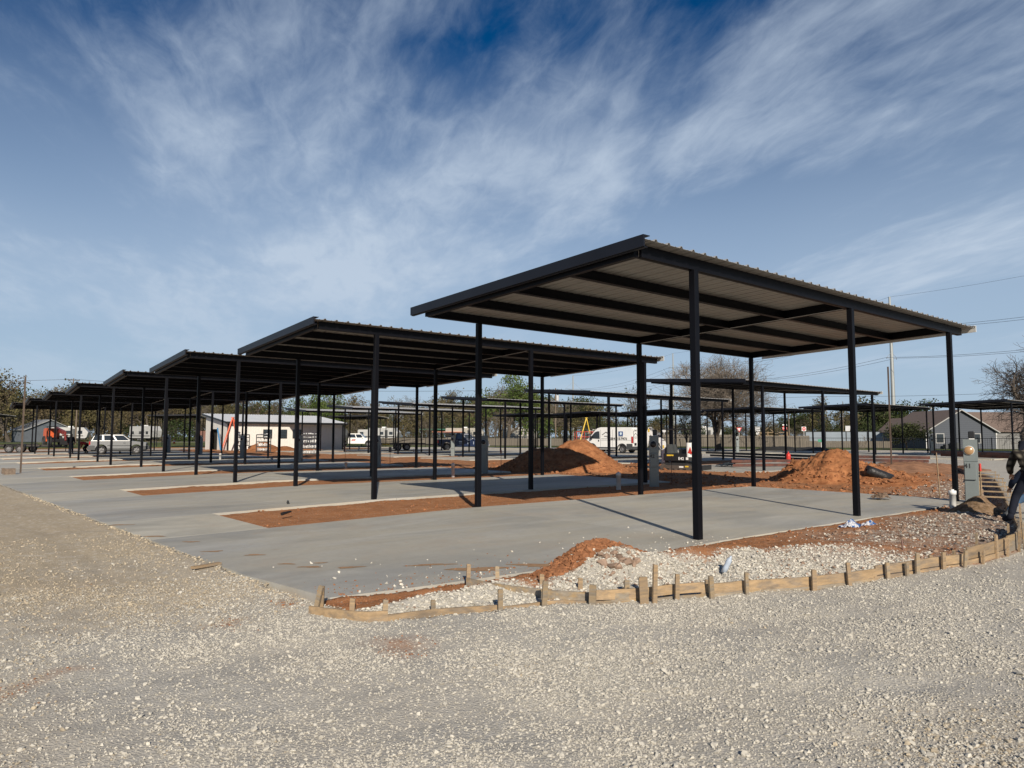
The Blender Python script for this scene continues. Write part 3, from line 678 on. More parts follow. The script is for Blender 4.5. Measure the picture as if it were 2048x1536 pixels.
heap('dirt_heap', [(26.6, 13.2, .98, 2.3, .55), (27.3, 12.3, .5, 2.1, .4), (26.3, 11.6, .25, 1.8, .4)], M_soil, 'rough crumbling red dirt heap beside the black fabric roll', 'dirt heap', 120, rough=.17, seed=17, clods=4200)
heap('dirt_heap', [(28.2, 76.5, .95, 2.4, .3), (30.5, 76.8, .5, 2.6, .4), (33, 77, .4, 2.2, .3)], M_soil, 'low red dirt heap against the white site office wall', 'dirt heap', 60, seed=23)
heap('dirt_heap', [(37.5, 15.2, .34, 2.6, .8), (40, 14.6, .28, 2.4, .7), (35, 15.3, .22, 2.0, .5)], mat('fill_heap', (.27, .145, .085), .95, 0, .3, 2, .8, 9, spec=.1), 'low brown ridge of fill in the right background, beyond the fabric roll', 'dirt heap', 60, seed=29)
heap('dirt_heap', [(17.7, 5.6, .24, .62, .1)], mat('dark_fill', (.16, .105, .06), .95, 0, .35, 8, .9, 25, spec=.1, col2=(.26, .18, .12), c2scale=12), 'small brown soil pile at the foot of the numbered grey pedestal', 'dirt heap', 60, rough=.05, seed=31, base=-.2)
heap('fabric_heap', [(78, 45.2, .5, 3.4, 1.2), (81, 42.8, .42, 3.0, 1)], mat('black_mulch', (.018, .018, .018), .9, 0, .3, 2, .6, 8), 'low black heap at the foot of the metal fence, behind the red gas cylinder', 'heap', 50, seed=37)

# ---------------------------------------------------------------- form boards and stakes
def form_board(pts, z0, h, m, label, th=.022):
    b = MB(); n = len(pts); V = []
    for i, (x, y) in enumerate(pts):
        p = pts[max(i-1, 0)]; q = pts[min(i+1, n-1)]; dx, dy = q[0]-p[0], q[1]-p[1]; L = math.hypot(dx, dy); nx_, ny_ = -dy/L, dx/L
        zg = float(zs(x)) if x < 25 else 0; zz0 = z0(x) if callable(z0) else z0
        for s_, zz_ in ((-1, 0), (1, 0), (1, 1), (-1, 1)): V.append((x+nx_*th/2*s_, y+ny_*th/2*s_, zg+zz0+h*zz_))
    F = []
    for i in range(n-1):
        a = 4*i; c = a+4
        for k in range(4): F.append((a+k, c+k, c+(k+1) % 4, a+(k+1) % 4))
    F += [(3, 2, 1, 0), (4*n-4, 4*n-3, 4*n-2, 4*n-1)]
    b.add(V, F); o = b.build('form_board', m); return tag(o, label, 'form board', 'form boards of the curved kerb')
def fpts(x0, x1, n, off=0.0):
    xs = np.linspace(x0, x1, n); ys = np.interp(xs, FX, FY); dy = np.gradient(ys, xs); L = np.sqrt(1+dy*dy)
    return [(float(x-d/l*off), float(y+off/l)) for x, y, d, l in zip(xs, ys, dy, L)]
form_board(fpts(2.97, 3.46, 7, .02), -.10, .17, M_wood, 'short amber form board rounding the corner of the apron')
form_board(fpts(3.44, 4.5, 8, .03), -.11, .14, M_wood, 'amber form board sunk in gravel, left of the weathered board')
form_board(fpts(4.45, 5.4, 8, .03), -.12, .13, M_wood, 'amber form board almost buried under the weathered one')
form_board([(4.84, 6.70), (4.87, 6.45), (4.93, 6.15), (5.03, 5.85), (5.16, 5.55), (5.33, 5.28), (5.54, 5.05), (5.80, 4.93)], -.03, .115, M_woodg, 'weathered grey board curving from the pad corner to the line of stakes')
form_board(fpts(5.36, 6.5, 8, .03), -.14, .14, M_woodg, 'lower grey board right of the widest stake')
form_board(fpts(5.30, 6.45, 8, .035), .02, .10, M_wood, 'amber upper board where the weathered board joins it')
form_board(fpts(6.45, 8.55, 10, .03), -.15, .14, M_woodg, 'lower grey board half covered by gravel, in the middle of the run')
form_board(fpts(6.42, 8.6, 10, .035), -.01, .105, M_wood, 'long amber upper board in the middle of the run')
form_board(fpts(8.55, 10.3, 8, .03), -.13, .14, M_wood, 'lower amber board before the bend')
form_board(fpts(8.58, 10.35, 8, .036), .02, .11, M_wood, 'upper amber board before the bend')
form_board(fpts(10.28, 11.9, 8, .03), -.10, .14, M_wood, 'lower amber board in the bend at the right edge')
form_board(fpts(10.33, 11.85, 8, .038), .05, .15, M_wood, 'upper amber board in the bend at the right edge')
form_board(fpts(11.8, 14.5, 8, .03), -.06, .28, M_woodg, 'grey board past the bend, cut by the right edge')
form_board(fpts(14.5, 20, 10, .03), -.12, .2, M_wood, 'form board along the trench behind the standing worker')
form_board(fpts(20, 30, 12, .7), -.16, .26, mat('kerb_form', (.035, .035, .035), .7), 'dark kerb form on the inner side of the trench')
form_board(fpts(30, 44.5, 16, .7), -.12, .26, MATS['kerb_form'], 'dark kerb form bending round the far fill')
form_board(fpts(20, 31, 12, .0), -.12, .2, M_wood, 'pale form board on the road side of the trench')
form_board([(28.2, 12.0), (30, 12.9), (32, 13.9), (35, 15.0), (38.5, 16.2)], -.05, .14, M_wood, 'straight pale form board beyond the black fabric roll')
SK = [(3.13, 6.98, .24, .05, 18), (3.31, 6.50, .13, .05, 0), (3.52, 6.23, .13, .05, 0), (3.91, 5.97, .17, .045, 0), (4.47, 5.62, .20, .05, 0), (4.89, 5.45, .26, .055, 0), (5.27, 5.14, .20, .07, 0), (5.71, 4.83, .27, .09, 0), (5.82, 4.80, .39, .05, 0), (6.11, 4.74, .26, .045, 0), (6.48, 4.56, .25, .055, -4), (6.91, 4.42, .24, .04, -5), (7.61, 4.04, .23, .055, 0), (8.11, 3.88, .26, .045, -5), (8.71, 3.72, .20, .05, 0), (9.03, 3.64, .16, .05, 0), (9.21, 3.60, .25, .06, 0), (9.73, 3.50, .21, .055, 0), (10.09, 3.40, .22, .05, 3), (10.63, 3.36, .18, .055, 0), (11.22, 3.37, .32, .06, 4), (11.57, 3.36, .26, .06, 5), (12.14, 3.38, .30, .07, 4), (12.47, 3.40, .40, .09, 0), (13.87, 3.80, .43, .08, 0), (14.97, 4.10, .45, .08, 0),
      (4.90, 6.76, .25, .045, 0), (5.05, 6.40, .15, .045, 0), (5.4, 6.05, .12, .05, 0), (5.6, 5.65, .12, .05, 0), (5.86, 5.2, .14, .06, 0), (6.2, 4.95, .14, .06, 0), (6.60, 4.72, .16, .06, 0), (7.07, 4.52, .10, .04, 0), (7.5, 4.30, .12, .05, 0), (8.38, 4.02, .10, .05, 0), (9.84, 3.68, .14, .06, 0), (10.31, 3.58, .16, .06, 0), (11.19, 3.60, .30, .06, 0), (12.94, 3.72, .30, .07, 0)]
SKL = ['leaning stake at the corner of the concrete apron', 'stub stake just right of the leaning corner stake', 'second stub stake right of the leaning corner stake', 'small stake where the amber board dips into gravel', 'thin amber stake left of the weathered board', 'stake in front of the left part of the weathered board', 'stake in front of the middle of the weathered board', 'widest grey stake of the run, next to the tallest one', 'tallest narrow stake beside the widest one', 'grey stake right of the widest pair', 'leaning grey stake, second right of the widest pair', 'thin leaning stake, third right of the widest pair', 'grey stake standing alone in the long middle stretch', 'stake leaning left past the middle stretch', 'stake with notched top before the bend', 'short stake close behind the wider one before the bend', 'wide stake before the bend', 'stake where the upper board starts to rise', 'amber stake with a low stub beside it', 'stake with red mark in the bend', 'amber stake near the right edge', 'slanting amber stake near the right edge', 'slanting stake against the grey end post', 'broad grey end stake at the right edge', 'stake in the stack at the right edge, below the worker', 'highest stake at the right edge, below the worker',
       'upright grey stake at the left end of the weathered board', 'stub stake behind the left end of the weathered board', 'small stub behind the weathered board near the stone heap', 'amber stub behind the weathered board', 'stub stake behind the board, left of the widest stake', 'short wide stub behind the widest stake', 'amber stub behind the long middle stretch', 'thin low stub inside the form, middle stretch', 'low stub inside the form right of the thin one', 'low stub inside the form before the bend', 'wide stub inside the form in the bend', 'second stub inside the form in the bend', 'tall amber stake inside the form at the bend', 'tall stake inside the form by the right edge']
for (x, y, h, w_, tilt), lb in zip(SK, SKL):
    zg = float(hgt(x, y)); b = MB(); hh = h+.12
    b.box(-w_/2, w_/2, -.012, .012, 0, hh*.96)
    b.add([(-w_/2, -.012, hh*.96), (w_/2, -.012, hh*.96), (w_/2, .012, hh*.96), (-w_/2, .012, hh*.96), (-w_/2*.8, -.011, hh), (w_/2*.9, -.011, hh-.006), (w_/2*.9, .011, hh-.006), (-w_/2*.8, .011, hh)], [(0, 1, 5, 4), (1, 2, 6, 5), (2, 3, 7, 6), (3, 0, 4, 7), (4, 5, 6, 7)])
    for q in (-1, 1): b.tube((q*w_*.18, -.013, hh*.7), (q*w_*.18, -.0155, hh*.7), .003, 6)
    o = b.build('wood_stake', M_wood if rnd.random() < .38 else M_woodg)
    o.location = (x, y, zg-.12); dd = math.atan2(np.interp(x+.1, FX, FY)-np.interp(x-.1, FX, FY), .2)
    o.rotation_euler = (rnd.uniform(-.05, .05), R(tilt)+rnd.uniform(-.05, .05), dd+rnd.uniform(-.15, .15)); tag(o, lb, 'stake', 'wooden stakes of the curved form')
b = MB()       # the second, crossing lath of the corner
b.box(-.02, .02, -.01, .01, 0, .30); o = b.build('wood_stake', M_wood); o.location = (3.20, 6.95, -.22); o.rotation_euler = (.1, R(4), -.8); tag(o, 'upright lath crossing the leaning corner stake', 'stake', 'wooden stakes of the curved form')
# small trench braces behind the worker, each a ladder of lath
for i, (x, y) in enumerate([(19.3, 5.75), (21.2, 6.35), (23.4, 7.05), (25.6, 7.75), (28, 8.5), (30.5, 9.35), (33, 10.2)]):
    r_ = empty('trench_brace', (x, y, -.1), R(17)); tag(r_, ['nearest', 'second', 'third', 'fourth', 'fifth', 'sixth', 'farthest'][i]+' lath brace over the curved trench at the right', 'brace', 'lath braces over the trench')
    for s_ in (-1, 1): b = MB(); b.box(-.03, .03, s_*.33-.012, s_*.33+.012, 0, .34); b.build('upright', M_wood, r_)
    b = MB(); b.box(-.02, .02, -.37, .37, .30, .335); b.build('crossbar', M_wood, r_)
# ---------------------------------------------------------------- vehicle kit
def wheel(parent, x, y, r, w, side, rimmat=None, spokes=5):
    M = Matrix.Translation((x, y, r)) @ Matrix.Rotation(math.pi/2, 4, 'X')
    e = D.objects.new('wheel', None); e.empty_display_size = .1; link(e, parent)
    b = MB(); b.lathe([(r*.60, -w/2), (r*.9, -w/2), (r*.98, -w*.38), (r, -w*.2), (r, w*.2), (r*.98, w*.38), (r*.9, w/2), (r*.60, w/2), (r*.60, -w/2)], 26, M); b.build('tyre', M_black, e)
    b = MB(); s = -side           # outer face sits on -side of the lathe axis
    zo = s*w*.30
    b.lathe([(r*.615, s*w*.46), (r*.58, s*w*.46), (r*.56, s*w*.1), (r*.56, -s*w*.3)], 26, M)
    b.lathe([(r*.17, zo), (r*.15, zo+s*.03), (0.001, zo+s*.035)], 14, M)
    for k in range(spokes):
        a = 2*math.pi*k/spokes; Q = M @ Matrix.Rotation(a, 4, 'Z'); b.box(r*.1, r*.58, -r*.075, r*.075, min(zo-.01, zo+.015), max(zo-.01, zo+.015), Q)
    b.lathe([(r*.56, s*w*.02), (0.001, s*w*.02)], 20, M)
    b.build('rim', rimmat or M_chrome, e)
def arch_profile(pts, arches):
    """outline of a body side with wheel arches; pts run clockwise from the rear bottom over the top to the front bottom; arches (x, r, z of sill)"""
    out_ = list(pts)
    for (cx, r, zc, zsill) in sorted(arches, key=lambda a: -a[0]):
        a0 = math.acos(max(-1, min(1, (zc-zsill)/r))) if False else None
        th0 = math.asin(max(-1, min(1, (zsill-zc)/r)))
        for k in range(0, 13):
            t = th0+(math.pi-2*th0)*k/12; out_.append((cx+r*math.cos(t), zc+r*math.sin(t)))
    return out_
def frustum(b, x0, x1, z0, w0, x2, x3, z1, w1):
    vs = [(x0, -w0, z0), (x1, -w0, z0), (x1, w0, z0), (x0, w0, z0), (x2, -w1, z1), (x3, -w1, z1), (x3, w1, z1), (x2, w1, z1)]
    b.add(vs, [(0, 3, 2, 1), (4, 5, 6, 7), (0, 1, 5, 4), (1, 2, 6, 5), (2, 3, 7, 6), (3, 0, 4, 7)])
def side_glass(parent, fr, u0, u1, v0, v1, side, name='side_window', slant=0.0, m=None):
    x0, x1, z0, w0, x2, x3, z1, w1 = fr
    def P(u, v):
        xa = x0+(x1-x0)*u; xb = x2+(x3-x2)*u; x = xa+(xb-xa)*v; w_ = w0+(w1-w0)*v; z = z0+(z1-z0)*v; return Vector((x, side*(w_+.012), z))
    q = [P(u0, v0), P(u1+slant*0, v0), P(u1, v1), P(u0, v1)]; q2 = [p+Vector((0, -side*.03, 0)) for p in q]
    b = MB(); b.add(q+q2, [(0, 1, 2, 3), (4, 7, 6, 5), (0, 4, 5, 1), (1, 5, 6, 2), (2, 6, 7, 3), (3, 7, 4, 0)]); return b.build(name, m or M_glass, parent)
def end_glass(parent, fr, front, v0, v1, name):
    x0, x1, z0, w0, x2, x3, z1, w1 = fr; xa, xb = (x1, x3) if front else (x0, x2); s = 1 if front else -1
    def P(t, v): return Vector((xa+(xb-xa)*v+s*.012, t*(w0+(w1-w0)*v-.07), z0+(z1-z0)*v))
    q = [P(-1, v0), P(1, v0), P(1, v1), P(-1, v1)]; q2 = [p-Vector((s*.03, 0, 0)) for p in q]
    b = MB(); b.add(q+q2, [(0, 1, 2, 3), (4, 7, 6, 5), (0, 4, 5, 1), (1, 5, 6, 2), (2, 6, 7, 3), (3, 7, 4, 0)]); return b.build(name, M_glass, parent)
def simple(name, m, parent, *boxes, bevel=0.0):
    b = MB()
    for q in boxes: b.box(*q)
    return b.build(name, m, parent, bevel)
M_silver = mat('silver_paint', (.24, .245, .25), .3, .35, .04, 2, spec=.6)
M_cladding = mat('grey_cladding', (.05, .053, .056), .55, 0, .1, 4)
M_navy = mat('navy_paint', (.008, .018, .055), .22, .1, .08, 2, spec=.6)
M_dkred = mat('dark_red_paint', (.16, .018, .015), .5, 0, .1, 3)
# --- silver SUV
def suv():
    root = empty('suv', (13.09, 69.75, -.0), R(-13.9), 'silver sport utility vehicle with roof rack, parked broadside beyond the carports at the left', 'car')
    Wd = .88; r = .37; fx, rx = 1.33, -1.32
    prof = arch_profile([(-2.22, .42), (-2.25, .62), (-2.20, 1.05), (-2.16, 1.10), (.98, 1.12), (1.15, 1.10), (2.02, 1.00), (2.20, .86), (2.24, .60), (2.20, .40)], [(fx, .46, .38, .36), (rx, .46, .38, .36)])
    b = MB(); b.prism(prof, -Wd, Wd); b.build('body', M_silver, root, .04)
    fr = (-2.15, 1.05, 1.08, .86, -1.86, .28, 1.70, .70); b = MB(); frustum(b, *fr); b.build('cabin', M_silver, root, .05)
    for s in (-1, 1):
        side_glass(root, fr, .035, .27, .16, .86, s); side_glass(root, fr, .325, .60, .16, .86, s); side_glass(root, fr, .65, .955, .16, .84, s)
        simple('cladding', M_cladding, root, (-2.23, -1.80, min(s*.86, s*.915), max(s*.86, s*.915), .36, .74), (-.86, .86, min(s*.86, s*.915), max(s*.86, s*.915), .34, .50), (1.80, 2.23, min(s*.86, s*.915), max(s*.86, s*.915), .38, .70), (-.86, .86, min(s*.87, s*.90), max(s*.87, s*.90), .70, .76), bevel=.01)
        simple('door_handle', M_cladding, root, (.33, .50, min(s*.88, s*.90), max(s*.88, s*.90), .93, .97)); simple('door_handle', M_cladding, root, (-.62, -.45, min(s*.88, s*.90), max(s*.88, s*.90), .93, .97))
        simple('mirror', M_silver, root, (.80, .93, min(s*.90, s*1.05), max(s*.90, s*1.05), 1.10, 1.24), bevel=.02)
        simple('tail_light', M_redlt, root, (-2.235, -2.12, min(s*.72, s*.885), max(s*.72, s*.885), .80, 1.08), bevel=.01)
        simple('headlight', M_glass, root, (2.06, 2.225, min(s*.55, s*.885), max(s*.55, s*.885), .74, .92), bevel=.01)
        simple('running_board', M_cladding, root, (-.8, .8, min(s*.86, s*.98), max(s*.86, s*.98), .26, .30))
        for x in (fx, rx): wheel(root, x, s*.78, r, .25, s)
    end_glass(root, fr, True, .12, .9, 'windshield'); end_glass(root, fr, False, .2, .88, 'rear_window')
    simple('bumper', M_cladding, root, (2.16, 2.33, -.86, .86, .38, .68), bevel=.04); simple('bumper', M_cladding, root, (-2.36, -2.18, -.88, .88, .40, .66), bevel=.04)
    b = MB()
    for s in (-1, 1): b.tube((-1.7, s*.60, 1.79), (.0, s*.60, 1.82), .022, 8); [b.tube((x, s*.60, 1.69), (x, s*.60, 1.80), .02, 6) for x in (-1.65, -.8, -.05)]
    for x in (-1.5, -.9, -.3): b.tube((x, -.6, 1.80), (x, .6, 1.80), .018, 6)
    b.build('roof_rack', M_cladding, root)
    simple('underbody', M_blackpaint, root, (-2.1, 2.1, -.7, .7, .26, .45))
suv()
# --- white work van, rear to us
def van():
    h = math.atan2(.978, -.199); root = empty('work_van', (53.35, 48.85, -.02), h, 'white high-roof work van with house logo and phone number, rear door open', 'van')
    Wd = 1.02; r = .38; fx, rx = 1.95, -1.50
    prof = arch_profile([(-2.62, .40), (-2.64, 1.2), (-2.60, 2.42), (-2.50, 2.52), (.9, 2.54), (1.32, 2.44), (1.72, 2.10), (2.28, 1.48), (2.72, 1.22), (2.90, .95), (2.92, .55), (2.86, .36)], [(fx, .47, .40, .36), (rx, .47, .40, .36)])
    b = MB(); b.prism(prof, -Wd, Wd); b.build('body', M_white, root, .07)
    for s in (-1, 1):
        a, c = min(s*1.02, s*1.032), max(s*1.02, s*1.032)
        b = MB(); b.prism([(1.05, 1.38), (2.15, 1.42), (2.18, 1.50), (1.62, 2.04), (1.35, 2.14), (1.08, 2.14)], a, c); b.build('side_window', M_glass, root)
        simple('side_moulding', M_cladding, root, (-.95, 1.42, min(s*1.0, s*1.05), max(s*1.0, s*1.05), .42, .58), (-2.66, -2.02, min(s*1.0, s*1.05), max(s*1.0, s*1.05), .40, .92), (2.44, 2.92, min(s*1.0, s*1.05), max(s*1.0, s*1.05), .36, .80), bevel=.01)
        b = MB()
        for x in (fx, rx):
            pts = [(x+q*math.cos(t), .40+q*math.sin(t)) for q, ts in ((.56, [math.pi*k/10 for k in range(11)]), (.47, [math.pi*k/10 for k in range(10, -1, -1)])) for t in ts]; b.prism(pts, min(s*1.0, s*1.045), max(s*1.0, s*1.045))
        b.build('arch_trim', M_cladding, root)
        simple('tail_light', M_redlt, root, (-2.69, -2.52, min(s*.84, s*1.035), max(s*.84, s*1.035), .98, 1.62), bevel=.03)
        simple('mirror', M_blackpaint, root, (1.92, 2.06, min(s*1.04, s*1.25), max(s*1.04, s*1.25), 1.30, 1.66), bevel=.03)
        simple('door_handle', M_blackpaint, root, (1.12, 1.22, min(s*1.02, s*1.05), max(s*1.02, s*1.05), 1.12, 1.30))
        simple('headlight', M_glass, root, (2.74, 2.90, min(s*.6, s*1.0), max(s*.6, s*1.0), .98, 1.22), bevel=.02)
        simple('panel_seam', M_cladding, root, (.95, .965, a, c, .6, 2.3), (-.45, -.437, a, c, .6, 2.3), (-2.5, .93, a, c, 1.235, 1.25))
        for x in (fx, rx): wheel(root, x, s*.86, r, .24, s, spokes=8)
    b = MB(); b.add([(1.70, -.88, 2.13), (2.30, -.90, 1.50), (2.30, .90, 1.50), (1.70, .88, 2.13), (1.68, -.88, 2.11), (2.28, -.90, 1.48), (2.28, .90, 1.48), (1.68, .88, 2.11)], [(0, 1, 2, 3), (4, 7, 6, 5), (0, 4, 5, 1), (1, 5, 6, 2), (2, 6, 7, 3), (3, 7, 4, 0)])
    for v_ in range(len(b.v)): x, y, z = b.v[v_]; b.v[v_] = (x+.03, y, z+.03)
    b.build('windshield', M_glass, root)
    simple('cargo_opening', mat('van_cargo', (.06, .03, .02), .8, 0, .5, 4), root, (-2.665, -2.62, -.90, .02, .62, 2.30))
    simple('bumper', M_cladding, root, (-2.78, -2.60, -1.0, 1.0, .38, .66), bevel=.03); simple('bumper', M_cladding, root, (2.82, 2.98, -.98, .98, .34, .80), bevel=.04)
    simple('rear_door', M_white, root, (-2.70, -2.645, .03, .92, .66, 2.36), bevel=.01)
    dr = simple('rear_door', M_white, root, (-3.12, -2.66, -1.05, -1.0, .66, 2.36), bevel=.01); dr['label'] = 'white rear door swung open'
    simple('door_window', M_glass, root, (-2.71, -2.70, .82, .90, .95, 2.2)); simple('licence_plate', M_blackpaint, root, (-2.712, -2.70, .30, .72, .74, 1.0))
    # lettering on the side we see (left)
    MS = Matrix.Translation((0, 1.036, 0)) @ Matrix.Rotation(math.pi, 4, 'Z') @ Matrix.Rotation(math.pi/2, 4, 'X')
    def onside(x, z): return Matrix.Translation((x, 1.036, z)) @ Matrix.Rotation(math.pi, 4, 'Z') @ Matrix.Rotation(math.pi/2, 4, 'X')
    text_mesh('phone_number', '254-716-9476', .33, M_print, root, onside(-1.15, 1.40))
    simple('logo_panel', mat('logo_blue', (.02, .07, .22), .5), root, (-1.62, -1.12, 1.034, 1.044, 1.68, 2.12))
    b = MB(); b.ball((-1.37, 1.046, 1.90), (.12, .006, .14), 10, 6); b.box(-1.50, -1.40, 1.044, 1.05, 1.86, 2.02); b.build('logo_mark', mat('logo_pale', (.6, .7, .75), .5), root)
    simple('logo_caption', M_print, root, (-1.62, -1.12, 1.034, 1.04, 1.57, 1.61))
    b = MB(); b.beam((.75, 1.04, 1.78), (.3, 1.04, 2.06), .015, .06); b.beam((.3, 1.04, 2.06), (-.15, 1.04, 1.78), .015, .06); b.box(-.1, .5, 1.034, 1.044, 1.62, 1.68); b.box(-.05, .2, 1.034, 1.044, 1.50, 1.55); b.box(-.55, .85, 1.034, 1.04, 1.38, 1.41); b.build('house_logo', M_print, root)
    b = MB(); b.beam((-2.705, .80, 1.72), (-2.705, .48, 1.95), .012, .05); b.beam((-2.705, .48, 1.95), (-2.705, .15, 1.72), .012, .05); b.box(-2.71, -2.70, .2, .76, 1.56, 1.60); b.box(-2.71, -2.70, .3, .66, 1.44, 1.47); b.build('house_logo', M_print, root)
    text_mesh('phone_number', '254-7', .22, M_print, root, Matrix.Translation((-2.706, .47, 2.2)) @ Matrix.Rotation(-math.pi/2, 4, 'Z') @ Matrix.Rotation(math.pi/2, 4, 'X'))
    simple('underbody', M_blackpaint, root, (-2.5, 2.6, -.8, .8, .28, .45))
van()
# --- pickups
def pickup(loc, rz, paint, label, bed=True, kind='pickup_truck'):
    root = empty(kind, loc, rz, label, 'truck'); r = .41; fx, rx = 1.92, -1.88; Wd = .96
    if bed:
        prof = arch_profile([(-2.95, .55), (-2.98, 1.22), (-1.0, 1.24), (-.98, 1.22), (1.25, 1.24), (2.55, 1.20), (2.85, 1.05), (2.90, .60), (2.85, .45), ], [(fx, .50, .43, .43), (rx, .50, .43, .43)])
    else:
        prof = arch_profile([(-.98, .45), (-.98, 1.22), (1.25, 1.24), (2.55, 1.20), (2.85, 1.05), (2.90, .60), (2.85, .45)], [(fx, .50, .43, .43)])
    b = MB(); b.prism(prof, -Wd, Wd); b.build('body', paint, root, .05)
    fr = (-.95, 1.45, 1.20, .93, -.80, .68, 1.92, .76); b = MB(); frustum(b, *fr); b.build('cabin', paint, root, .06)
    for s in (-1, 1):
        side_glass(root, fr, .08, .46, .14, .84, s); side_glass(root, fr, .52, .95, .14, .82, s)
        simple('door_handle', M_chrome, root, (.0, .16, min(s*.96, s*.985), max(s*.96, s*.985), 1.05, 1.09), (-.86, -.70, min(s*.96, s*.985), max(s*.96, s*.985), 1.05, 1.09))
        simple('mirror', paint, root, (1.02, 1.14, min(s*.98, s*1.2), max(s*.98, s*1.2), 1.20, 1.42), bevel=.02)
        simple('headlight', M_glass, root, (2.72, 2.89, min(s*.6, s*.965), max(s*.6, s*.965), .88, 1.08), bevel=.02)
        simple('door_seam', M_blackpaint, root, (.12, .13, min(s*.955, s*.967), max(s*.955, s*.967), .5, 1.2), (-.9, -.89, min(s*.955, s*.967), max(s*.955, s*.967), .5, 1.2))
        if bed: simple('tail_light', M_redlt, root, (-2.985, -2.86, min(s*.80, s*.97), max(s*.80, s*.97), .82, 1.16), bevel=.01)
        for x in (fx, rx): wheel(root, x, s*.84, r, .27, s, spokes=6)
        if not bed: wheel(root, rx, s*.55, r, .24, s, spokes=6)
    end_glass(root, fr, True, .1, .9, 'windshield'); end_glass(root, fr, False, .3, .85, 'rear_window')
    simple('bumper', M_chrome, root, (2.84, 3.0, -.94, .94, .45, .70), bevel=.03)
    if bed: simple('bumper', M_chrome, root, (-3.1, -2.95, -.92, .92, .50, .70), bevel=.02)
    simple('underbody', M_blackpaint, root, (-2.8, 2.6, -.6, .6, .40, .60)); return root
bp_ = pickup((47.75, 67.1, .0), math.atan2(-.466, .884), M_navy, 'dark blue pickup with lettering on its doors, hitched to a flatbed trailer')
b = MB()
for s in (-1, 1):
    for x in (-2.7, -1.2): b.tube((x, s*.85, 1.2), (x, s*.85, 1.95), .03, 6)
    b.tube((-2.8, s*.85, 1.95), (-1.1, s*.85, 1.95), .03, 6)
b.tube((-2.7, -.85, 1.95), (-2.7, .85, 1.95), .03, 6); b.tube((-1.2, -.85, 1.95), (-1.2, .85, 1.95), .03, 6); b.build('bed_rack', M_pvcg, bp_)
M_decal = mat('pale_decal', (.35, .40, .48), .5)
b = MB(); b.box(-.55, -.2, -.975, -.967, .92, 1.05); b.box(-.52, -.22, -.975, -.967, .80, .83); b.box(-.5, -.25, -.975, -.967, .72, .74)
for k in range(3): b.box(.45+.1*k, .50+.1*k, -.975, -.967, .70, 1.0)
b.box(1.1, 1.16, -.975, -.967, .68, 1.0); b.beam((.35, -.971, 1.08), (.75, -.971, 1.16), .008, .04); b.build('door_lettering', M_decal, bp_)
wp_ = pickup((48.9, 95.6, .05), math.atan2(-.60, .80), M_white, 'white flatbed work truck with a red door sign, right of the site office', bed=False, kind='work_truck')
b = MB(); b.box(-3.3, -1.05, -1.15, 1.15, .88, 1.02); b.box(-1.12, -1.05, -1.1, 1.1, 1.0, 1.95)
for q in range(5): b.box(-3.2+.45*q, -3.14+.45*q, -1.14, -1.08, 1.0, 1.6)
b.box(-3.3, -1.1, -1.15, -1.10, 1.55, 1.62); b.box(-3.0, -2.2, -1.16, -1.0, .5, .86); b.build('flatbed', M_blackpaint, wp_)
b = MB(); b.box(-.60, .02, -.975, -.966, .84, 1.10); b.build('door_sign', mat('sign_red', (.35, .03, .03), .5), wp_); b = MB(); b.box(-.60, -.42, -.982, -.975, .90, 1.08); b.box(-.36, -.02, -.982, -.975, .99, 1.02); b.box(-.36, -.02, -.982, -.975, .91, .93); b.build('door_sign_mark', M_white, wp_)
# --- trailers
def trailer(loc, rz, L, W_, zd, label, wheels, r=.38, deckm=None, rails=True):
    root = empty('flatbed_trailer', loc, rz, label, 'trailer'); deckm = deckm or M_woodg
    b = MB()
    for s in (-1, 1): b.box(-L/2, L/2, s*W_/2-.05, s*W_/2+.05, zd-.16, zd)
    for k in range(8): x = -L/2+L*k/7; b.box(x-.04, x+.04, -W_/2+.05, W_/2-.05, zd-.14, zd-.04)
    b.beam((L/2, -W_*.35, zd-.12), (L/2+1.3, 0, zd-.16), .08, .1); b.beam((L/2, W_*.35, zd-.12), (L/2+1.3, 0, zd-.16), .08, .1); b.tube((L/2+1.1, .1, .1), (L/2+1.1, .1, zd), .035, 8)
    b.build('frame', M_blackpaint, root)
    b = MB(); n = int(L/.15)
    for k in range(n): b.box(-L/2+.005+L*k/n, -L/2+L*(k+1)/n-.008, -W_/2+.05, W_/2-.05, zd-.03, zd+.012)
    b.build('deck', deckm, root)
    for s in (-1, 1):
        b = MB(); x0, x1 = min(wheels)-r*1.25, max(wheels)+r*1.25; y0, y1 = sorted((s*(W_/2+.05), s*(W_/2+.33)))
        b.prism([(x0, r*1.15), (x0+.12, r*2.2), (x1-.12, r*2.2), (x1, r*1.15), (x1-.04, r*1.15), (x1-.15, r*2.2-.05), (x0+.15, r*2.2-.05), (x0+.04, r*1.15)], y0, y1); b.build('fender', M_blackpaint, root)
        for x in wheels: wheel(root, x, s*(W_/2+.19), r, .22, s, spokes=8)
    return root
tr = trailer((41.7, 70.25, 0), math.atan2(-.447, .894), 5.0, 1.9, .80, 'black flatbed trailer carrying scrap lumber, hitched behind the dark blue pickup', (-.55, .40))
simple('tool_box', M_yellow, tr, (-2.3, -1.5, -1.02, -.96, .60, .76), bevel=.01)
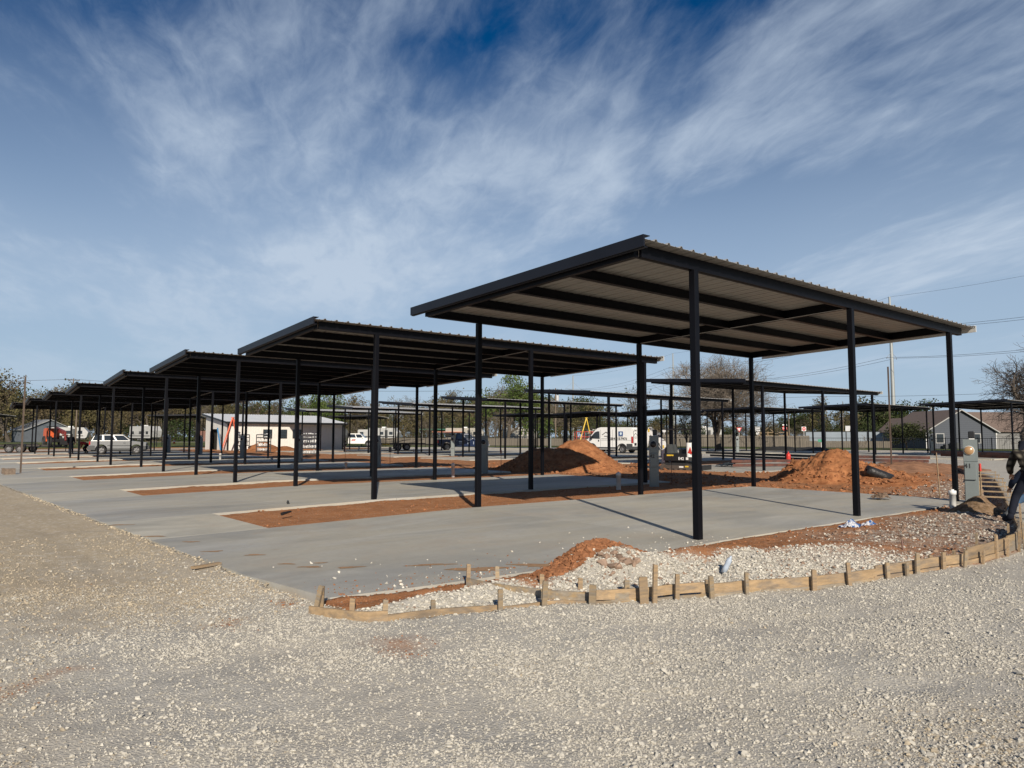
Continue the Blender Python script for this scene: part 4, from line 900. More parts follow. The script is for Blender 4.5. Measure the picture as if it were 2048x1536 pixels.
for k in range(11):
    b = MB(); x = rnd.uniform(-1.6, 2.0); a = rnd.uniform(-.5, .5); L = rnd.uniform(.7, 1.8); b.box(-L/2, L/2, -.05, .05, 0, .04)
    o = b.build('scrap_board', M_wood if k % 2 else M_woodg); wl_ = Matrix.Translation((41.7, 70.25, 0)) @ Matrix.Rotation(math.atan2(-.447, .894), 4, 'Z') @ Matrix.Translation((x, rnd.uniform(-.6, .6), .83+.045*k))
    o.matrix_world = wl_ @ Matrix.Rotation(a, 4, 'Z') @ Matrix.Rotation(rnd.uniform(-.25, .1), 4, 'Y'); tag(o, ('amber' if k % 2 else 'grey')+' scrap board lying on the trailer behind the blue pickup', 'board', 'scrap boards on the trailer')
tl = trailer((6.9, 84.6, -.1), math.atan2(-.5, .86), 6.6, 2.0, .74, 'long empty flatbed trailer with tandem axles in front of the orange telehandler', (-.05, .92), .40)
# --- orange telehandler
def telehandler():
    root = empty('telehandler', (13.7, 115.0, .05), R(-86), 'orange telehandler with dark red boom, parked at the far left behind the trailer', 'telehandler')
    simple('chassis', M_blackpaint, root, (-2.4, 2.3, -.55, .55, .55, .95), bevel=.04)
    b = MB(); b.prism([(-2.9, .62), (-2.95, 1.75), (-2.7, 2.25), (-1.2, 2.30), (-1.0, 1.9), (-1.0, .62)], -.95, .35); b.build('engine_hood', M_orange, root, .08)
    simple('grille', mat('grille_brown', (.20, .05, .02), .7, 0, .2, 12), root, (-2.985, -2.93, -.7, .1, .95, 1.65)); simple('counterweight', M_orange, root, (-3.0, -2.4, -1.05, 1.05, .55, .95), (-2.98, -2.5, .5, 1.05, .95, 2.1), bevel=.06)
    b = MB(); b.beam((-2.6, .55, 2.25), (2.6, .55, 1.75), .42, .46); b.beam((2.4, .55, 1.77), (3.3, .55, 1.66), .32, .34); b.beam((3.2, .55, 1.7), (3.7, .55, .75), .2, .25); b.build('boom', M_dkred, root, .02)
    simple('cab', M_blackpaint, root, (-.8, .75, -.95, .05, .95, 1.15), (-.8, .75, -.95, .05, 2.42, 2.52), (-.8, -.72, -.95, -.87, 1.15, 2.45), (.67, .75, -.95, -.87, 1.15, 2.45), (-.8, -.72, -.03, .05, 1.15, 2.45), (.67, .75, -.03, .05, 1.15, 2.45))
    simple('fender', M_orange, root, (1.0, 2.4, .62, 1.1, 1.35, 1.5), (1.0, 2.4, -1.1, -.62, 1.35, 1.5), bevel=.03)
    for x in (-1.75, 1.75):
        for s in (-1, 1): wheel(root, x, s*.98, .66, .42, s, MATS['grey_cladding'])
    b = MB()
    for s in (-.45, .45): b.box(3.6, 4.9, .55+s-.05, .55+s+.05, .28, .34)
    b.box(3.55, 3.65, -.1, 1.2, .25, 1.0); b.build('fork_carriage', M_steelbk, root)
telehandler(); D.objects['telehandler'].scale = (.95, .95, 1.1)
# --- mini excavator facing left
def excavator():
    root = empty('mini_excavator', (28.86, 21.99, -.08), math.atan2(.960, -.272), 'white and black mini excavator with raised boom behind the grey pedestal', 'excavator')
    tp = [(-.95, .22), (-.85, .08), (-.7, 0), (.7, 0), (.85, .08), (.95, .22), (.85, .40), (.7, .46), (-.7, .46), (-.85, .40)]
    for s in (-1, 1):
        y0, y1 = sorted((s*.52, s*.82)); e = D.objects.new('track', None); link(e, root)
        b = MB(); b.prism(tp, y0, y1)
        for k in range(26):
            x = -.8+1.6*k/25; b.box(x-.012, x+.018, y0, y1, -.02, .0); b.box(x-.012, x+.018, y0, y1, .455, .478)
        b.build('rubber_belt', M_black, e)
        b = MB(); yo = s*.825
        for x, r_ in ((-.74, .19), (.74, .19), (-.3, .09), (0, .09), (.3, .09)): b.tube((x, yo, .23 if abs(x) > .5 else .12), (x, yo+s*.03, .23 if abs(x) > .5 else .12), r_, 16)
        b.box(-.6, .6, min(yo, yo+s*.02), max(yo, yo+s*.02), .16, .34); b.build('track_frame', mat('dusty_black', (.07, .055, .045), .8, 0, .3, 6), e)
        simple('decal', M_white, e, (-.45, -.2, min(yo+s*.02, yo+s*.03), max(yo+s*.02, yo+s*.03), .22, .30)); simple('decal', M_yellow, e, (-.75, -.55, min(yo+s*.03, yo+s*.04), max(yo+s*.03, yo+s*.04), .25, .33))
    simple('turntable', M_blackpaint, root, (-.4, .4, -.4, .4, .46, .60)); b = MB(); b.prism([(-1.05, -.5), (-1.1, 0), (-1.05, .5), (-.7, .78), (.75, .78), (.85, .3), (.85, -.3), (.75, -.78), (-.7, -.78)], .60, 1.0, 'z'); b.build('deck_housing', M_blackpaint, root, .03)
    b = MB(); b.prism([(-1.04, -.45), (-1.09, 0), (-1.04, .45), (-.85, .80), (-.60, .80), (-.60, -.60), (-.85, -.60)], .82, 1.62, 'z'); b.build('counterweight', M_white, root, .09)
    b = MB(); b.prism([(-.95, .98), (-.70, 1.05), (-.85, 1.40)], .79, .815); b.build('counterweight_mark', M_red, root)
    b = MB(); b.prism([(.35, 1.0), (.8, 1.0), (.82, 1.12), (.66, 1.50), (.52, 1.52), (.42, 1.12)], -.5, .5); b.build('floor_console', mat('console_grey', (.06, .065, .065), .6), root, .03)
    b = MB(); b.prism([(-.62, 1.0), (.02, 1.0), (.02, 1.22), (-.4, 1.25), (-.62, 1.8), (-.75, 1.8), (-.8, 1.0)], -.3, .3); b.build('seat', M_blackpaint, root, .05)
    b = MB()
    for x in (-.78, .62):
        for s in (-1, 1): b.beam((x, s*.62, 1.0), (x, s*.62, 2.34), .05, .05)
    b.build('canopy_post', M_blackpaint, root); simple('canopy_roof', M_blackpaint, root, (-.95, .85, -.72, .72, 2.34, 2.40), bevel=.02)
    for s in (-1, 1): b = MB(); b.tube((.1, s*.3, 1.2), (.2, s*.3, 1.75), .02, 6); b.ball((.2, s*.3, 1.78), .04); b.build('joystick', M_blackpaint, root)
    # boom: swing post, gooseneck boom, dipper, bucket
    armr = D.objects.new('arm_assembly', None); armr.empty_display_size = .1; link(armr, root); armr.location = (-.05, 0, 0)
    simple('swing_post', M_blackpaint, armr, (.82, 1.0, -.14, .14, .30, .75), bevel=.02)
    b = MB(); pts = [(1.10, .30), (1.06, 1.30), (1.20, 1.66), (1.95, 2.25)]; 
    for (p, q, w0, w1) in zip(pts[:-1], pts[1:], (.22, .32, .32), (.32, .32, .18)):
        d = Vector((q[0]-p[0], 0, q[1]-p[1])).normalized(); nrm = Vector((-d.z, 0, d.x)); P0 = Vector((p[0], 0, p[1])); Q0 = Vector((q[0], 0, q[1]))
        c = [P0+nrm*w0/2, Q0+nrm*w1/2, Q0-nrm*w1/2, P0-nrm*w0/2]; b.prism([(v.x, v.z) for v in c], -.085, .085)
    b.build('boom', M_white, armr, .012)
    b = MB(); b.prism([(1.90, 2.52), (2.02, 2.50), (2.13, 2.22), (2.36, 1.02), (2.28, 1.0), (1.88, 2.12)], -.075, .075); b.build('dipper_arm', M_white, armr, .01)
    b = MB()
    for p, q, r_ in (((1.18, 1.15), (1.75, 1.95), .04), ((1.30, 1.95), (1.92, 2.50), .035), ((2.12, 2.35), (2.42, 1.35), .03)): b.tube((p[0], .12, p[1]), (q[0], .12, q[1]), r_, 8); b.tube((p[0], -.12, p[1]), (q[0], -.12, q[1]), r_*.7, 8)
    b.build('hydraulic_ram', M_chrome, armr)
    b = MB(); b.path([(.95, .02, 1.0), (1.05, .02, 1.5), (1.25, .02, 1.95), (1.7, .02, 2.2), (1.95, .02, 2.3)], .025, 6); b.build('hose', M_blackpaint, armr)
    b = MB(); b.prism([(2.20, 1.02), (2.46, .98), (2.62, .62), (2.52, .30), (2.22, .12), (2.12, .16), (2.36, .40), (2.38, .70)], -.22, .22); [b.box(2.02, 2.14, -.2+.1*k-.02, -.2+.1*k+.02, .12, .17) for k in range(5)]; b.build('bucket', M_blackpaint, armr, .01)
    for s in (-1, 1): y = s*.088; simple('decal', M_yellow, armr, (1.04, 1.13, min(y, y+s*.006), max(y, y+s*.006), 1.28, 1.46)); simple('decal', M_yellow, armr, (1.94, 2.05, min(y*.9, y*.9+s*.006), max(y*.9, y*.9+s*.006), 2.22, 2.42))
    simple('warning_label', M_yellow, root, (.15, .55, .785, .79, .86, .94))
    text_mesh('model_number', 'E42', .22, M_white, root, Matrix.Translation((-.30, .79, .72)) @ Matrix.Rotation(math.pi, 4, 'Z') @ Matrix.Rotation(math.pi/2, 4, 'X'))
    simple('blade', M_blackpaint, root, (-1.5, -1.42, -.75, .75, .02, .36), (-1.45, -.9, -.45, -.35, .2, .28), (-1.45, -.9, .35, .45, .2, .28))
    root.scale = (.86, .86, .86)
    simple('data_decal', M_white, root, (-.72, -.58, .785, .79, .66, .80))
excavator()

# ---------------------------------------------------------------- site office
def office():
    x0, x1, y0, y1 = 25.6, 39.3, 80.3, 88.3; ze, zr = 3.05, 4.05
    root = empty('site_office', (x0, y0, 0), 0, 'white metal-clad site office with black trim, three small windows and a ribbed pale roof', 'building')
    L, W_ = x1-x0, y1-y0; M_wallw = mat('office_cladding', (.68, .66, .61), .55, .0, .05, 1.5)
    b = MB(); p = []; n = int(L/.30)
    for k in range(n):
        xs = L*k/n; w_ = L/n; p += [(xs, 0), (xs+w_-.05, 0), (xs+w_-.04, -.022), (xs+w_-.015, -.022), (xs+w_-.005, 0)]
    p += [(L, 0), (L, .15), (0, .15)]; b.prism(p, -.1, ze, 'z'); b.build('front_wall', M_wallw, root)
    b = MB(); b.prism([(0.15, -.1), (W_, -.1), (W_, zr), (.15, ze)], L-.15, L, 'x'); b.box(0, L, W_-.12, W_, -.1, zr); b.build('wall', M_wallw, root)
    b = MB(); b.prism([(.15, -.1), (3.6, -.1), (3.6, 2.35), (6.2, 2.35), (6.2, -.1), (W_-.15, -.1), (W_-.15, zr-.02), (.15, ze)], 0, .15, 'x'); b.build('gable_wall', M_wallw, root)
    simple('doorway', mat('dark_interior', (.02, .018, .016), .9), root, (.4, .45, 3.6, 6.2, -.1, 2.4)); simple('brown_door', mat('brown_door', (.09, .035, .028), .6), root, (-.05, -.01, 5.3, 6.15, 0, 2.1))
    b = MB(); prof = []; nn = int((L+.8)/.305)
    for k in range(nn): xs = -.4+(L+.8)*k/nn; w_ = (L+.8)/nn; prof += [(xs, 0), (xs+w_-.08, 0), (xs+w_-.055, .035), (xs+w_-.025, .035), (xs+w_-.001, .001)]
    prof.append((L+.4, 0)); s_ = (zr-ze)/W_; vs = []
    for y in (-.45, W_+.3):
        for a, c in prof: vs.append((a, y, ze+s_*y+.12+c))
    nprf = len(prof); vs += [(x, y, z-.02) for x, y, z in vs]
    fs = [(i, i+1, nprf+i+1, nprf+i) for i in range(nprf-1)]+[(2*nprf+i, 3*nprf+i, 3*nprf+i+1, 2*nprf+i+1) for i in range(nprf-1)]
    b.add(vs, fs); b.build('roof', mat('office_roof', (.60, .61, .62), .5, .15, .08, 1), root)
    b = MB(); b.box(-.42, L+.42, -.52, -.44, ze-.13, ze+.10); b.beam((-.41, -.47, ze+.02), (-.41, W_+.3, ze+s_*W_+.06), .05, .2); b.beam((L+.41, -.47, ze+.02), (L+.41, W_+.3, ze+s_*W_+.06), .05, .2); b.build('eave_trim', M_blackpaint, root)
    b = MB()
    for x in (.03, L-.03): b.box(x-.09, x+.09, -.04, .02, -.1, ze-.1)
    b.build('corner_trim', M_blackpaint, root)
    for x in (3.9, 5.65, 7.35):
        f = simple('window', M_blackpaint, root, (x, x+1.02, -.06, .0, 1.30, 2.32)); f.name = 'window'
        for k in range(3):
            simple('pane', M_glass, f, (x+.06, x+.96, -.065, -.058, 1.36+.31*k, 1.64+.31*k))
    return root
office()
# things leaning on the office
b = MB(); b.box(-.04, .04, -.02, .02, 0, 0)
def ext_ladder(loc, rz, tilt, L, W_, m, label, rungs=10):
    root = empty('ladder', loc, rz, label, 'ladder')
    root.rotation_euler = (tilt, 0, rz)
    for s in (-1, 1): simple('side_rail', m, root, (s*W_/2-.02, s*W_/2+.02, -.04, .04, 0, L))
    for k in range(rungs): z = .25+(L-.4)*k/(rungs-1); b = MB(); b.tube((-W_/2, 0, z), (W_/2, 0, z), .018, 6); b.build('rung', M_galvtrim, root)
    return root
M_orl = mat('orange_fibreglass', (.65, .12, .05), .5); M_bll = mat('blue_fibreglass', (.02, .16, .36), .5)
ext_ladder((25.3, 81.6, 0), R(80), R(-9), 2.5, .5, M_bll, 'blue stepladder folded against the gable end of the site office', 7)
o = simple('lumber_stack', M_woodg, None, (0, .3, 0, .04, 0, 1.1)); o.location = (34.6, 79.9, 0); o.rotation_euler = (R(-14), 0, 0); o.name = 'wall_panel'; tag(o, 'small grey panel leaning on the office wall under the third window', 'panel'); o.data.materials.clear(); o.data.materials.append(M_grey)
# shelf racks with fittings
def rack(loc, rz, label, shelf_label):
    root = empty('pipe_rack', loc, rz, label, 'rack'); W_, H_, dp = 1.3, 1.72, .5
    for sx in (-1, 1):
        for sy in (-1, 1): simple('upright', M_steelbk, root, (sx*W_/2-.04, sx*W_/2+.04, sy*dp/2-.03, sy*dp/2+.03, 0, H_))
    for k, z in enumerate((.14, .58, 1.02, 1.42, 1.70)): simple('shelf', M_steelbk, root, (-W_/2, W_/2, -dp/2, dp/2, z-.025, z+.025), (-W_/2, W_/2, -dp/2-.012, -dp/2+.01, z-.045, z+.045))
    MW = Matrix.Translation(loc) @ Matrix.Rotation(rz, 4, 'Z')
    for k, z in enumerate((.14, .58, 1.02, 1.42, 1.70)):
        for q in range(9 if k < 2 else 6):
            x = -.54+1.08*(q+.5)/(9 if k < 2 else 6); b = MB(); r_ = rnd.uniform(.03, .055); hgt_ = rnd.uniform(.16, .34) if k < 3 else rnd.uniform(.05, .12)
            b.tube((0, 0, .026), (0, 0, .026+hgt_), r_, 9); b.tube((-.0, 0, .026+hgt_*.5), (rnd.uniform(-.1, .1), -.12, .026+hgt_*.55), r_*.8, 8); b.lathe([(r_*1.2, .026+hgt_*.85), (r_*1.2, .03+hgt_), (r_*.8, .03+hgt_)], 9)
            o = b.build('pvc_fitting', M_pvcg if rnd.random() < .55 else M_pvc); o.matrix_world = MW @ Matrix.Translation((x, rnd.uniform(-.16, .05), z)) @ Matrix.Rotation(rnd.uniform(0, 6), 4, 'Z')
            tag(o, 'plastic pipe fitting on the %s shelf of the %s' % (('lowest', 'second', 'third', 'fourth', 'top')[k], shelf_label), 'pipe fitting', 'fittings on the %s shelf of the %s' % (('lowest', 'second', 'third', 'fourth', 'top')[k], shelf_label))
rack((24.4, 55.9, 0), R(-24), 'nearest black rack of pipe fittings on red soil, in front of the white office', 'nearest pipe rack')
rack((25.2, 68.4, 0), R(-20), 'middle black rack of pipe fittings, left of the office windows', 'middle pipe rack')
rack((25.9, 76.3, 0), R(-18), 'farthest black rack of pipe fittings, beside the orange ladder', 'farthest pipe rack')
# ---------------------------------------------------------------- pedestals
def pedestal(loc, rz, label, big=False, number=None, black=False):
    root = empty('power_pedestal', loc, rz, label, 'pedestal', 'grey power pedestals beside the pads'); k = 1.0; w_ = .148*k; d = .11*k; H_ = 1.56 if big else 1.62
    simple('enclosure', M_grey, root, (-w_, w_, -d, d, -.12, H_*.9), bevel=.006)
    simple('meter_box', M_grey, root, (-w_-.004, w_+.004, -d-.015, -d+.05, H_*.66, H_), (-w_-.012, w_+.012, -d-.02, d+.004, H_, H_+.012), bevel=.004)
    simple('outlet_cover', M_grey, root, (-w_*.95, w_*.70, -d-.06, -d+.0, H_*.37, H_*.64), bevel=.008)
    b = MB(); M = Matrix.Translation((-w_*.22, -d-.012, H_*.83)) @ Matrix.Rotation(math.pi/2, 4, 'X'); b.lathe([(.115, 0), (.118, .02), (.105, .028)], 28, M); b.build('meter_ring', M_galvtrim, root)
    b = MB(); b.lathe([(.104, .0), (.104, .035), (.09, .055), (.001, .06)], 28, M); b.build('meter_face', mat('meter_face_tan', (.36, .22, .11), .25) if big else M_blackpaint, root)
    simple('front_panel', M_grey, root, (-w_*.93, w_*.93, -d-.006, -d+.0, .02, H_*.36), bevel=.003)
    if big or black:
        simple('antenna', M_blackpaint, root, (-.03, .11, -.06, .06, H_+.03, H_+.21), bevel=.02); simple('antenna_base', M_pvc, root, (-.02, .10, -.05, .05, H_+.012, H_+.03))
    if number: text_mesh('site_number', number, .155, M_print, root, Matrix.Translation((-w_*.48, -d-.063, H_*.585)) @ Matrix.Rotation(math.pi/2, 4, 'X'))
    return root
fc = lambda x, y: math.atan2(-x, y)*1.0      # turned to the drive in front
pedestal((20.1, 6.52, -.02), R(-70), 'grey power pedestal numbered 41 with round meter, beside the last post of the nearest carport', True, '41')
pl_ = ['grey power pedestal in front of the mini excavator', 'grey power pedestal left of the larger dirt heap', 'grey power pedestal hidden between posts of the third carport', 'grey power pedestal left of the nearest pipe rack', 'grey power pedestal on the sixth pad', 'grey power pedestal left of the site office doorway', 'grey power pedestal on the farthest pad, right of the silver SUV']
for (x, y), lb in zip([(18.75, 15.4), (19.2, 25.3), (18.9, 34.4), (18.2, 43.1), (18.3, 53.9), (18.6, 65.5), (18.4, 75.2)], pl_): pedestal((x, y, 0), R(-45), lb, False, '42' if y < 16 else None, y < 16)
for (x, y), lb in zip([(33.6, 48.6), (57.4, 62.8), (65.0, 42.4), (73.9, 27.2)], ['grey power pedestal in front of the blue pickup', 'grey power pedestal left of the yellow stepladder', 'grey power pedestal in the third row near the bare tree', 'grey power pedestal in front of the grey house']): pedestal((x, y, 0), R(-40), lb, False, None, True)
def stub(loc, r, h, m, label):
    b = MB(); b.lathe([(r, -.15), (r, h*.80), (r*1.16, h*.80), (r*1.18, h*.97), (r*1.05, h), (r*.5, h*1.0), (r*.5, h*1.06), (.001, h*1.06)], 18); o = b.build('pipe_stub', m); o.location = loc; return tag(o, label, 'pipe', 'capped plastic sewer stubs')
stub((17.85, 6.18, -.05), .068, .46, M_pvc, 'white capped pipe stub beside the numbered pedestal')
for (x, y, h, m, lb) in [(16.62, 15.05, .50, M_pvcg, 'dusty capped pipe stub at the edge of the second pad'), (16.5, 23.84, .52, M_pvcg, 'dusty capped pipe stub at the edge of the third pad'), (16.34, 33.0, .3, M_pvcg, 'short dusty pipe stub at the edge of the fourth pad'), (17.1, 44.9, .2, M_pvcg, 'lowest dusty pipe stub, left of the nearest pipe rack'), (15.4, 49.7, .42, M_pvcg, 'dusty pipe stub in front of the blue ladder'), (36.46, 70.59, .40, M_pvc, 'white pipe stub in front of the white work truck'), (35.9, 58.4, .38, M_pvc, 'white pipe stub in front of the flatbed trailer')]: stub((x, y, -.02), .07, h, m, lb)
def lath(loc, h, label, m=None, tilt=(0, 0), w_=.035, top=None, r_=None):
    root = empty('survey_lath', loc, 0, label, 'stake'); root.rotation_euler = (tilt[0], tilt[1], .7)
    simple('shaft', m or M_wood, root, (-w_/2, w_/2, -.008, .008, -.1, h))
    if top: simple('marker', top[0], root, (-top[1]/2, top[1]/2, -.02, .02, h-top[2], h+.01), bevel=.008)
    return root
lath((19.8, 15.5, 0), .95, 'bare stake in front of the mini excavator', M_steelpr, w_=.03)
lath((19.5, 24.5, 0), .98, 'stake with a dark red tag left of the larger dirt heap', M_steelpr, top=(M_dkred, .14, .14), w_=.03)
lath((19.3, 33.8, 0), 1.0, 'stake carrying an upturned dark box, in front of the trailer', M_steelpr, top=(M_cladding, .34, .28), w_=.03)
lath((21.9, 7.9, -.05), 1.22, 'tall leaning lath in the stony fill left of the last post', M_wood, tilt=(0, R(6)), w_=.04)
lath((21.0, 6.6, -.1), 1.02, 'tall lath with a red plastic head right of the numbered pedestal', M_wood, tilt=(0, R(1)), w_=.045, top=(M_red, .075, .19))
lath((22.6, 7.2, -.1), .28, 'short pale peg behind the numbered pedestal', M_wood, w_=.05)
lath((27.3, 9.0, -.1), .3, 'short pale peg beyond the numbered pedestal, near the trench', M_wood, w_=.05)
lath((10.8, 4.4, -.02), .16, 'rusty steel pin in the stony fill inside the bend', M_steelpr, tilt=(0, R(14)), w_=.02)
lath((23.5, 47.6, 0), .9, 'thin stake in front of the nearest pipe rack', M_steelpr, w_=.025)
lath((35.2, 47.2, 0), .95, 'stake with red band in front of the blue pickup', M_pvcg, top=(M_dkred, .08, .10), w_=.05)
# poles
b = MB(); b.box(-.035, .035, -.035, .035, -.1, 4.42); o = b.build('steel_pole', mat('rusty_post', (.085, .06, .045), .8, 0, .3, 3)); o.location = (3.42, 39.4, -.12); tag(o, 'thin rusty steel pole standing in the concrete at the far left', 'pole')
b = MB(); b.box(-.03, .03, -.03, .03, -.2, 5.08); o = b.build('steel_pole', MATS['rusty_post']); o.location = (36.7, 15.35, 0); tag(o, 'tall thin steel pole rising from the fill at the right', 'pole')
b = MB(); b.box(-.2, .2, -.15, .15, 0, .28)
for s in (-1, 1): b.box(-.3, -.2, s*.1-.01, s*.1+.01, .05, .3)
o = b.build('block_crate', mat('crate_brown', (.16, .12, .09), .9, 0, .3, 12)); o.location = (2.95, 38.5, -.14); tag(o, 'small brown crate on the apron left of the thin rusty pole', 'crate')
# gas cylinder
b = MB(); b.lathe([(.001, 0), (.13, 0), (.14, .04), (.14, .42), (.13, .50), (.08, .57), (.04, .58), (.04, .64), (.06, .66), (.001, .68)], 18); o = b.build('gas_cylinder', M_red); o.location = (41.9, 23.7, .0); tag(o, 'red gas cylinder standing by the steel stack', 'cylinder')
# steel stacks
def steel(x0, y0, x1, y1, n, z, m, label, w_=.07, h_=.2, spread=.35, jx=.4):
    d = Vector((x1-x0, y1-y0, 0)); L = d.length; rz = math.atan2(d.y, d.x)
    for k in range(n):
        b = MB(); l_ = L*rnd.uniform(.85, 1.0); b.box(0, l_, -.006, .006, 0, h_); b.box(0, l_, 0, w_, 0, .008); b.box(0, l_, 0, w_, h_-.008, h_)
        o = b.build('steel_purlin', m); o.location = (x0+rnd.uniform(-jx, jx)*d.x/L, y0+rnd.uniform(-jx, jx)*d.y/L+spread*(k/n-.5), z+.21*(k % 2)); o.rotation_euler = (0, 0, rz+rnd.uniform(-.01, .01)); tag(o, label[0], 'steel purlin', label[1])
steel(49.5, 34.9, 45.6, 22.2, 6, .02, M_steelbk, ('long black steel purlin in the stack behind the red gas cylinder', 'black purlins stacked behind the gas cylinder'), h_=.15, spread=.9)
steel(33.0, 22.0, 39.6, 19.2, 2, .03, M_steelpr, ('red-primed steel purlin lying on the pad beyond the nearest carport', 'red-primed purlins on the pad'), h_=.14, spread=.3)
steel(45.9, 22.0, 47.5, 17.6, 3, .05, M_steelpr, ('red-primed purlin behind the crumbling dirt heap', 'primed purlins behind the crumbling heap'), h_=.18, spread=.4)
steel(63.5, 23.0, 57.0, 12.0, 4, .08, M_steelpr, ('rust brown purlin in the stack before the grey house', 'rust brown purlins before the grey house'), h_=.22, spread=1.2)
# black fabric roll
b = MB(); b.lathe([(.06, -.62), (.24, -.62), (.245, -.3), (.25, .2), (.24, .62), (.05, .62)], 26); b.lathe([(.255, -.1), (.258, -.09), (.255, -.08)], 26)
o = b.build('fabric_roll', mat('black_fabric', (.014, .014, .015), .5, 0, .4, 5, .8, 9)); o.scale = (.72, .72, .72); o.location = (25.75, 11.2, .30); o.rotation_euler = Vector((.70, -.62, -.36)).to_track_quat('Z', 'Y').to_euler(); tag(o, 'black plastic wrapped fabric roll lying on the slope of the crumbling heap', 'fabric roll')
import mathutils
def crumple(name, loc, sx, sy, h, m, label, cat, seed, n=26):
    ax = np.linspace(-1, 1, n); X, Y = np.meshgrid(ax, ax); rr = np.hypot(X, Y); rag = 1+.35*fbm(X*3, Y*3, .7, 3, seed)
    Z = h*np.clip(1-rr/rag, 0, 1)**.6*(1+.9*fbm(X, Y, 2.6, 4, seed+1))+h*.25*np.abs(fbm(X, Y, 6, 3, seed+2)); X2_ = X*sx+sx*.1*fbm(X, Y, 3, 2, seed+4); Y2_ = Y*sy
    i2 = np.arange(n*n).reshape(n, n); q = np.stack([i2[:-1, :-1], i2[:-1, 1:], i2[1:, 1:], i2[1:, :-1]], -1).reshape(-1, 4); q = q[((rr/rag).ravel()[q] < .97).all(1)]
    o = D.objects.new(name, np_mesh(name, np.stack([X2_, Y2_, Z], -1).reshape(-1, 3), q, m, False)); link(o); o.location = loc; return tag(o, label, cat)
M_film = mat('blue_white_film', (.55, .56, .60), .25, 0, .1, 6, col2=(.03, .10, .28), c2scale=7, c2thr=(.48, .52))
o = crumple('plastic_bag', (13.05, 6.22, -.05), .30, .16, .13, M_film, 'larger crumpled blue and white plastic bag at the pad edge', 'plastic bag', 61)
o = crumple('plastic_bag', (13.55, 6.12, -.05), .24, .12, .10, M_film, 'smaller crumpled blue and white plastic bag at the pad edge', 'plastic bag', 67)
crumple('rag', (19.1, 8.3, 0), .34, .24, .17, mat('brown_rag', (.14, .095, .065), .9, 0, .5, 7), 'brown crumpled rag near the back corner of the first pad', 'rag', 71)
crumple('tarp', (33.6, 22.6, .02), .9, .5, .16, mat('dark_tarp', (.02, .028, .035), .6, 0, .4, 5), 'dark crumpled tarp on the pad behind the nearest carport', 'tarp', 73)
b = MB(); b.lathe([(.001, -.10), (.032, -.10), (.034, -.03), (.030, .0), (.034, .03), (.032, .07), (.013, .10), (.013, .12), (.001, .12)], 14); o = b.build('plastic_bottle', mat('bottle_plastic', (.42, .48, .56), .12, 0, spec=.8)); o.location = (7.55, 5.1, float(hgt(7.55, 5.1))+.09); o.rotation_euler = (R(20), R(15), 0); tag(o, 'clear plastic bottle lying on the white stone', 'bottle')
o = simple('amber_offcut', M_wood, None, (-.2, .2, -.04, .04, 0, .03)); o.location = (2.95, 9.95, -.125); o.rotation_euler = (0, 0, .3); o.name = 'wood_offcut'; tag(o, 'amber wood offcut lying across the edge of the apron', 'offcut')
for i, (x, y, s_, rz) in enumerate([(5.9, 14.6, .16, .6), (6.9, 17.0, .09, 1.2)]):
    b = MB(); b.tube((-s_, 0, .04), (s_, 0, .06), .035, 8, .02); o = b.build('pipe_offcut', M_blackpaint); o.location = (x, y, -.05); o.rotation_euler = (0, 0, rz); tag(o, ['black pipe offcut lying on the first red soil strip', 'tiny black offcut on the far edge of the first soil strip'][i], 'pipe')
# red scissor lift and yellow stepladder
def scissor():
    root = empty('scissor_lift', (58.2, 55.6, 0), math.atan2(-.6, .8), 'red scissor lift with railed platform behind the larger dirt heap', 'scissor lift'); L, W_ = 5.2, 1.7
    simple('chassis', M_blackpaint, root, (-1.6, 1.6, -.7, .7, .25, .55), bevel=.03); simple('platform', M_red, root, (-L/2, L/2, -W_/2, W_/2, .92, 1.06), (-L/2, L/2, -W_/2-.03, -W_/2, .80, 1.0), bevel=.01)
    for x in (-1.2, 1.2):
        for s in (-1, 1): wheel(root, x, s*.78, .3, .2, s)
    b = MB(); b.beam((-1.5, .0, .58), (1.5, 0, .9), .5, .06); b.beam((-1.5, .0, .9), (1.5, 0, .58), .4, .06); b.build('scissor_arm', M_steelbk, root)
    b = MB(); n = 6
    for s in (-1, 1):
        for z in (1.55, 2.12): b.tube((-L/2, s*W_/2, z), (L/2, s*W_/2, z), .028, 6)
        for k in range(n+1): x = -L/2+L*k/n; b.tube((x, s*W_/2, 1.06), (x, s*W_/2, 2.12), .026, 6)
    for x in (-L/2, L/2):
        for z in (1.55, 2.12): b.tube((x, -W_/2, z), (x, W_/2, z), .028, 6)
    b.build('guard_rail', M_red, root); simple('control_box', M_cladding, root, (-1.2, -.6, -.3, .3, 1.06, 1.9), (-.2, .3, -.4, .2, 1.06, 2.0))
scissor()
def stepladder(loc, rz, H_, m, label):
    root = empty('stepladder', loc, rz, label, 'ladder')
    for s in (-1, 1): b = MB(); b.beam((-H_*.28, s*.36, 0), (0, s*.15, H_), .05, .11); b.build('side_rail', m, root); b = MB(); b.beam((H_*.22, s*.34, 0), (.05, s*.15, H_*.98), .04, .09); b.build('rear_leg', m, root)
    for k in range(11): t = (k+1)/12; w_ = .36+(.15-.36)*t; simple('tread', m if k % 3 else M_galvtrim, root, (-H_*.28*(1-t)-.05, -H_*.28*(1-t)+.05, -w_, w_, H_*t-.015, H_*t+.015))
    simple('top_cap', m, root, (-.14, .16, -.2, .2, H_, H_+.06)); return root
stepladder((25.2, 77.5, 0), R(-35), 3.5, M_orl, 'tall orange stepladder standing at the left corner of the site office')
stepladder((59.9, 59.2, 0), R(-45), 3.75, M_yellow, 'tall yellow stepladder standing behind the red scissor lift')
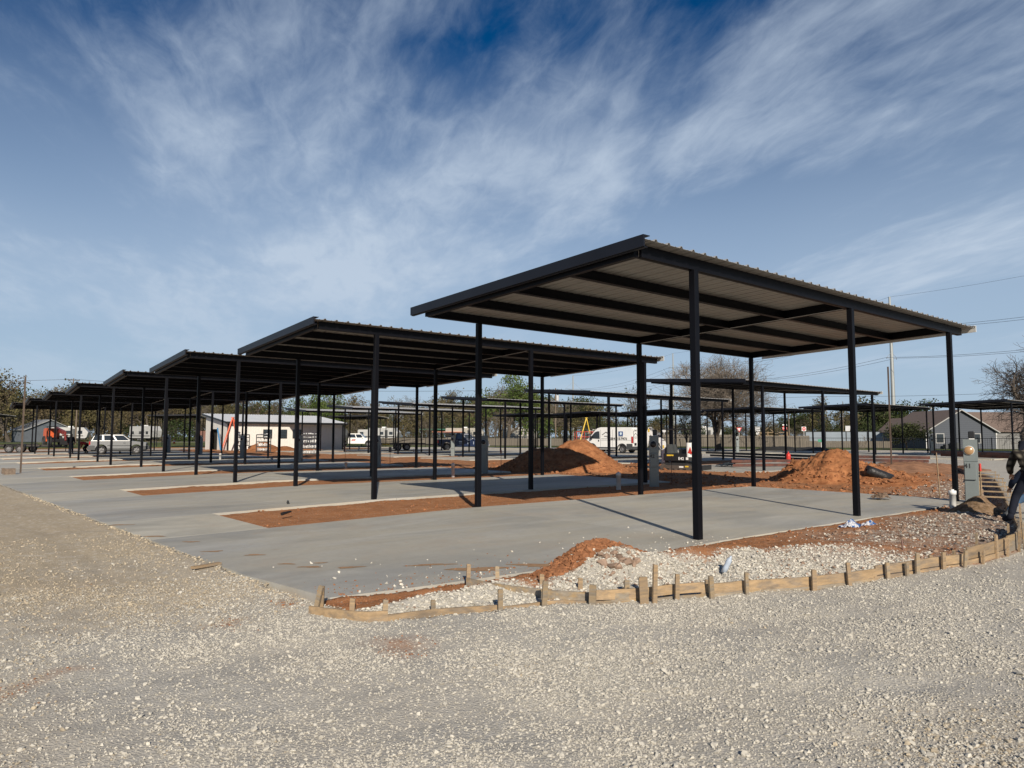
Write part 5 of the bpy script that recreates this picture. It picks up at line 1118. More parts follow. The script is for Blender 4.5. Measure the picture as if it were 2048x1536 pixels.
o = MB().lathe([(.001, 0), (.24, 0), (.24, .03), (.16, .03), (.05, .72), (.001, .72)], 16).build('traffic_cone', mat('cone_orange', (.75, .10, .03), .6)); o.location = (30.0, 119.5, .35); tag(o, 'orange traffic cone at the edge of the far grass', 'cone')
b = MB(); b.lathe([(.13, .30), (.095, .47)], 16); o2 = b.build('reflective_band', M_white, o); o2.scale = (1.04, 1.04, 1)
# ---------------------------------------------------------------- trees
def foliage_mat(name, c1, c2, c3, scale=.5):
    m = D.materials.new(name); m.use_nodes = True; n = m.node_tree.nodes; l = m.node_tree.links; b = n['Principled BSDF']
    b.inputs['Roughness'].default_value = .7; b.inputs['Specular IOR Level'].default_value = .2
    co = n.new('ShaderNodeTexCoord'); nz = n.new('ShaderNodeTexNoise'); nz.inputs['Scale'].default_value = scale; nz.inputs['Detail'].default_value = 5; l.new(co.outputs['Object'], nz.inputs['Vector'])
    mr = n.new('ShaderNodeMapRange'); l.new(nz.outputs[0], mr.inputs[0]); mr.inputs[1].default_value = .35; mr.inputs[2].default_value = .65
    mx_ = n.new('ShaderNodeMix'); mx_.data_type = 'RGBA'; l.new(mr.outputs[0], mx_.inputs[0]); mx_.inputs[6].default_value = (*c1, 1); mx_.inputs[7].default_value = (*c2, 1)
    oi = n.new('ShaderNodeObjectInfo'); m2 = n.new('ShaderNodeMix'); m2.data_type = 'RGBA'
    mm = n.new('ShaderNodeMath'); mm.operation = 'MULTIPLY'; mm.inputs[1].default_value = .75; l.new(oi.outputs['Random'], mm.inputs[0]); l.new(mm.outputs[0], m2.inputs[0]); l.new(mx_.outputs[2], m2.inputs[6]); m2.inputs[7].default_value = (*c3, 1)
    l.new(m2.outputs[2], b.inputs['Base Color'])
    tr_ = n.new('ShaderNodeBsdfTranslucent'); l.new(m2.outputs[2], tr_.inputs[0]); ms = n.new('ShaderNodeMixShader'); ms.inputs[0].default_value = .25
    l.new(b.outputs[0], ms.inputs[1]); l.new(tr_.outputs[0], ms.inputs[2]); l.new(ms.outputs[0], n['Material Output'].inputs[0]); return m
M_bark = mat('bark', (.085, .07, .055), .95, 0, .35, 2.5)
M_twig = mat('bare_twigs', (.15, .125, .10), .9, 0, .3, .6)
M_twigd = mat('dark_twigs', (.075, .062, .052), .9, 0, .3, .6)
M_leafA = foliage_mat('spring_leaves', (.115, .105, .042), (.17, .145, .068), (.135, .10, .062))
M_leafB = foliage_mat('budding_twig_tips', (.14, .115, .07), (.18, .15, .10), (.11, .10, .06))
M_leafC = foliage_mat('evergreen_leaves', (.035, .055, .018), (.07, .095, .03), (.06, .065, .028))
M_leafG = foliage_mat('fresh_green_leaves', (.075, .12, .028), (.13, .17, .045), (.09, .12, .035))
class Grow:
    def __init__(s, seed): s.r = random.Random(seed); s.seg = []; s.tips = []
    def branch(s, p, d, L, r, lvl, maxl, nch, spread, up, wob, ratio=.66, rr=.55):
        n = 4 if lvl < 2 else 3; q = p.copy(); dd = d.copy(); pts = [(q.copy(), r)]
        for k in range(n):
            dd = (dd+Vector((s.r.gauss(0, wob), s.r.gauss(0, wob), s.r.gauss(0, wob)*.6+up*.12))).normalized()
            q = q+dd*L/n; r1 = r*(1-(k+1)/n*(1-rr)); s.seg.append((pts[-1][0], q.copy(), pts[-1][1], r1, lvl)); pts.append((q.copy(), r1))
        if lvl >= maxl: s.tips.append((q, dd)); return
        for c in range(nch[lvl]):
            t = 1.0 if c == 0 else s.r.uniform(.35, 1.0); i = min(int(t*n), n-1); f = t*n-i; base = pts[i][0].lerp(pts[i+1][0], f); rb = pts[i][1]*(1-f)+pts[i+1][1]*f
            ax = dd.orthogonal().normalized(); ax.rotate(Matrix.Rotation(s.r.uniform(0, 2*math.pi), 3, dd)); ang = s.r.uniform(.45, 1.1)*spread*(.55 if c == 0 else 1)
            nd = dd.copy(); nd.rotate(Matrix.Rotation(ang, 3, ax)); s.branch(base, nd, L*ratio*s.r.uniform(.75, 1.2), rb*(.82 if c == 0 else .6), lvl+1, maxl, nch, spread, up, wob, ratio, rr)
def seg_arrays(segs, minr, nside=4):
    P = np.array([s_[0][:] for s_ in segs]); Q = np.array([s_[1][:] for s_ in segs]); r0 = np.maximum([s_[2] for s_ in segs], minr); r1 = np.maximum([s_[3] for s_ in segs], minr)
    d = Q-P; d /= np.maximum(np.linalg.norm(d, axis=1, keepdims=True), 1e-6); a = np.cross(d, np.array([.31, .17, .93])); a /= np.maximum(np.linalg.norm(a, axis=1, keepdims=True), 1e-6); b = np.cross(d, a)
    th = 2*np.pi*np.arange(nside)/nside; ring = a[:, None]*np.cos(th)[None, :, None]+b[:, None]*np.sin(th)[None, :, None]
    co = np.stack([P[:, None]+ring*r0[:, None, None], Q[:, None]+ring*r1[:, None, None]], 1).reshape(-1, 3); n = len(segs); base = (np.arange(n)*2*nside)[:, None]
    k = np.arange(nside); f = np.stack([base+k, base+(k+1) % nside, base+nside+(k+1) % nside, base+nside+k], -1).reshape(-1, 4); return co, f
def leaf_quads(tips, n, rad, size, seed, squash=.8, vmask=None):
    rs = np.random.RandomState(seed); T = np.array([t[0][:] for t in tips]); idx = rs.randint(0, len(T), n); c = T[idx]+rs.normal(0, rad, (n, 3))*np.array([1, 1, squash])
    u_ = rs.normal(0, 1, (n, 3)); u_ /= np.linalg.norm(u_, axis=1, keepdims=True); w_ = rs.normal(0, 1, (n, 3)); v_ = np.cross(u_, w_); v_ /= np.linalg.norm(v_, axis=1, keepdims=True)
    s1 = size*rs.uniform(.5, 1.3, (n, 1)); s2 = s1*rs.uniform(.5, 1, (n, 1)); co = np.stack([c-u_*s1, c-v_*s2, c+u_*s1, c+v_*s2], 1).reshape(-1, 3); return co, np.arange(n*4).reshape(n, 4)
def make_tree(name, seed, H, maxl, nch, spread, up, wob, trunk_r, leafm=None, nleaf=0, lrad=.5, lsize=.2, trunkfrac=.25, twigm=None, twigr=.02, lean=0, ratio=.66, split=2, squash=.8):
    g = Grow(seed); g.branch(Vector((0, 0, -.3)), Vector((lean, 0, 1)).normalized(), H*trunkfrac, trunk_r, 0, maxl, nch, spread, up, wob, ratio, .75)
    top = max(s_[1].z for s_ in g.seg); k = H/top
    g.seg = [(a*k, b*k, r0, r1, l_) for a, b, r0, r1, l_ in g.seg]; g.tips = [(t*k, d) for t, d in g.tips]
    root = empty(name)
    def put(nm, co, f, m, smooth=True): o = D.objects.new(nm, np_mesh(nm, co, f, m, smooth)); link(o, root)
    lo = [s_ for s_ in g.seg if s_[4] < split]; hi = [s_ for s_ in g.seg if s_[4] >= split]
    co, f = seg_arrays(lo, .02, 8); put('trunk', co, f, M_bark)
    if nleaf:
        co1, f1 = seg_arrays(hi, twigr, 3); put('branches', co1, f1, twigm or M_twigd)
        co2, f2 = leaf_quads(g.tips, nleaf, lrad, lsize, seed, squash); put('crown', co2, f2, leafm, False)
    elif hi: co1, f1 = seg_arrays(hi, twigr, 3); put('crown', co1, f1, twigm or M_twig, False)
    return root
PROT = {}
def proto(key, *a, **k): PROT[key] = [make_tree(*a, **k), 0, k.get('H') or a[2]]
PV = {'A': [], 'B': [], 'C': [], 'U': [], 'V': []}
for s_ in (1, 2, 3): PV['A'].append((make_tree('oak_tree', s_, 14, 4, (5, 4, 4, 3), 1.0, .5, .16, .38, M_leafA, 3800, .55, .19, .26, twigr=.028), 14))
for s_ in (11, 12): PV['B'].append((make_tree('budding_tree', s_, 14, 5, (4, 4, 3, 3, 3), .9, .7, .16, .34, M_leafB, 1600, .35, .10, .26, M_twig, twigr=.022), 14))
for s_ in (21, 22): PV['C'].append((make_tree('evergreen_tree', s_, 12, 3, (6, 5, 5), 1.1, .3, .14, .40, M_leafC, 5200, .75, .22, .22), 12))
for s_ in (31, 32): PV['U'].append((make_tree('shrub', s_, 4, 3, (6, 5, 4), 1.3, .3, .2, .10, M_leafC if s_ == 31 else M_leafA, 3000, .38, .11, .12, twigr=.02), 4))
PV['V'].append((make_tree('thicket_bush', 41, 4, 4, (6, 4, 4, 3), 1.2, .4, .2, .09, M_leafB, 1500, .25, .07, .12, M_twig, twigr=.016), 4))
used_ = set()
def place_tree(kind, x, y, h, label, group, z=0.0):
    v = rnd.randrange(len(PV[kind])); o, H0 = PV[kind][v]
    if (kind, v) in used_: o = copy_tree(o)
    used_.add((kind, v)); s_ = h/H0; o.location = (x, y, z); o.rotation_euler = (0, 0, rnd.uniform(0, 6.28)); w_ = s_*rnd.uniform(.95, 1.35); o.scale = (w_, w_, s_); tag(o, label, 'bush' if kind in 'UV' else 'tree', group); return o
TREES = [(1.8, 286.9, 12.3, 'A'),(5.6, 296.5, 18.1, 'A'),(7.6, 273.0, 16.4, 'C'),(9.4, 253.6, 16.9, 'A'),(13.0, 273.1, 18.0, 'A'),(16.1, 262.7, 18.8, 'A'),(18.6, 246.1, 16.3, 'A'),(23.2, 259.0, 18.5, 'A'),(27.2, 274.8, 17.4, 'A'),(28.3, 245.8, 15.6, 'A'),(34.3, 260.4, 18.1, 'C'),(39.6, 275.8, 18.3, 'A'),(36.3, 232.0, 16.0, 'A'),(44.7, 263.0, 16.8, 'A'),(43.9, 235.8, 16.5, 'A'),(50.3, 251.4, 18.1, 'B'),(47.1, 216.8, 13.5, 'A'),(54.1, 228.6, 14.8, 'A'),(57.8, 226.1, 14.1, 'A'),(65.2, 239.8, 14.6, 'A'),(61.7, 215.9, 12.8, 'B'),(66.0, 218.7, 13.6, 'A'),(72.4, 227.0, 13.5, 'B'),(67.7, 198.7, 11.7, 'A'),(77.8, 218.2, 14.2, 'A'),(87.6, 234.1, 15.0, 'B'),(80.7, 203.8, 12.6, 'C'),(90.0, 218.4, 12.2, 'A'),(82.4, 189.3, 12.1, 'B'),(97.2, 215.5, 15.1, 'B'),(94.2, 199.4, 14.7, 'C'),(98.0, 200.5, 12.8, 'A'),(103.5, 200.1, 14.1, 'A'),(97.9, 181.6, 12.1, 'A'),(104.3, 183.8, 12.2, 'A'),(123.8, 207.4, 14.1, 'B'),(111.8, 178.9, 13.3, 'B'),(110.5, 170.0, 13.2, 'A'),(126.4, 185.0, 15.1, 'B'),(125.6, 177.8, 15.2, 'A'),(125.9, 169.9, 13.0, 'A'),(134.9, 175.6, 16.6, 'B'),(141.2, 177.3, 18.1, 'B'),(152.1, 184.5, 18.3, 'B'),(144.1, 167.7, 17.2, 'A'),(140.1, 156.2, 13.7, 'B'),(153.6, 163.8, 14.2, 'B'),(147.0, 151.6, 13.1, 'B'),(165.8, 165.2, 13.6, 'C'),(153.5, 147.4, 11.8, 'A'),(129.6, 119.9, 6.3, 'C'),(128.0, 114.5, 5.7, 'C'),(162.3, 140.8, 6.9, 'A'),(143.6, 119.0, 6.2, 'A'),(179.1, 143.7, 8.1, 'C'),(165.5, 128.0, 7.3, 'A'),(171.4, 128.5, 5.5, 'B'),(182.6, 132.8, 7.7, 'B'),(168.2, 117.9, 6.3, 'A'),(174.2, 117.9, 5.9, 'B'),(165.0, 107.1, 6.2, 'A'),(194.7, 120.8, 6.3, 'C'),(152.3, 91.2, 5.5, 'A'),(180.9, 104.7, 5.8, 'A'),(201.8, 111.4, 8.2, 'C'),(179.3, 94.9, 8.9, 'C'),(188.2, 96.0, 9.5, 'B'),(183.7, 89.9, 7.5, 'A'),(184.8, 87.1, 7.2, 'C'),(205.4, 93.7, 9.2, 'C'),(229.7, 100.8, 11.8, 'C'),(196.3, 81.8, 8.3, 'B'),(191.6, 76.4, 7.2, 'C'),(178.4, 68.6, 6.4, 'A'),(198.2, 73.0, 7.3, 'A'),(245.8, 86.3, 8.3, 'A'),(240.5, 80.2, 8.6, 'C'),(204.0, 64.9, 6.8, 'A'),(208.0, 63.6, 7.9, 'A'),(234.0, 68.6, 8.5, 'A'),(256.8, 71.0, 8.8, 'A'),(218.8, 57.2, 9.0, 'A'),(253.0, 62.6, 11.7, 'A'),(256.8, 60.5, 10.9, 'A'),(244.9, 55.4, 10.5, 'A'),(247.8, 52.4, 12.4, 'C'),(5.3, 363.4, 18.0, 'C'),(11.3, 372.9, 20.8, 'A'),(17.0, 355.9, 19.3, 'A'),(20.7, 310.6, 17.8, 'C'),(28.9, 337.2, 19.3, 'A'),(32.6, 305.7, 18.0, 'C'),(44.7, 349.5, 19.7, 'A'),(49.4, 335.2, 19.8, 'C'),(47.6, 289.7, 17.0, 'C'),(55.8, 305.3, 18.6, 'A'),(57.2, 279.5, 15.5, 'C'),(72.0, 317.5, 18.3, 'C'),(77.3, 305.4, 16.1, 'C'),(78.9, 285.3, 15.7, 'C'),(85.7, 288.8, 14.4, 'C'),(82.0, 259.7, 13.3, 'C'),(96.5, 284.4, 16.0, 'C'),(101.1, 279.1, 14.7, 'C'),(95.9, 248.2, 13.1, 'C'),(113.4, 274.0, 14.1, 'C'),(109.5, 247.7, 14.7, 'C'),(125.6, 268.7, 15.0, 'C'),(134.6, 268.7, 14.8, 'A'),(135.9, 257.9, 13.0, 'C'),(124.9, 223.1, 11.0, 'C'),(135.3, 227.7, 11.6, 'A'),(137.9, 217.1, 12.8, 'C'),(141.9, 210.4, 15.0, 'A'),(152.1, 212.9, 16.1, 'C'),(156.9, 208.3, 13.6, 'A'),(162.4, 205.3, 17.7, 'C'),(185.9, 222.2, 20.2, 'C'),(187.5, 211.3, 13.3, 'A'),(184.3, 195.5, 16.3, 'C'),(182.5, 185.2, 15.1, 'C'),(187.3, 182.7, 13.9, 'A'),(198.2, 183.3, 7.4, 'A'),(214.6, 187.3, 6.3, 'A'),(203.3, 168.9, 5.4, 'C'),(215.8, 171.2, 4.7, 'C'),(209.9, 158.2, 4.5, 'A'),(212.0, 151.5, 4.0, 'A'),(232.4, 156.5, 3.8, 'C'),(240.4, 155.6, 4.3, 'C'),(254.3, 157.9, 6.1, 'C'),(274.1, 162.7, 7.6, 'C'),(243.2, 138.7, 7.3, 'A'),(272.0, 145.9, 7.8, 'C'),(256.9, 130.9, 8.3, 'C'),(286.4, 138.5, 10.0, 'C'),(286.5, 130.0, 11.1, 'A'),(260.7, 113.4, 9.8, 'A'),(263.5, 109.3, 8.4, 'C'),(316.9, 124.1, 8.5, 'C'),(299.3, 109.5, 6.1, 'C'),(313.6, 107.7, 6.2, 'C'),(328.6, 107.6, 7.0, 'C'),(287.7, 89.7, 5.4, 'C'),(328.2, 95.5, 9.4, 'C'),(313.4, 86.5, 10.1, 'C'),(310.6, 79.0, 11.0, 'C'),(306.1, 73.3, 10.2, 'A'),(357.4, 79.8, 12.3, 'C'),(3.7, 253.9, 5.8, 'U'),(8.3, 251.8, 5.1, 'U'),(10.9, 231.9, 4.2, 'U'),(14.2, 230.1, 6.2, 'U'),(19.1, 239.1, 3.8, 'V'),(21.1, 223.1, 4.4, 'U'),(26.4, 233.0, 4.0, 'U'),(29.3, 230.1, 5.6, 'V'),(30.9, 219.4, 3.8, 'U'),(35.1, 219.0, 4.2, 'V'),(37.9, 208.5, 6.3, 'U'),(43.7, 219.2, 5.6, 'U'),(45.2, 208.0, 6.1, 'U'),(49.1, 204.5, 6.3, 'V'),(51.7, 197.3, 6.3, 'U'),(57.7, 200.4, 5.8, 'V'),(60.8, 199.5, 6.2, 'U'),(61.6, 188.9, 4.7, 'U'),(66.0, 186.9, 4.9, 'U'),(70.0, 184.6, 4.3, 'U'),(74.0, 180.8, 5.5, 'U'),(79.4, 182.5, 5.3, 'V'),(84.5, 180.2, 3.7, 'V'),(84.5, 172.4, 4.0, 'V'),(93.2, 181.8, 6.7, 'V'),(94.5, 175.4, 5.6, 'U'),(94.4, 167.1, 5.9, 'V'),(101.8, 170.5, 4.3, 'U'),(101.1, 161.1, 3.6, 'U'),(106.2, 159.9, 6.1, 'U'),(106.7, 152.4, 5.9, 'U'),(112.8, 152.1, 3.8, 'U'),(118.1, 151.4, 5.0, 'U'),(121.5, 146.9, 6.5, 'V'),(127.7, 146.5, 4.2, 'U'),(125.0, 137.2, 5.5, 'U'),(133.9, 139.9, 4.6, 'U'),(141.4, 139.0, 3.9, 'V'),(111.4, 104.2, 5.2, 'U'),(122.1, 109.2, 4.1, 'V'),(120.0, 103.0, 5.6, 'U'),(132.2, 107.8, 3.5, 'U'),(136.1, 106.3, 5.3, 'V'),(124.2, 93.1, 5.3, 'U'),(138.7, 98.0, 3.7, 'V'),(139.8, 93.9, 4.6, 'U'),(137.7, 87.2, 3.3, 'V'),(153.8, 92.9, 4.2, 'U'),(150.6, 87.3, 3.6, 'V'),(148.9, 81.8, 5.4, 'V'),(158.3, 81.9, 3.4, 'U'),(152.6, 74.3, 4.9, 'U'),(153.3, 70.3, 3.3, 'U'),(170.5, 73.9, 5.3, 'U'),(170.9, 70.0, 4.2, 'V'),(169.8, 65.5, 4.7, 'V'),(169.2, 61.5, 4.6, 'U'),(188.4, 64.5, 5.5, 'U'),(175.9, 57.4, 4.3, 'V'),(175.9, 54.6, 4.2, 'V'),(182.5, 52.8, 5.5, 'U'),(189.4, 52.0, 5.6, 'U'),(196.1, 49.8, 3.5, 'U'),(199.0, 46.6, 3.8, 'U'),(202.7, 45.0, 5.6, 'U')]
SEC = [(-.95, 'at the far left behind the grey shed'), (-.62, 'behind the far left carports'), (-.42, 'behind the silver SUV and the cone'), (-.27, 'behind the white site office'), (-.12, 'behind the flatbed trailer and blue pickup'), (.08, 'behind the larger dirt heap'), (.27, 'behind the van and mini excavator'), (.42, 'behind the corrugated fence'), (9, 'behind the grey house at the right')]
WD = {'A': 'olive spring oak', 'B': 'bare budding tree', 'C': 'dark evergreen tree', 'U': 'low leafy bush', 'V': 'brown twiggy bush'}
for i, (x, y, h, t) in enumerate(TREES):
    f_ = x*.634+y*.773; r_ = x*.773-y*.634; tt = r_/f_; d_ = math.hypot(x, y)
    sec = next(n_ for a_s, n_ in SEC if tt < a_s)
    lb = WD[t]+' in the tree line '+sec
    if t in 'AC' and f_ > 246: lb = WD[t]+' in the rearmost trees '+sec
    place_tree(t, x, y, h, lb, 'tree line: '+lb, .0)
# trees that stand out
PG = make_tree('leafy_tree', 51, 12, 4, (5, 4, 4, 3), 1.0, .6, .15, .36, M_leafG, 6500, .6, .17, .24); PG.location = (73.1, 166.3, 0); tag(PG, 'fresh green tree rising behind the right end of the site office', 'tree')
g2 = copy_tree(PG); g2.location = (82.9, 177.6, 0); g2.rotation_euler = (0, 0, 2.2); g2.scale = (1.1, 1.1, 1.05); tag(g2, 'second fresh green tree, right of the one behind the site office', 'tree')
g3 = copy_tree(PG); g3.location = (94.4, 116.6, 0); g3.rotation_euler = (0, 0, 4.0); g3.scale = (1.15, 1.15, 1.2); tag(g3, 'tall leafy oak showing between the first two carport roofs', 'tree')
g4 = copy_tree(PV['A'][1][0]); g4.location = (15.2, 200.9, 0); g4.scale = (1.25, 1.25, 1.15); tag(g4, 'tallest oak at the left edge, above the grey shed', 'tree')
for q, (x, y, h, lb) in enumerate([(191.7, 82.0, 12.6, 'dark round-topped evergreen left of the tall grey monopole'), (199.0, 77.5, 10.8, 'lower dark evergreen behind the tall grey monopole'), (166.4, 83.3, 10.6, 'rounded oak beside the wooden utility pole with a crossarm')]):
    o = copy_tree(PV['C' if q < 2 else 'A'][q % 2][0]); o.location = (x, y, 0); k_ = h/(12 if q < 2 else 14); o.scale = (k_*1.25, k_*1.25, k_); o.rotation_euler = (0, 0, q*2.1); tag(o, lb, 'tree')
o = make_tree('ornamental_tree', 61, 3.4, 3, (6, 6, 5), 1.1, .5, .15, .09, M_leafC, 3400, .26, .10, .35); o.location = (101.0, 40.2, 0); o.scale = (1.35, 1.35, 1.0); tag(o, 'small dense round tree left of the grey house', 'tree')
hero = make_tree('bare_tree', 73, 12.6, 6, (8, 6, 5, 4, 4, 3), 1.0, .32, .17, .30, None, 0, trunkfrac=.24, twigm=M_twig, twigr=.0115, split=3, ratio=.72); hero.location = (75.9, 51.9, 0); hero.scale = (1.25, 1.25, 1.0); tag(hero, 'large bare spreading tree behind the second row carports', 'tree')
hero2 = make_tree('bare_tree', 85, 13.2, 6, (8, 6, 5, 4, 4, 3), 1.15, .05, .20, .42, None, 0, trunkfrac=.22, twigm=M_twigd, twigr=.011, split=3, ratio=.72); hero2.location = (89.5, 23.3, 0); hero2.scale = (1.3, 1.3, 1.0); tag(hero2, 'dark bare tree with drooping branches at the right edge', 'tree')
pod = make_tree('pod_tree', 91, 9.6, 4, (6, 4, 4, 3), .8, .9, .14, .16, M_leafC, 420, .12, .12, .2, M_twig, twigr=.016); pod.location = (81.4, 69.0, 0); tag(pod, 'slender bare tree with dark clusters of pods, behind the van', 'tree')
pod2 = make_tree('pod_tree', 93, 6.6, 4, (5, 4, 4, 3), .9, .8, .14, .12, M_leafC, 300, .12, .10, .2, M_twig, twigr=.014); pod2.location = (80.5, 60.5, 0); tag(pod2, 'lower pod-bearing bare tree right of the slender one', 'tree')
for q, (x, y, h, lb) in enumerate([(88.0, 112.0, 6.5, 'pinkish budding tree in front of the fence, right of the blue pickup'), (76.0, 118.0, 5.6, 'second budding tree in front of the fence, nearer the pickup')]):
    o = copy_tree(PV['B'][q][0]); o.location = (x, y, 0); o.scale = (h/14*1.3, h/14*1.3, h/14); tag(o, lb, 'tree')
for q, (x, y, rz) in enumerate([(86.0, 52.0, 0), (92.0, 41.5, 1)]):
    o = make_tree('bare_shrub', 95+q, 1.9, 4, (5, 3, 3, 2), .8, .8, .12, .045, None, 0, trunkfrac=.14, twigm=M_twig, twigr=.012, split=1); o.location = (x, y, 0); tag(o, ['small bare shrub behind the metal fence, near the green sign', 'bare vase-shaped shrub behind the metal fence, left of the corrugated fence'][q], 'shrub')

# ---------------------------------------------------------------- fences
FL = [(50, 103), (62, 90), (74, 75.5), (84, 61.5), (92, 46.8), (99.5, 30), (106, 10), (110, -6)]
def seglen(a, b): return math.hypot(b[0]-a[0], b[1]-a[1])
for i, (a, b_) in enumerate(zip(FL[:-1], FL[1:])):
    L = seglen(a, b_); rz = math.atan2(b_[1]-a[1], b_[0]-a[0]); root = empty('metal_fence', (a[0], a[1], 0), rz, ['leftmost stretch of black picket fence, behind the blue pickup', 'second stretch of black picket fence, left of the scissor lift', 'third stretch of black picket fence, behind the van', 'stretch of black picket fence behind the bare tree carport', 'stretch of black picket fence before the corrugated fence', 'stretch of black picket fence in front of the grey house', 'rightmost stretch of black picket fence at the edge'][i], 'fence', 'black metal picket fence')
    root.name = 'metal_fence'
    b = MB(); b.box(0, L, -.02, .02, 1.44, 1.50); b.box(0, L, -.02, .02, .16, .21); b.build('rail', M_blackpaint, root)
    b = MB(); n = int(L/.24)
    for k in range(n): x = L*(k+.5)/n; b.box(x-.011, x+.011, -.010, .010, .05, 1.45)
    b.build('pickets', M_blackpaint, root)
    for k in range(int(L/3.4)+1): x = k*3.4+.05; b = MB(); b.box(x-.045, x+.045, -.045, .045, -.1, 1.58); b.build('fence_post', M_blackpaint, root)
M_picket = mat('weathered_picket', (.15, .13, .105), .9, 0, .3, 1.2, stretch=(6, 6, .4))
def wood_fence(a, b_, h, label, z=0.0):
    L = seglen(a, b_); rz = math.atan2(b_[1]-a[1], b_[0]-a[0]); root = empty('wooden_fence', (a[0], a[1], z), rz, label, 'fence', 'weathered wooden fences beyond the park'); n = int(L/.15); b = MB()
    for k in range(n):
        x = L*k/n; hh = h+rnd.uniform(-.03, .03); b.box(x+.004, x+L/n-.008, -.01+rnd.uniform(-.008, .008), .012, 0, hh)
    b.build('pickets', M_picket, root); b = MB(); b.box(0, L, .014, .05, .35, .44); b.box(0, L, .014, .05, h-.4, h-.31); b.build('rail', M_picket, root)
wood_fence((88, 84), (101.5, 67), 1.95, 'tall weathered fence behind the large bare tree')
wood_fence((101.6, 66.8), (110, 58.5), 1.8, 'weathered fence between the bare tree and the corrugated fence')
wood_fence((104, 58), (116, 41.5), 1.0, 'lower weathered fence in front of the corrugated fence')
wood_fence((64, 116), (88, 84), 1.25, 'weathered fence behind the van and the scissor lift')
M_corr = mat('corrugated_sheet', (.30, .345, .39), .45, .1, .12, .8, stretch=(.4, .4, 3))
a, b_ = (112.5, 60.5), (119.5, 43.5); L = seglen(a, b_); root = empty('corrugated_fence', (a[0], a[1], 0), math.atan2(b_[1]-a[1], b_[0]-a[0]), 'pale blue-grey corrugated metal fence left of the grey house', 'fence')
b = MB(); p = []
for k in range(22): z = .1+.105*k; p += [(.0, z), (.03, z+.03), (.03, z+.07), (.0, z+.10)]
p += [(-.03, 2.42), (-.03, .1)]; b.prism([(q0, q1) for q0, q1 in p], 0, L, 'x'); b.build('sheet', M_corr, root); b = MB(); b.box(0, L, -.06, .06, 2.42, 2.50)
b.build('cap', M_cladding, root)
for k in range(7): x = L*k/6; b = MB(); b.box(x-.05, x+.05, -.12, -.04, 0, 2.45); b.build('fence_post', M_cladding, root)
# ---------------------------------------------------------------- houses
def house(name, loc, rz, L, W_, ze, zr, wall, roof, label, over=.4, cat='house'):
    root = empty(name, loc, rz, label, cat)      # gable faces -y ; ridge along y
    b = MB(); b.prism([(-L/2, -.2), (L/2, -.2), (L/2, ze), (0, zr-.1), (-L/2, ze)], 0, W_); b.build('wall', wall, root)
    s_ = (zr-ze)/(L/2); b = MB()
    for s in (-1, 1):
        xo = s*(L/2+over); zo = ze-s_*over
        b.prism([(0, zr), (xo, zo), (xo, zo+.14), (0, zr+.14)], -over, W_+over)
    b.build('roof', roof, root)
    b = MB()
    for s in (-1, 1): b.beam((0, -over-.02, zr+.05), (s*(L/2+over), -over-.02, ze-s_*over+.05), .05, .13)
    b.build('barge_board', mat('dull_trim', (.34, .34, .33), .6), root); return root
M_siding = D.materials.new('grey_siding'); M_siding.use_nodes = True
_n = M_siding.node_tree.nodes; _l = M_siding.node_tree.links; _b = _n['Principled BSDF']; _b.inputs['Roughness'].default_value = .75
_tc = _n.new('ShaderNodeTexCoord'); _w = _n.new('ShaderNodeTexWave'); _w.bands_direction = 'Z'; _w.wave_profile = 'SAW'; _w.inputs['Scale'].default_value = 1.1; _l.new(_tc.outputs['Object'], _w.inputs['Vector'])
_r = _n.new('ShaderNodeValToRGB'); _r.color_ramp.elements[0].color = (.03, .035, .045, 1); _r.color_ramp.elements[1].color = (.07, .08, .098, 1); _r.color_ramp.elements[0].position = .02; _r.color_ramp.elements[1].position = .16; _l.new(_w.outputs[0], _r.inputs[0]); _l.new(_r.outputs[0], _b.inputs['Base Color'])
M_shingle = mat('brown_shingles', (.155, .115, .095), .9, 0, .25, 6, .4, 10)
hr_ = R(-38)
hs_ = house('house', (112.3, 37.5, 0), hr_, 9.9, 11, 2.45, 5.4, M_siding, M_shingle, 'grey clapboard gable house with brown shingle roof behind the black fence at the right')
for x in (-3.0, 2.2):
    f = simple('window', MATS['dull_trim'], hs_, (x-.62, x+.62, -.05, .02, .75, 2.15)); simple('pane', M_glass, f, (x-.5, x+.5, -.06, -.048, .85, 1.44), (x-.5, x+.5, -.06, -.048, 1.48, 2.05))
simple('downspout', M_white, hs_, (4.95, 5.03, -.1, -.02, 0, 2.5), (-5.03, -4.95, -.1, -.02, 0, 2.5)); simple('gutter', M_white, hs_, (5.0, 5.3, -.1, .2, 2.05, 2.25))
simple('conduit', M_white, hs_, (-.35, -.28, -.08, -.01, .0, 2.6)); simple('air_conditioner', M_cladding, hs_, (-1.9, -.9, -1.1, -.3, 0, .85), (-2.9, -2.4, -.9, -.4, 0, .6), bevel=.03)
w2_ = simple('wing_wall', mat('pale_block', (.19, .19, .185), .85, 0, .15, 1.2), hs_, (4.95, 14, .6, 9, -.2, 2.35)); simple('wing_roof', M_shingle, hs_, (4.9, 14.4, .2, 9.5, 2.35, 2.5)); b = MB(); b.prism([(.0, 2.3), (9.4, 2.3), (5, 5.35), (4, 5.35)], 0.4, 14, 'x', Matrix.Translation((0, 1.4, 0))); b.build('roof', M_shingle, hs_)
simple('garage_door', M_white, hs_, (9.0, 12.5, .55, .6, 0, 2.1)); simple('door_shadow_gap', M_blackpaint, hs_, (9.2, 12.3, .53, .55, 1.5, 1.9))
o = house('white_house', (161.3, 61.6, 0), R(-30), 6, 8, 3.2, 5.6, M_white, M_shingle, 'small white house showing behind the round tree, left of the grey house'); simple('window', M_glass, o, (-1.6, -.8, -.03, .02, 1.4, 2.7), (.6, 1.4, -.03, .02, 1.4, 2.7))
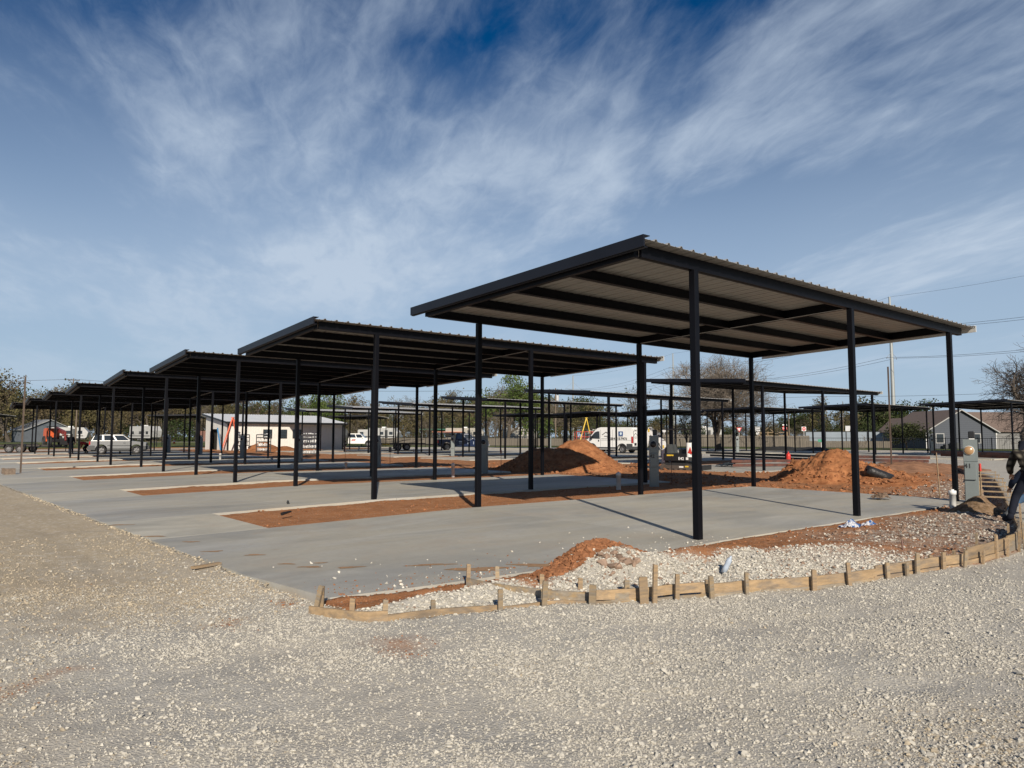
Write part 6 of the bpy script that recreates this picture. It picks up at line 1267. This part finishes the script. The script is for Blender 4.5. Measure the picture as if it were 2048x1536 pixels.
M_shed = mat('shed_grey', (.10, .115, .135), .8, 0, .15, 1); M_cream = mat('cream_wall', (.33, .31, .27), .8, 0, .1, 1)
o = house('house', (22.5, 198.0, .3), R(12), 10, 9, 2.6, 4.9, M_shed, mat('slate_roof', (.20, .21, .22), .8, 0, .1, 2), 'grey house with pale eaves at the far left under the trees')
simple('garage_wall', M_cream, o, (.5, 4.5, -.4, 0, 0, 2.7)); simple('door', M_white, o, (2.4, 4.2, -.5, -.4, 0, 2.2))
M_rv = mat('caravan_white', (.40, .40, .39), .5, 0, .12, 2)
def rv(loc, rz, L, Hh, label, m=M_rv, slide=True):
    root = empty('travel_trailer', loc, rz, label, 'caravan'); b = MB(); b.prism([(-L/2, .7), (-L/2+.1, Hh-.1), (-L/2+.4, Hh), (L/2-.9, Hh), (L/2, Hh-1.0), (L/2-.3, .9), (L/2-.6, .7)], -1.25, 1.25); b.build('body', m, root, .08)
    for s in (-1, 1):
        for x in (-L*.34, -.2, L*.28): simple('window', M_glass, root, (x-.45, x+.45, min(s*1.25, s*1.27), max(s*1.25, s*1.27), 1.6, 2.3), bevel=.05)
        simple('door', M_cladding, root, (L*.08, L*.08+.7, min(s*1.25, s*1.265), max(s*1.25, s*1.265), .85, 2.7)); simple('stripe', M_cladding, root, (-L/2+.1, L/2-.9, min(s*1.25, s*1.262), max(s*1.25, s*1.262), 1.1, 1.3))
        for x in (-.55, .35): wheel(root, x-.5, s*1.05, .36, .2, s)
    simple('air_conditioner', M_white, root, (-.5, .5, -.35, .35, Hh, Hh+.28), bevel=.05); simple('underframe', M_blackpaint, root, (-L/2+.3, L/2-.6, -1.0, 1.0, .45, .70))
    return root
for (x, y, rz, L, Hh, lb, m) in [(40.5, 187.0, R(-70), 9, 3.5, 'white fifth-wheel caravan behind the silver SUV', M_rv), (24.0, 178.0, R(-20), 7, 3.0, 'white caravan beside the grey house at the far left', M_rv), (56.8, 163, R(-60), 8, 3.3, 'dark grey caravan left of the site office', M_cladding), (84.0, 150, R(-50), 7.5, 3.2, 'white caravan with square black window behind the trailer', M_rv), (75.0, 160, R(-10), 8, 3.4, 'dark caravan right of the white work truck', M_cladding), (67.5, 168.0, R(20), 8, 3.2, 'pale caravan showing right of the office corner', M_rv), (97.5, 136, R(-45), 9, 3.2, 'pale caravan behind the blue pickup cab', M_cream), (108, 128.5, R(-30), 8, 3.1, 'pale caravan right of the blue pickup', M_cream), (119, 112.5, R(-40), 7, 3.0, 'white caravan half hidden right of the larger dirt heap', M_rv), (86.0, 160.0, R(-39), 6.5, 2.9, 'small white camper between the two carport rows, left of the pickup', M_rv), (130, 93, R(-50), 8, 3.3, 'white caravan behind the work van', M_rv)]: rv((x, y, .3), rz, L, Hh, lb, m)
for i, (x, y, m, lb) in enumerate([(92.5, 141.0, mat('green_awning', (.02, .12, .08), .6), 'green flat awning above the blue pickup, under the trees'), (93.5, 136.5, mat('terracotta_awning', (.45, .17, .11), .7), 'terracotta flat awning above the blue pickup')]):
    r_ = empty('awning', (x, y, 0), R(-39), lb, 'awning'); simple('canopy', m, r_, (-3.6 if i == 0 else -4, 3, -1.2, 1.2, 3.1 if i == 0 else 2.5, 3.3 if i == 0 else 2.65)); simple('pole', M_pvcg, r_, (-3, -2.94, -1, -.94, 0, 3.1 if i == 0 else 2.5), (2.6, 2.66, -1, -.94, 0, 3.1 if i == 0 else 2.5))
o = simple('brick_wall', mat('brick_brown', (.17, .085, .065), .85, 0, .2, 5), None, (-1.6, 1.6, -.15, .15, 0, 2.2), (-1.75, -1.45, -.2, .2, 0, 2.35), (1.45, 1.75, -.2, .2, 0, 2.35)); o.location = (46.5, 160, .4); o.rotation_euler = (0, 0, R(-20)); tag(o, 'brown brick screen wall left of the site office', 'wall')
# far road and bank
b = MB(); b.add([(-60, 172, .35), (120, 122, .35), (120, 127.5, .38), (-60, 177.5, .38)], [(0, 1, 2, 3)]); o = b.build('road', mat('far_road', (.30, .275, .23), .9, 0, .15, .5)); tag(o, kind='structure')
# white tank at the left edge
b = MB(); b.lathe([(.001, -1.0), (.35, -.95), (.5, -.7), (.5, .7), (.35, .95), (.001, 1.0)], 18, Matrix.Rotation(math.pi/2, 4, 'Y')); [b.box(x-.05, x+.05, -.3, .3, -.75, -.35) for x in (-.6, .6)]; b.tube((0, 0, .45), (0, 0, .62), .15, 10); o = b.build('gas_tank', M_white); o.location = (-3.0, 124.0, .75); o.rotation_euler = (0, 0, R(-20)); tag(o, 'white rounded tank at the left edge', 'tank')
# ---------------------------------------------------------------- poles, lines and signs
M_conc_p = mat('galv_pole', (.33, .345, .34), .5, .25, .08, .3); M_wpole = mat('utility_pole_wood', (.15, .115, .085), .9, 0, .25, 1)
def monopole(x, y, H_, r0, arms, label, az):
    root = empty('transmission_pole', (x, y, 0), az, label, 'power pole'); b = MB(); b.tube((0, 0, -1), (0, 0, H_), r0, 12, r0*.42); b.build('shaft', M_conc_p, root)
    for z, w_ in arms:
        for s in (-1, 1):
            b = MB(); b.tube((0, 0, z+w_*.75), (0, s*w_, z), .05, 6); b.tube((0, 0, z-.35), (0, s*w_, z), .07, 6); b.build('crossarm', M_conc_p, root); b = MB(); [b.tube((s*.01, s*w_*.98, z-.02-.18*q), (s*.01, s*w_*.98, z-.12-.18*q), .11, 8) for q in range(3)]; b.build('insulator', M_cladding, root)
AZ = math.atan2(99.6-207.5, 241.2-267.2)
MP = [(215.0, -8.0, 50, [(30, 2.6), (38, 2.4)]), (241.2, 99.6, 47.3, [(27.3, 2.4), (36.8, 2.4)]), (267.2, 207.5, 40.3, [(27.0, 2.6), (33.5, 2.4)]), (294.3, 301.7, 37.6, [(29.5, 5.5)]), (396, 451, 44, [(38, 5)])]
for k, (x, y, H_, arms) in enumerate(MP[1:]): monopole(x, y, H_, (.78, .55, .75, .6)[k], arms, ['tallest grey steel monopole with braced crossarms, right of centre', 'second grey monopole, left of the big bare tree', 'third transmission pole with wide crossarm, above the heap', 'farthest transmission pole over the leafy oak'][k], AZ)
M_wire = mat('wire', (.05, .05, .055), .6)
def wire(p, q, sag, r, label, n=16):
    p = Vector(p); q = Vector(q); pts = [p.lerp(q, i/n)-Vector((0, 0, sag*4*(i/n)*(1-i/n))) for i in range(n+1)]; b = MB(); b.path(pts, r, 4); o = b.build('power_line', M_wire); return tag(o, label, 'cable', 'transmission lines between the steel poles')
pn = Vector((math.cos(AZ+math.pi/2), math.sin(AZ+math.pi/2), 0))
for k in range(3):
    A, B = MP[k], MP[k+1]; nm = ['right of the tallest monopole', 'between the tallest and second monopole', 'between the second and third transmission pole'][k]
    wire((A[0], A[1], A[2]), (B[0], B[1], B[2]), 2.5, .030, 'topmost thin wire '+nm)
    za = [q[0] for q in A[3]]; zb_ = [q[0] for q in B[3]]
    for j in range(2):
        for s in (-1, 1):
            a0 = za[min(j, len(za)-1)]; b0 = zb_[min(j, len(zb_)-1)]
            wire(Vector((A[0], A[1], a0))+pn*s*2.4, Vector((B[0], B[1], b0))+pn*s*(2.4 if k < 2 else 5), 3.2, .045, '%s %s wire %s' % ('lower' if j == 0 else 'upper', 'near' if s > 0 else 'far', nm))
def utility(x, y, H_, az, label, trans=False, arm=True, r=.15):
    root = empty('utility_pole', (x, y, 0), az, label, 'power pole'); b = MB(); b.tube((0, 0, -.5), (0, 0, H_), r, 10, r*.65); b.build('shaft', M_wpole, root)
    if arm:
        b = MB(); b.box(-1.2, 1.2, -.06, .06, H_-.45, H_-.32); b.beam((.8, 0, H_-.4), (0, 0, H_-1.3), .05, .05); b.beam((-.8, 0, H_-.4), (0, 0, H_-1.3), .05, .05); b.build('crossarm', M_wpole, root)
        for xx in (-1.1, -.4, .4, 1.1): b = MB(); b.tube((xx, 0, H_-.32), (xx, 0, H_-.12), .05, 6); b.build('insulator', M_cladding, root)
    if trans: b = MB(); b.tube((.35, 0, H_-2.3), (.35, 0, H_-1.3), .28, 12); b.build('transformer', M_pvcg, root)
utility(23.6, 174.6, 13.6, R(15), 'wooden utility pole with crossarm above the far left carports')
utility(163.5, 83.5, 11.4, R(-30), 'wooden utility pole with double-braced crossarm right of the bare tree')
utility(88.6, 95.4, 10.4, R(-40), 'wooden utility pole with pale transformer above the larger dirt heap', True)
utility(130, 78.5, 5.6, 0, 'short bare wooden pole behind the tall wooden fence', arm=False, r=.13); utility(118, 66.5, 6.2, 0, 'tan bare pole right of the yield sign', arm=False, r=.13); utility(21.0, 150, 9.5, 0, 'bare pale pole between the far left carports', arm=False, r=.16); utility(22.4, 138.0, 6.5, 0, 'thin wooden post right of the telehandler', arm=False, r=.1)
o = wire((23.6, 174.6, 13.4), (-60, 230, 13.0), 1.0, .03, 'thin wire leading left from the wooden pole above the far left carports'); o = wire((23.6, 174.6, 13.4), (88.6, 95.4, 10.2), 1.2, .028, 'long thin wire between the far left pole and the transformer pole')
o = wire((88.6, 95.4, 10.2), (163.5, 83.5, 11.2), .9, .028, 'thin wire from the transformer pole to the double-braced pole'); o = wire((163.5, 83.5, 11.2), (150, 10, 10.5), .9, .028, 'thin wire leading right from the double-braced pole')
def sign(x, y, az, label, name, plates, H_=2.6):
    root = empty(name, (x, y, 0), az, label, 'road sign'); b = MB(); b.box(-.035, .035, -.02, .02, 0, H_); b.build('pole', M_pvcg, root)
    for nm, poly, m, off in plates: b = MB(); b.prism(poly, -.03-off, -.02-off); b.build(nm, m, root)
    return root
M_sred = mat('sign_red_bright', (.50, .03, .035), .45); M_swh = M_white; fz = R(-45)
def ngon(n, r, cz, a0=0): return [(r*math.cos(a0+2*math.pi*k/n), cz+r*math.sin(a0+2*math.pi*k/n)) for k in range(n)]
sign(105.6, 68.5, fz, 'red and white triangular yield sign behind the tall wooden fence', 'yield_sign', [('plate', [(-.5, 3.15), (.5, 3.15), (0, 2.3)], M_sred, 0), ('plate_centre', [(-.27, 3.02), (.27, 3.02), (0, 2.56)], M_swh, .015)], 2.9)
st = sign(112.0, 63.9, fz, 'red octagonal STOP sign with a small white plate above it', 'stop_sign', [('plate', ngon(8, .42, 3.05, math.pi/8), M_sred, 0), ('upper_plate', [(-.36, 3.52), (.36, 3.52), (.36, 3.74), (-.36, 3.74)], M_swh, 0)], 3.7)
text_mesh('lettering', 'STOP', .30, M_swh, st, Matrix.Translation((0, -.04, 3.05)) @ Matrix.Rotation(math.pi/2, 4, 'X'))
dn = sign(114.6, 61.9, fz, 'square white sign with a red cross-bar figure, right of the stop sign', 'square_sign', [('plate', [(-.36, 2.6), (.36, 2.6), (.36, 3.32), (-.36, 3.32)], M_swh, 0), ('mark', ngon(16, .31, 2.96), M_sred, .012), ('bar', [(-.2, 2.91), (.2, 2.91), (.2, 3.01), (-.2, 3.01)], M_swh, .024)], 2.8)
sign(107.5, 66.2, fz, 'grey square sign back right of the yield sign', 'sign_back', [('plate', [(-.4, 2.5), (.4, 2.5), (.4, 3.3), (-.4, 3.3)], M_pvcg, 0), ('lower_plate', [(-.25, 2.0), (.25, 2.0), (.25, 2.35), (-.25, 2.35)], M_swh, 0)], 3.2)
sign(121, 57.5, fz, 'tall grey sign back above the left end of the corrugated fence', 'sign_back', [('plate', [(-.4, 2.6), (.3, 2.6), (.45, 3.5), (-.4, 3.5)], M_pvcg, 0)], 3.3)
sign(128, 48.5, fz, 'grey rectangular sign back above the corrugated fence', 'sign_back', [('plate', [(-.8, 3.1), (.8, 3.1), (.8, 3.75), (-.8, 3.75)], M_pvcg, 0)], 3.6)
sign(96.5, 77.0, fz, 'small oval sign left of the yield sign', 'sign_back', [('plate', ngon(14, .3, 2.6), M_pvcg, 0)], 2.5)
sign(90.4, 46.5, fz, 'small green sign hanging on the black fence', 'fence_sign', [('plate', [(-.4, .95), (.4, .95), (.4, 1.3), (-.4, 1.3)], mat('sign_green', (.02, .2, .12), .5), 0)], .9)
utility(135, 65, 8.4, 0, 'thin street light pole with white lamp behind the corrugated fence', arm=False, r=.07)
# timber swing frame behind the fence
r_ = empty('timber_frame', (113, 66.5, 0), R(-45), 'pale timber deck frame behind the wooden fence, beneath the stop sign', 'timber frame')
for x in (-2.6, -1.0, .6, 2.2): simple('upright', M_wood, r_, (x-.07, x+.07, -.07, .07, 0, 2.5))
simple('rail', M_wood, r_, (-2.7, 2.3, -.05, .05, 2.3, 2.42), (-2.7, 2.3, -.05, .05, 1.8, 1.9)); b = MB(); b.beam((-2.6, 0, 1.8), (-.9, 0, 3.2), .08, .12); b.beam((.6, .0, 1.9), (-.6, 0, 2.9), .08, .1); b.build('brace', M_wood, r_)
# ---------------------------------------------------------------- people
def skin_obj(name, V, Ed, Rr, m, parent, sub=2, root=0):
    me = D.meshes.new(name); me.from_pydata(V, Ed, []); o = D.objects.new(name, me); COL.objects.link(o)
    sk = o.modifiers.new('skin', 'SKIN'); sk.use_smooth_shade = True; sb = o.modifiers.new('sub', 'SUBSURF'); sb.levels = sub; sb.render_levels = sub
    if not me.skin_vertices:
        me.attributes.get('x')
        bpy.context.view_layer.objects.active = o; o.select_set(True)
    for i, r in enumerate(Rr):
        rr = r if isinstance(r, tuple) else (r, r); me.skin_vertices[0].data[i].radius = rr; me.skin_vertices[0].data[i].use_root = (i == root)
    dg = bpy.context.evaluated_depsgraph_get(); me2 = D.meshes.new_from_object(o.evaluated_get(dg)); me2.materials.clear(); me2.materials.append(m)
    COL.objects.unlink(o); D.objects.remove(o); q = D.objects.new(name, me2); link(q, parent); return q
M_skin = mat('skin', (.36, .19, .12), .55, 0, .06, 8); M_hair = mat('dark_hair', (.015, .012, .010), .8)
POSES = {
 'stand': dict(pel=(0, 0, .95), mid=(0, -.01, 1.12), che=(0, .01, 1.33), neck=(0, .02, 1.49), head=(0, .05, 1.60), crown=(0, .05, 1.72), sh=[(-.19, .0, 1.42), (.19, 0, 1.42)], el=[(-.25, -.02, 1.14), (.25, .02, 1.15)], wr=[(-.24, .10, .93), (.24, .16, .96)], hip=[(-.09, 0, .90), (.09, 0, .90)], kn=[(-.11, .04, .50), (.11, .06, .50)], an=[(-.12, -.02, .09), (.13, .02, .09)], toe=[(-.14, .17, .04), (.16, .20, .04)]),
 'bend': dict(pel=(0, 0, .92), mid=(0, .10, 1.06), che=(0, .26, 1.20), neck=(0, .40, 1.31), head=(0, .50, 1.39), crown=(0, .56, 1.50), sh=[(-.21, .30, 1.28), (.21, .30, 1.26)], el=[(-.27, .42, 1.02), (.25, .52, 1.02)], wr=[(-.20, .64, .88), (.16, .72, .86)], hip=[(-.10, 0, .88), (.10, 0, .88)], kn=[(-.27, .12, .48), (.20, .22, .50)], an=[(-.42, -.08, .09), (.28, .14, .09)], toe=[(-.50, .10, .04), (.32, .33, .04)]),
 'stoop': dict(pel=(0, 0, .78), mid=(0, .16, .90), che=(0, .38, .96), neck=(0, .54, .98), head=(0, .66, .96), crown=(0, .76, .98), sh=[(-.19, .44, 1.00), (.19, .44, 1.00)], el=[(-.22, .52, .74), (.22, .54, .74)], wr=[(-.16, .60, .50), (.16, .62, .50)], hip=[(-.10, 0, .74), (.10, 0, .74)], kn=[(-.16, .26, .45), (.16, .24, .45)], an=[(-.16, .02, .09), (.18, .0, .09)], toe=[(-.19, .2, .04), (.22, .2, .04)]),
 'crouch': dict(pel=(0, 0, .52), mid=(0, .06, .68), che=(0, .20, .86), neck=(0, .32, .98), head=(0, .42, 1.05), crown=(0, .48, 1.15), sh=[(-.20, .22, .95), (.20, .22, .94)], el=[(-.30, .40, .74), (.28, .44, .72)], wr=[(-.22, .62, .60), (.16, .64, .55)], hip=[(-.11, .02, .50), (.11, .02, .50)], kn=[(-.40, .12, .38), (.24, .36, .46)], an=[(-.66, .02, .10), (.24, .10, .09)], toe=[(-.80, .10, .04), (.28, .30, .04)])}
def person(loc, rz, pose, label, top_m, leg_m, boot_m, hat_m=None, hood=False, shaft=.80):
    P = POSES[pose]; root = empty('person', loc, rz, label, 'person'); V = []; E_ = []; Rr = []
    def v(p, r): V.append(tuple(p)); Rr.append(r); return len(V)-1
    def e(a, b): E_.append((a, b))
    pel = v(P['pel'], (.15, .11)); mid = v(P['mid'], (.125, .095)); che = v(P['che'], (.155, .11)); nk = v(P['neck'], .055); hd = v(P['head'], (.082, .095)); cr = v(P['crown'], (.07, .085))
    for a, b in ((pel, mid), (mid, che), (che, nk), (nk, hd), (hd, cr)): e(a, b)
    dirh = (Vector(P['crown'])-Vector(P['head'])).normalized(); fw = Vector((0, 1, 0)); fw = (fw-dirh*fw.dot(dirh)).normalized()
    ns = v(Vector(P['head'])+fw*.112+dirh*.01, .014); e(hd, ns)
    for s in (0, 1):
        sg = -1 if s == 0 else 1; er = v(Vector(P['head'])+Vector((sg*.086, 0, .01)), .016); e(hd, er)
        sh = v(P['sh'][s], .062); el = v(P['el'][s], .042); wr = v(P['wr'][s], .028); e(che, sh); e(sh, el); e(el, wr)
        d = (Vector(P['wr'][s])-Vector(P['el'][s])).normalized(); sd = d.cross(Vector((0, 0, 1))).normalized() if abs(d.z) < .95 else Vector((1, 0, 0)); up = sd.cross(d)
        pm = Vector(P['wr'][s])+d*.07; pa = v(pm, (.034, .022)); e(wr, pa)
        for q, (o_, l1) in enumerate(((-.030, .036), (-.010, .042), (.010, .040), (.028, .032))):
            f0 = v(pm+d*.035+sd*o_, .0095); f1 = v(pm+d*(.035+l1)+sd*o_*1.1-up*.012, .009); f2 = v(pm+d*(.035+l1*1.5)+sd*o_*1.1-up*.036, .008); e(pa, f0); e(f0, f1); e(f1, f2)
        t0 = v(Vector(P['wr'][s])+d*.035-sd*sg*.036, .011); t1 = v(Vector(P['wr'][s])+d*.075-sd*sg*.052-up*.012, .0095); e(pa, t0); e(t0, t1)
        hp = v(P['hip'][s], (.085, .09)); kn = v(P['kn'][s], .056); an = v(P['an'][s], .038); to = v(P['toe'][s], (.042, .03)); e(pel, hp); e(hp, kn); e(kn, an); e(an, to)
    skin_obj('body', V, E_, Rr, M_skin, root)
    def chain(name, pts, m, edges=None, sub=2): return skin_obj(name, [tuple(p[0]) for p in pts], edges or [(i, i+1) for i in range(len(pts)-1)], [p[1] for p in pts], m, root, sub)
    L = lambda a, b, t: tuple(Vector(a).lerp(Vector(b), t))
    pts = [(L(P['pel'], P['mid'], -.35), (.190, .150)), (P['mid'], (.180, .145)), (P['che'], (.198, .150)), (L(P['che'], P['neck'], .78), (.085, .08))]; ed = [(0, 1), (1, 2), (2, 3)]
    for s in (0, 1): k = len(pts); pts += [(P['sh'][s], .092), (P['el'][s], .070), (L(P['el'][s], P['wr'][s], .93), .050)]; ed += [(2, k), (k, k+1), (k+1, k+2)]
    j = chain('jacket', pts, top_m, ed)
    pts = [(P['pel'], (.160, .130))]; ed = []
    for s in (0, 1): k = len(pts); pts += [(P['hip'][s], (.108, .112)), (P['kn'][s], .080), (L(P['kn'][s], P['an'][s], .92), .066)]; ed += [(0, k), (k, k+1), (k+1, k+2)]
    chain('trousers', pts, leg_m, ed)
    for s in (0, 1): chain('boot', [(L(P['kn'][s], P['an'][s], shaft), .072), (P['an'][s], .062), (L(P['an'][s], P['toe'][s], .5), (.056, .05)), (P['toe'][s], (.050, .036))], boot_m)
    hdv, cv = Vector(P['head']), Vector(P['crown'])
    chain('hair', [(tuple(hdv-fw*.035+dirh*.01), (.088, .085)), (tuple(cv-fw*.02), (.078, .085)), (tuple(cv+dirh*.02-fw*.01), .05)], M_hair)
    if hat_m is not None: chain('cap', [(tuple(hdv.lerp(cv, .75)-fw*.01), .104), (tuple(cv+dirh*.035-fw*.01), .082)], hat_m); chain('cap_brim', [(tuple(hdv.lerp(cv, .65)+fw*.08), (.07, .012)), (tuple(hdv.lerp(cv, .62)+fw*.16), (.06, .01))], hat_m)
    if hood: chain('hood', [(tuple(cv-fw*.02), (.100, .10)), (tuple(hdv-fw*.05), (.115, .11)), (tuple(Vector(P['neck'])-fw*.09-Vector((0, 0, .05))), (.15, .07)), (tuple(Vector(P['neck'])-fw*.05+Vector((0, 0, .03))), (.12, .07))], hat_m or M_hair)
    b = MB()
    for sg in (-1, 1): b.ball(tuple(hdv+fw*.090+dirh*.03+Vector((sg*.032, 0, 0))), .011, 8, 6)
    b.build('eyes', M_blackpaint, root); b = MB(); b.ball(tuple(hdv+fw*.094-dirh*.045), (.024, .008, .006), 8, 5); b.build('mouth', mat('lips', (.22, .08, .06), .6), root)
    return root
# brown-grey plaid cloth
M_plaid = D.materials.new('plaid_cloth'); M_plaid.use_nodes = True; _n = M_plaid.node_tree.nodes; _l = M_plaid.node_tree.links; _b = _n['Principled BSDF']; _b.inputs['Roughness'].default_value = .95; _b.inputs['Specular IOR Level'].default_value = .08
_tc = _n.new('ShaderNodeTexCoord'); _acc = None
for _d, _s in (('X', 2.6), ('Z', 2.4)):
    _w = _n.new('ShaderNodeTexWave'); _w.bands_direction = _d; _w.inputs['Scale'].default_value = _s; _w.inputs['Distortion'].default_value = .6; _l.new(_tc.outputs['Object'], _w.inputs['Vector'])
    if _acc is None: _acc = _w.outputs[0]
    else: _m = _n.new('ShaderNodeMath'); _m.operation = 'MULTIPLY'; _l.new(_acc, _m.inputs[0]); _l.new(_w.outputs[0], _m.inputs[1]); _acc = _m.outputs[0]
_r = _n.new('ShaderNodeValToRGB'); _r.color_ramp.elements[0].color = (.02, .018, .016, 1); _r.color_ramp.elements[1].color = (.19, .17, .13, 1); _l.new(_acc, _r.inputs[0]); _l.new(_r.outputs[0], _b.inputs['Base Color'])
M_cdark = mat('dark_cloth', (.014, .016, .024), .9, 0, .2, 6, spec=.08); M_jeans = mat('blue_jeans', (.055, .10, .17), .9, 0, .25, 8, spec=.08); M_cnavy = mat('navy_cloth', (.02, .028, .05), .9, 0, .2, 6, spec=.08); M_cred = mat('red_cloth', (.28, .03, .03), .9, 0, .2, 6); M_bootg = mat('grey_boot', (.06, .065, .07), .7, 0, .2, 8)
person((16.18, 4.21, .0), -1.05, 'bend', 'worker in brown plaid jacket and dark trousers bending over the trench at the right edge', M_plaid, M_cdark, M_cdark, M_cdark, True)
person((17.50, 4.44, -.06), -.75, 'crouch', 'second worker crouching in blue jeans and grey boots behind the plaid jacket', M_cnavy, M_jeans, M_bootg, M_cdark, False, .12)
person((9.85, 72.6, -.02), -.3, 'stand', 'worker in dark jacket and jeans standing between the telehandler and the silver SUV', M_cdark, M_cnavy, M_cdark, M_cdark)
person((11.2, 73.4, -.02), 1.0, 'stoop', 'worker in a red shirt stooping just behind the silver SUV', M_cred, M_cdark, M_cdark)
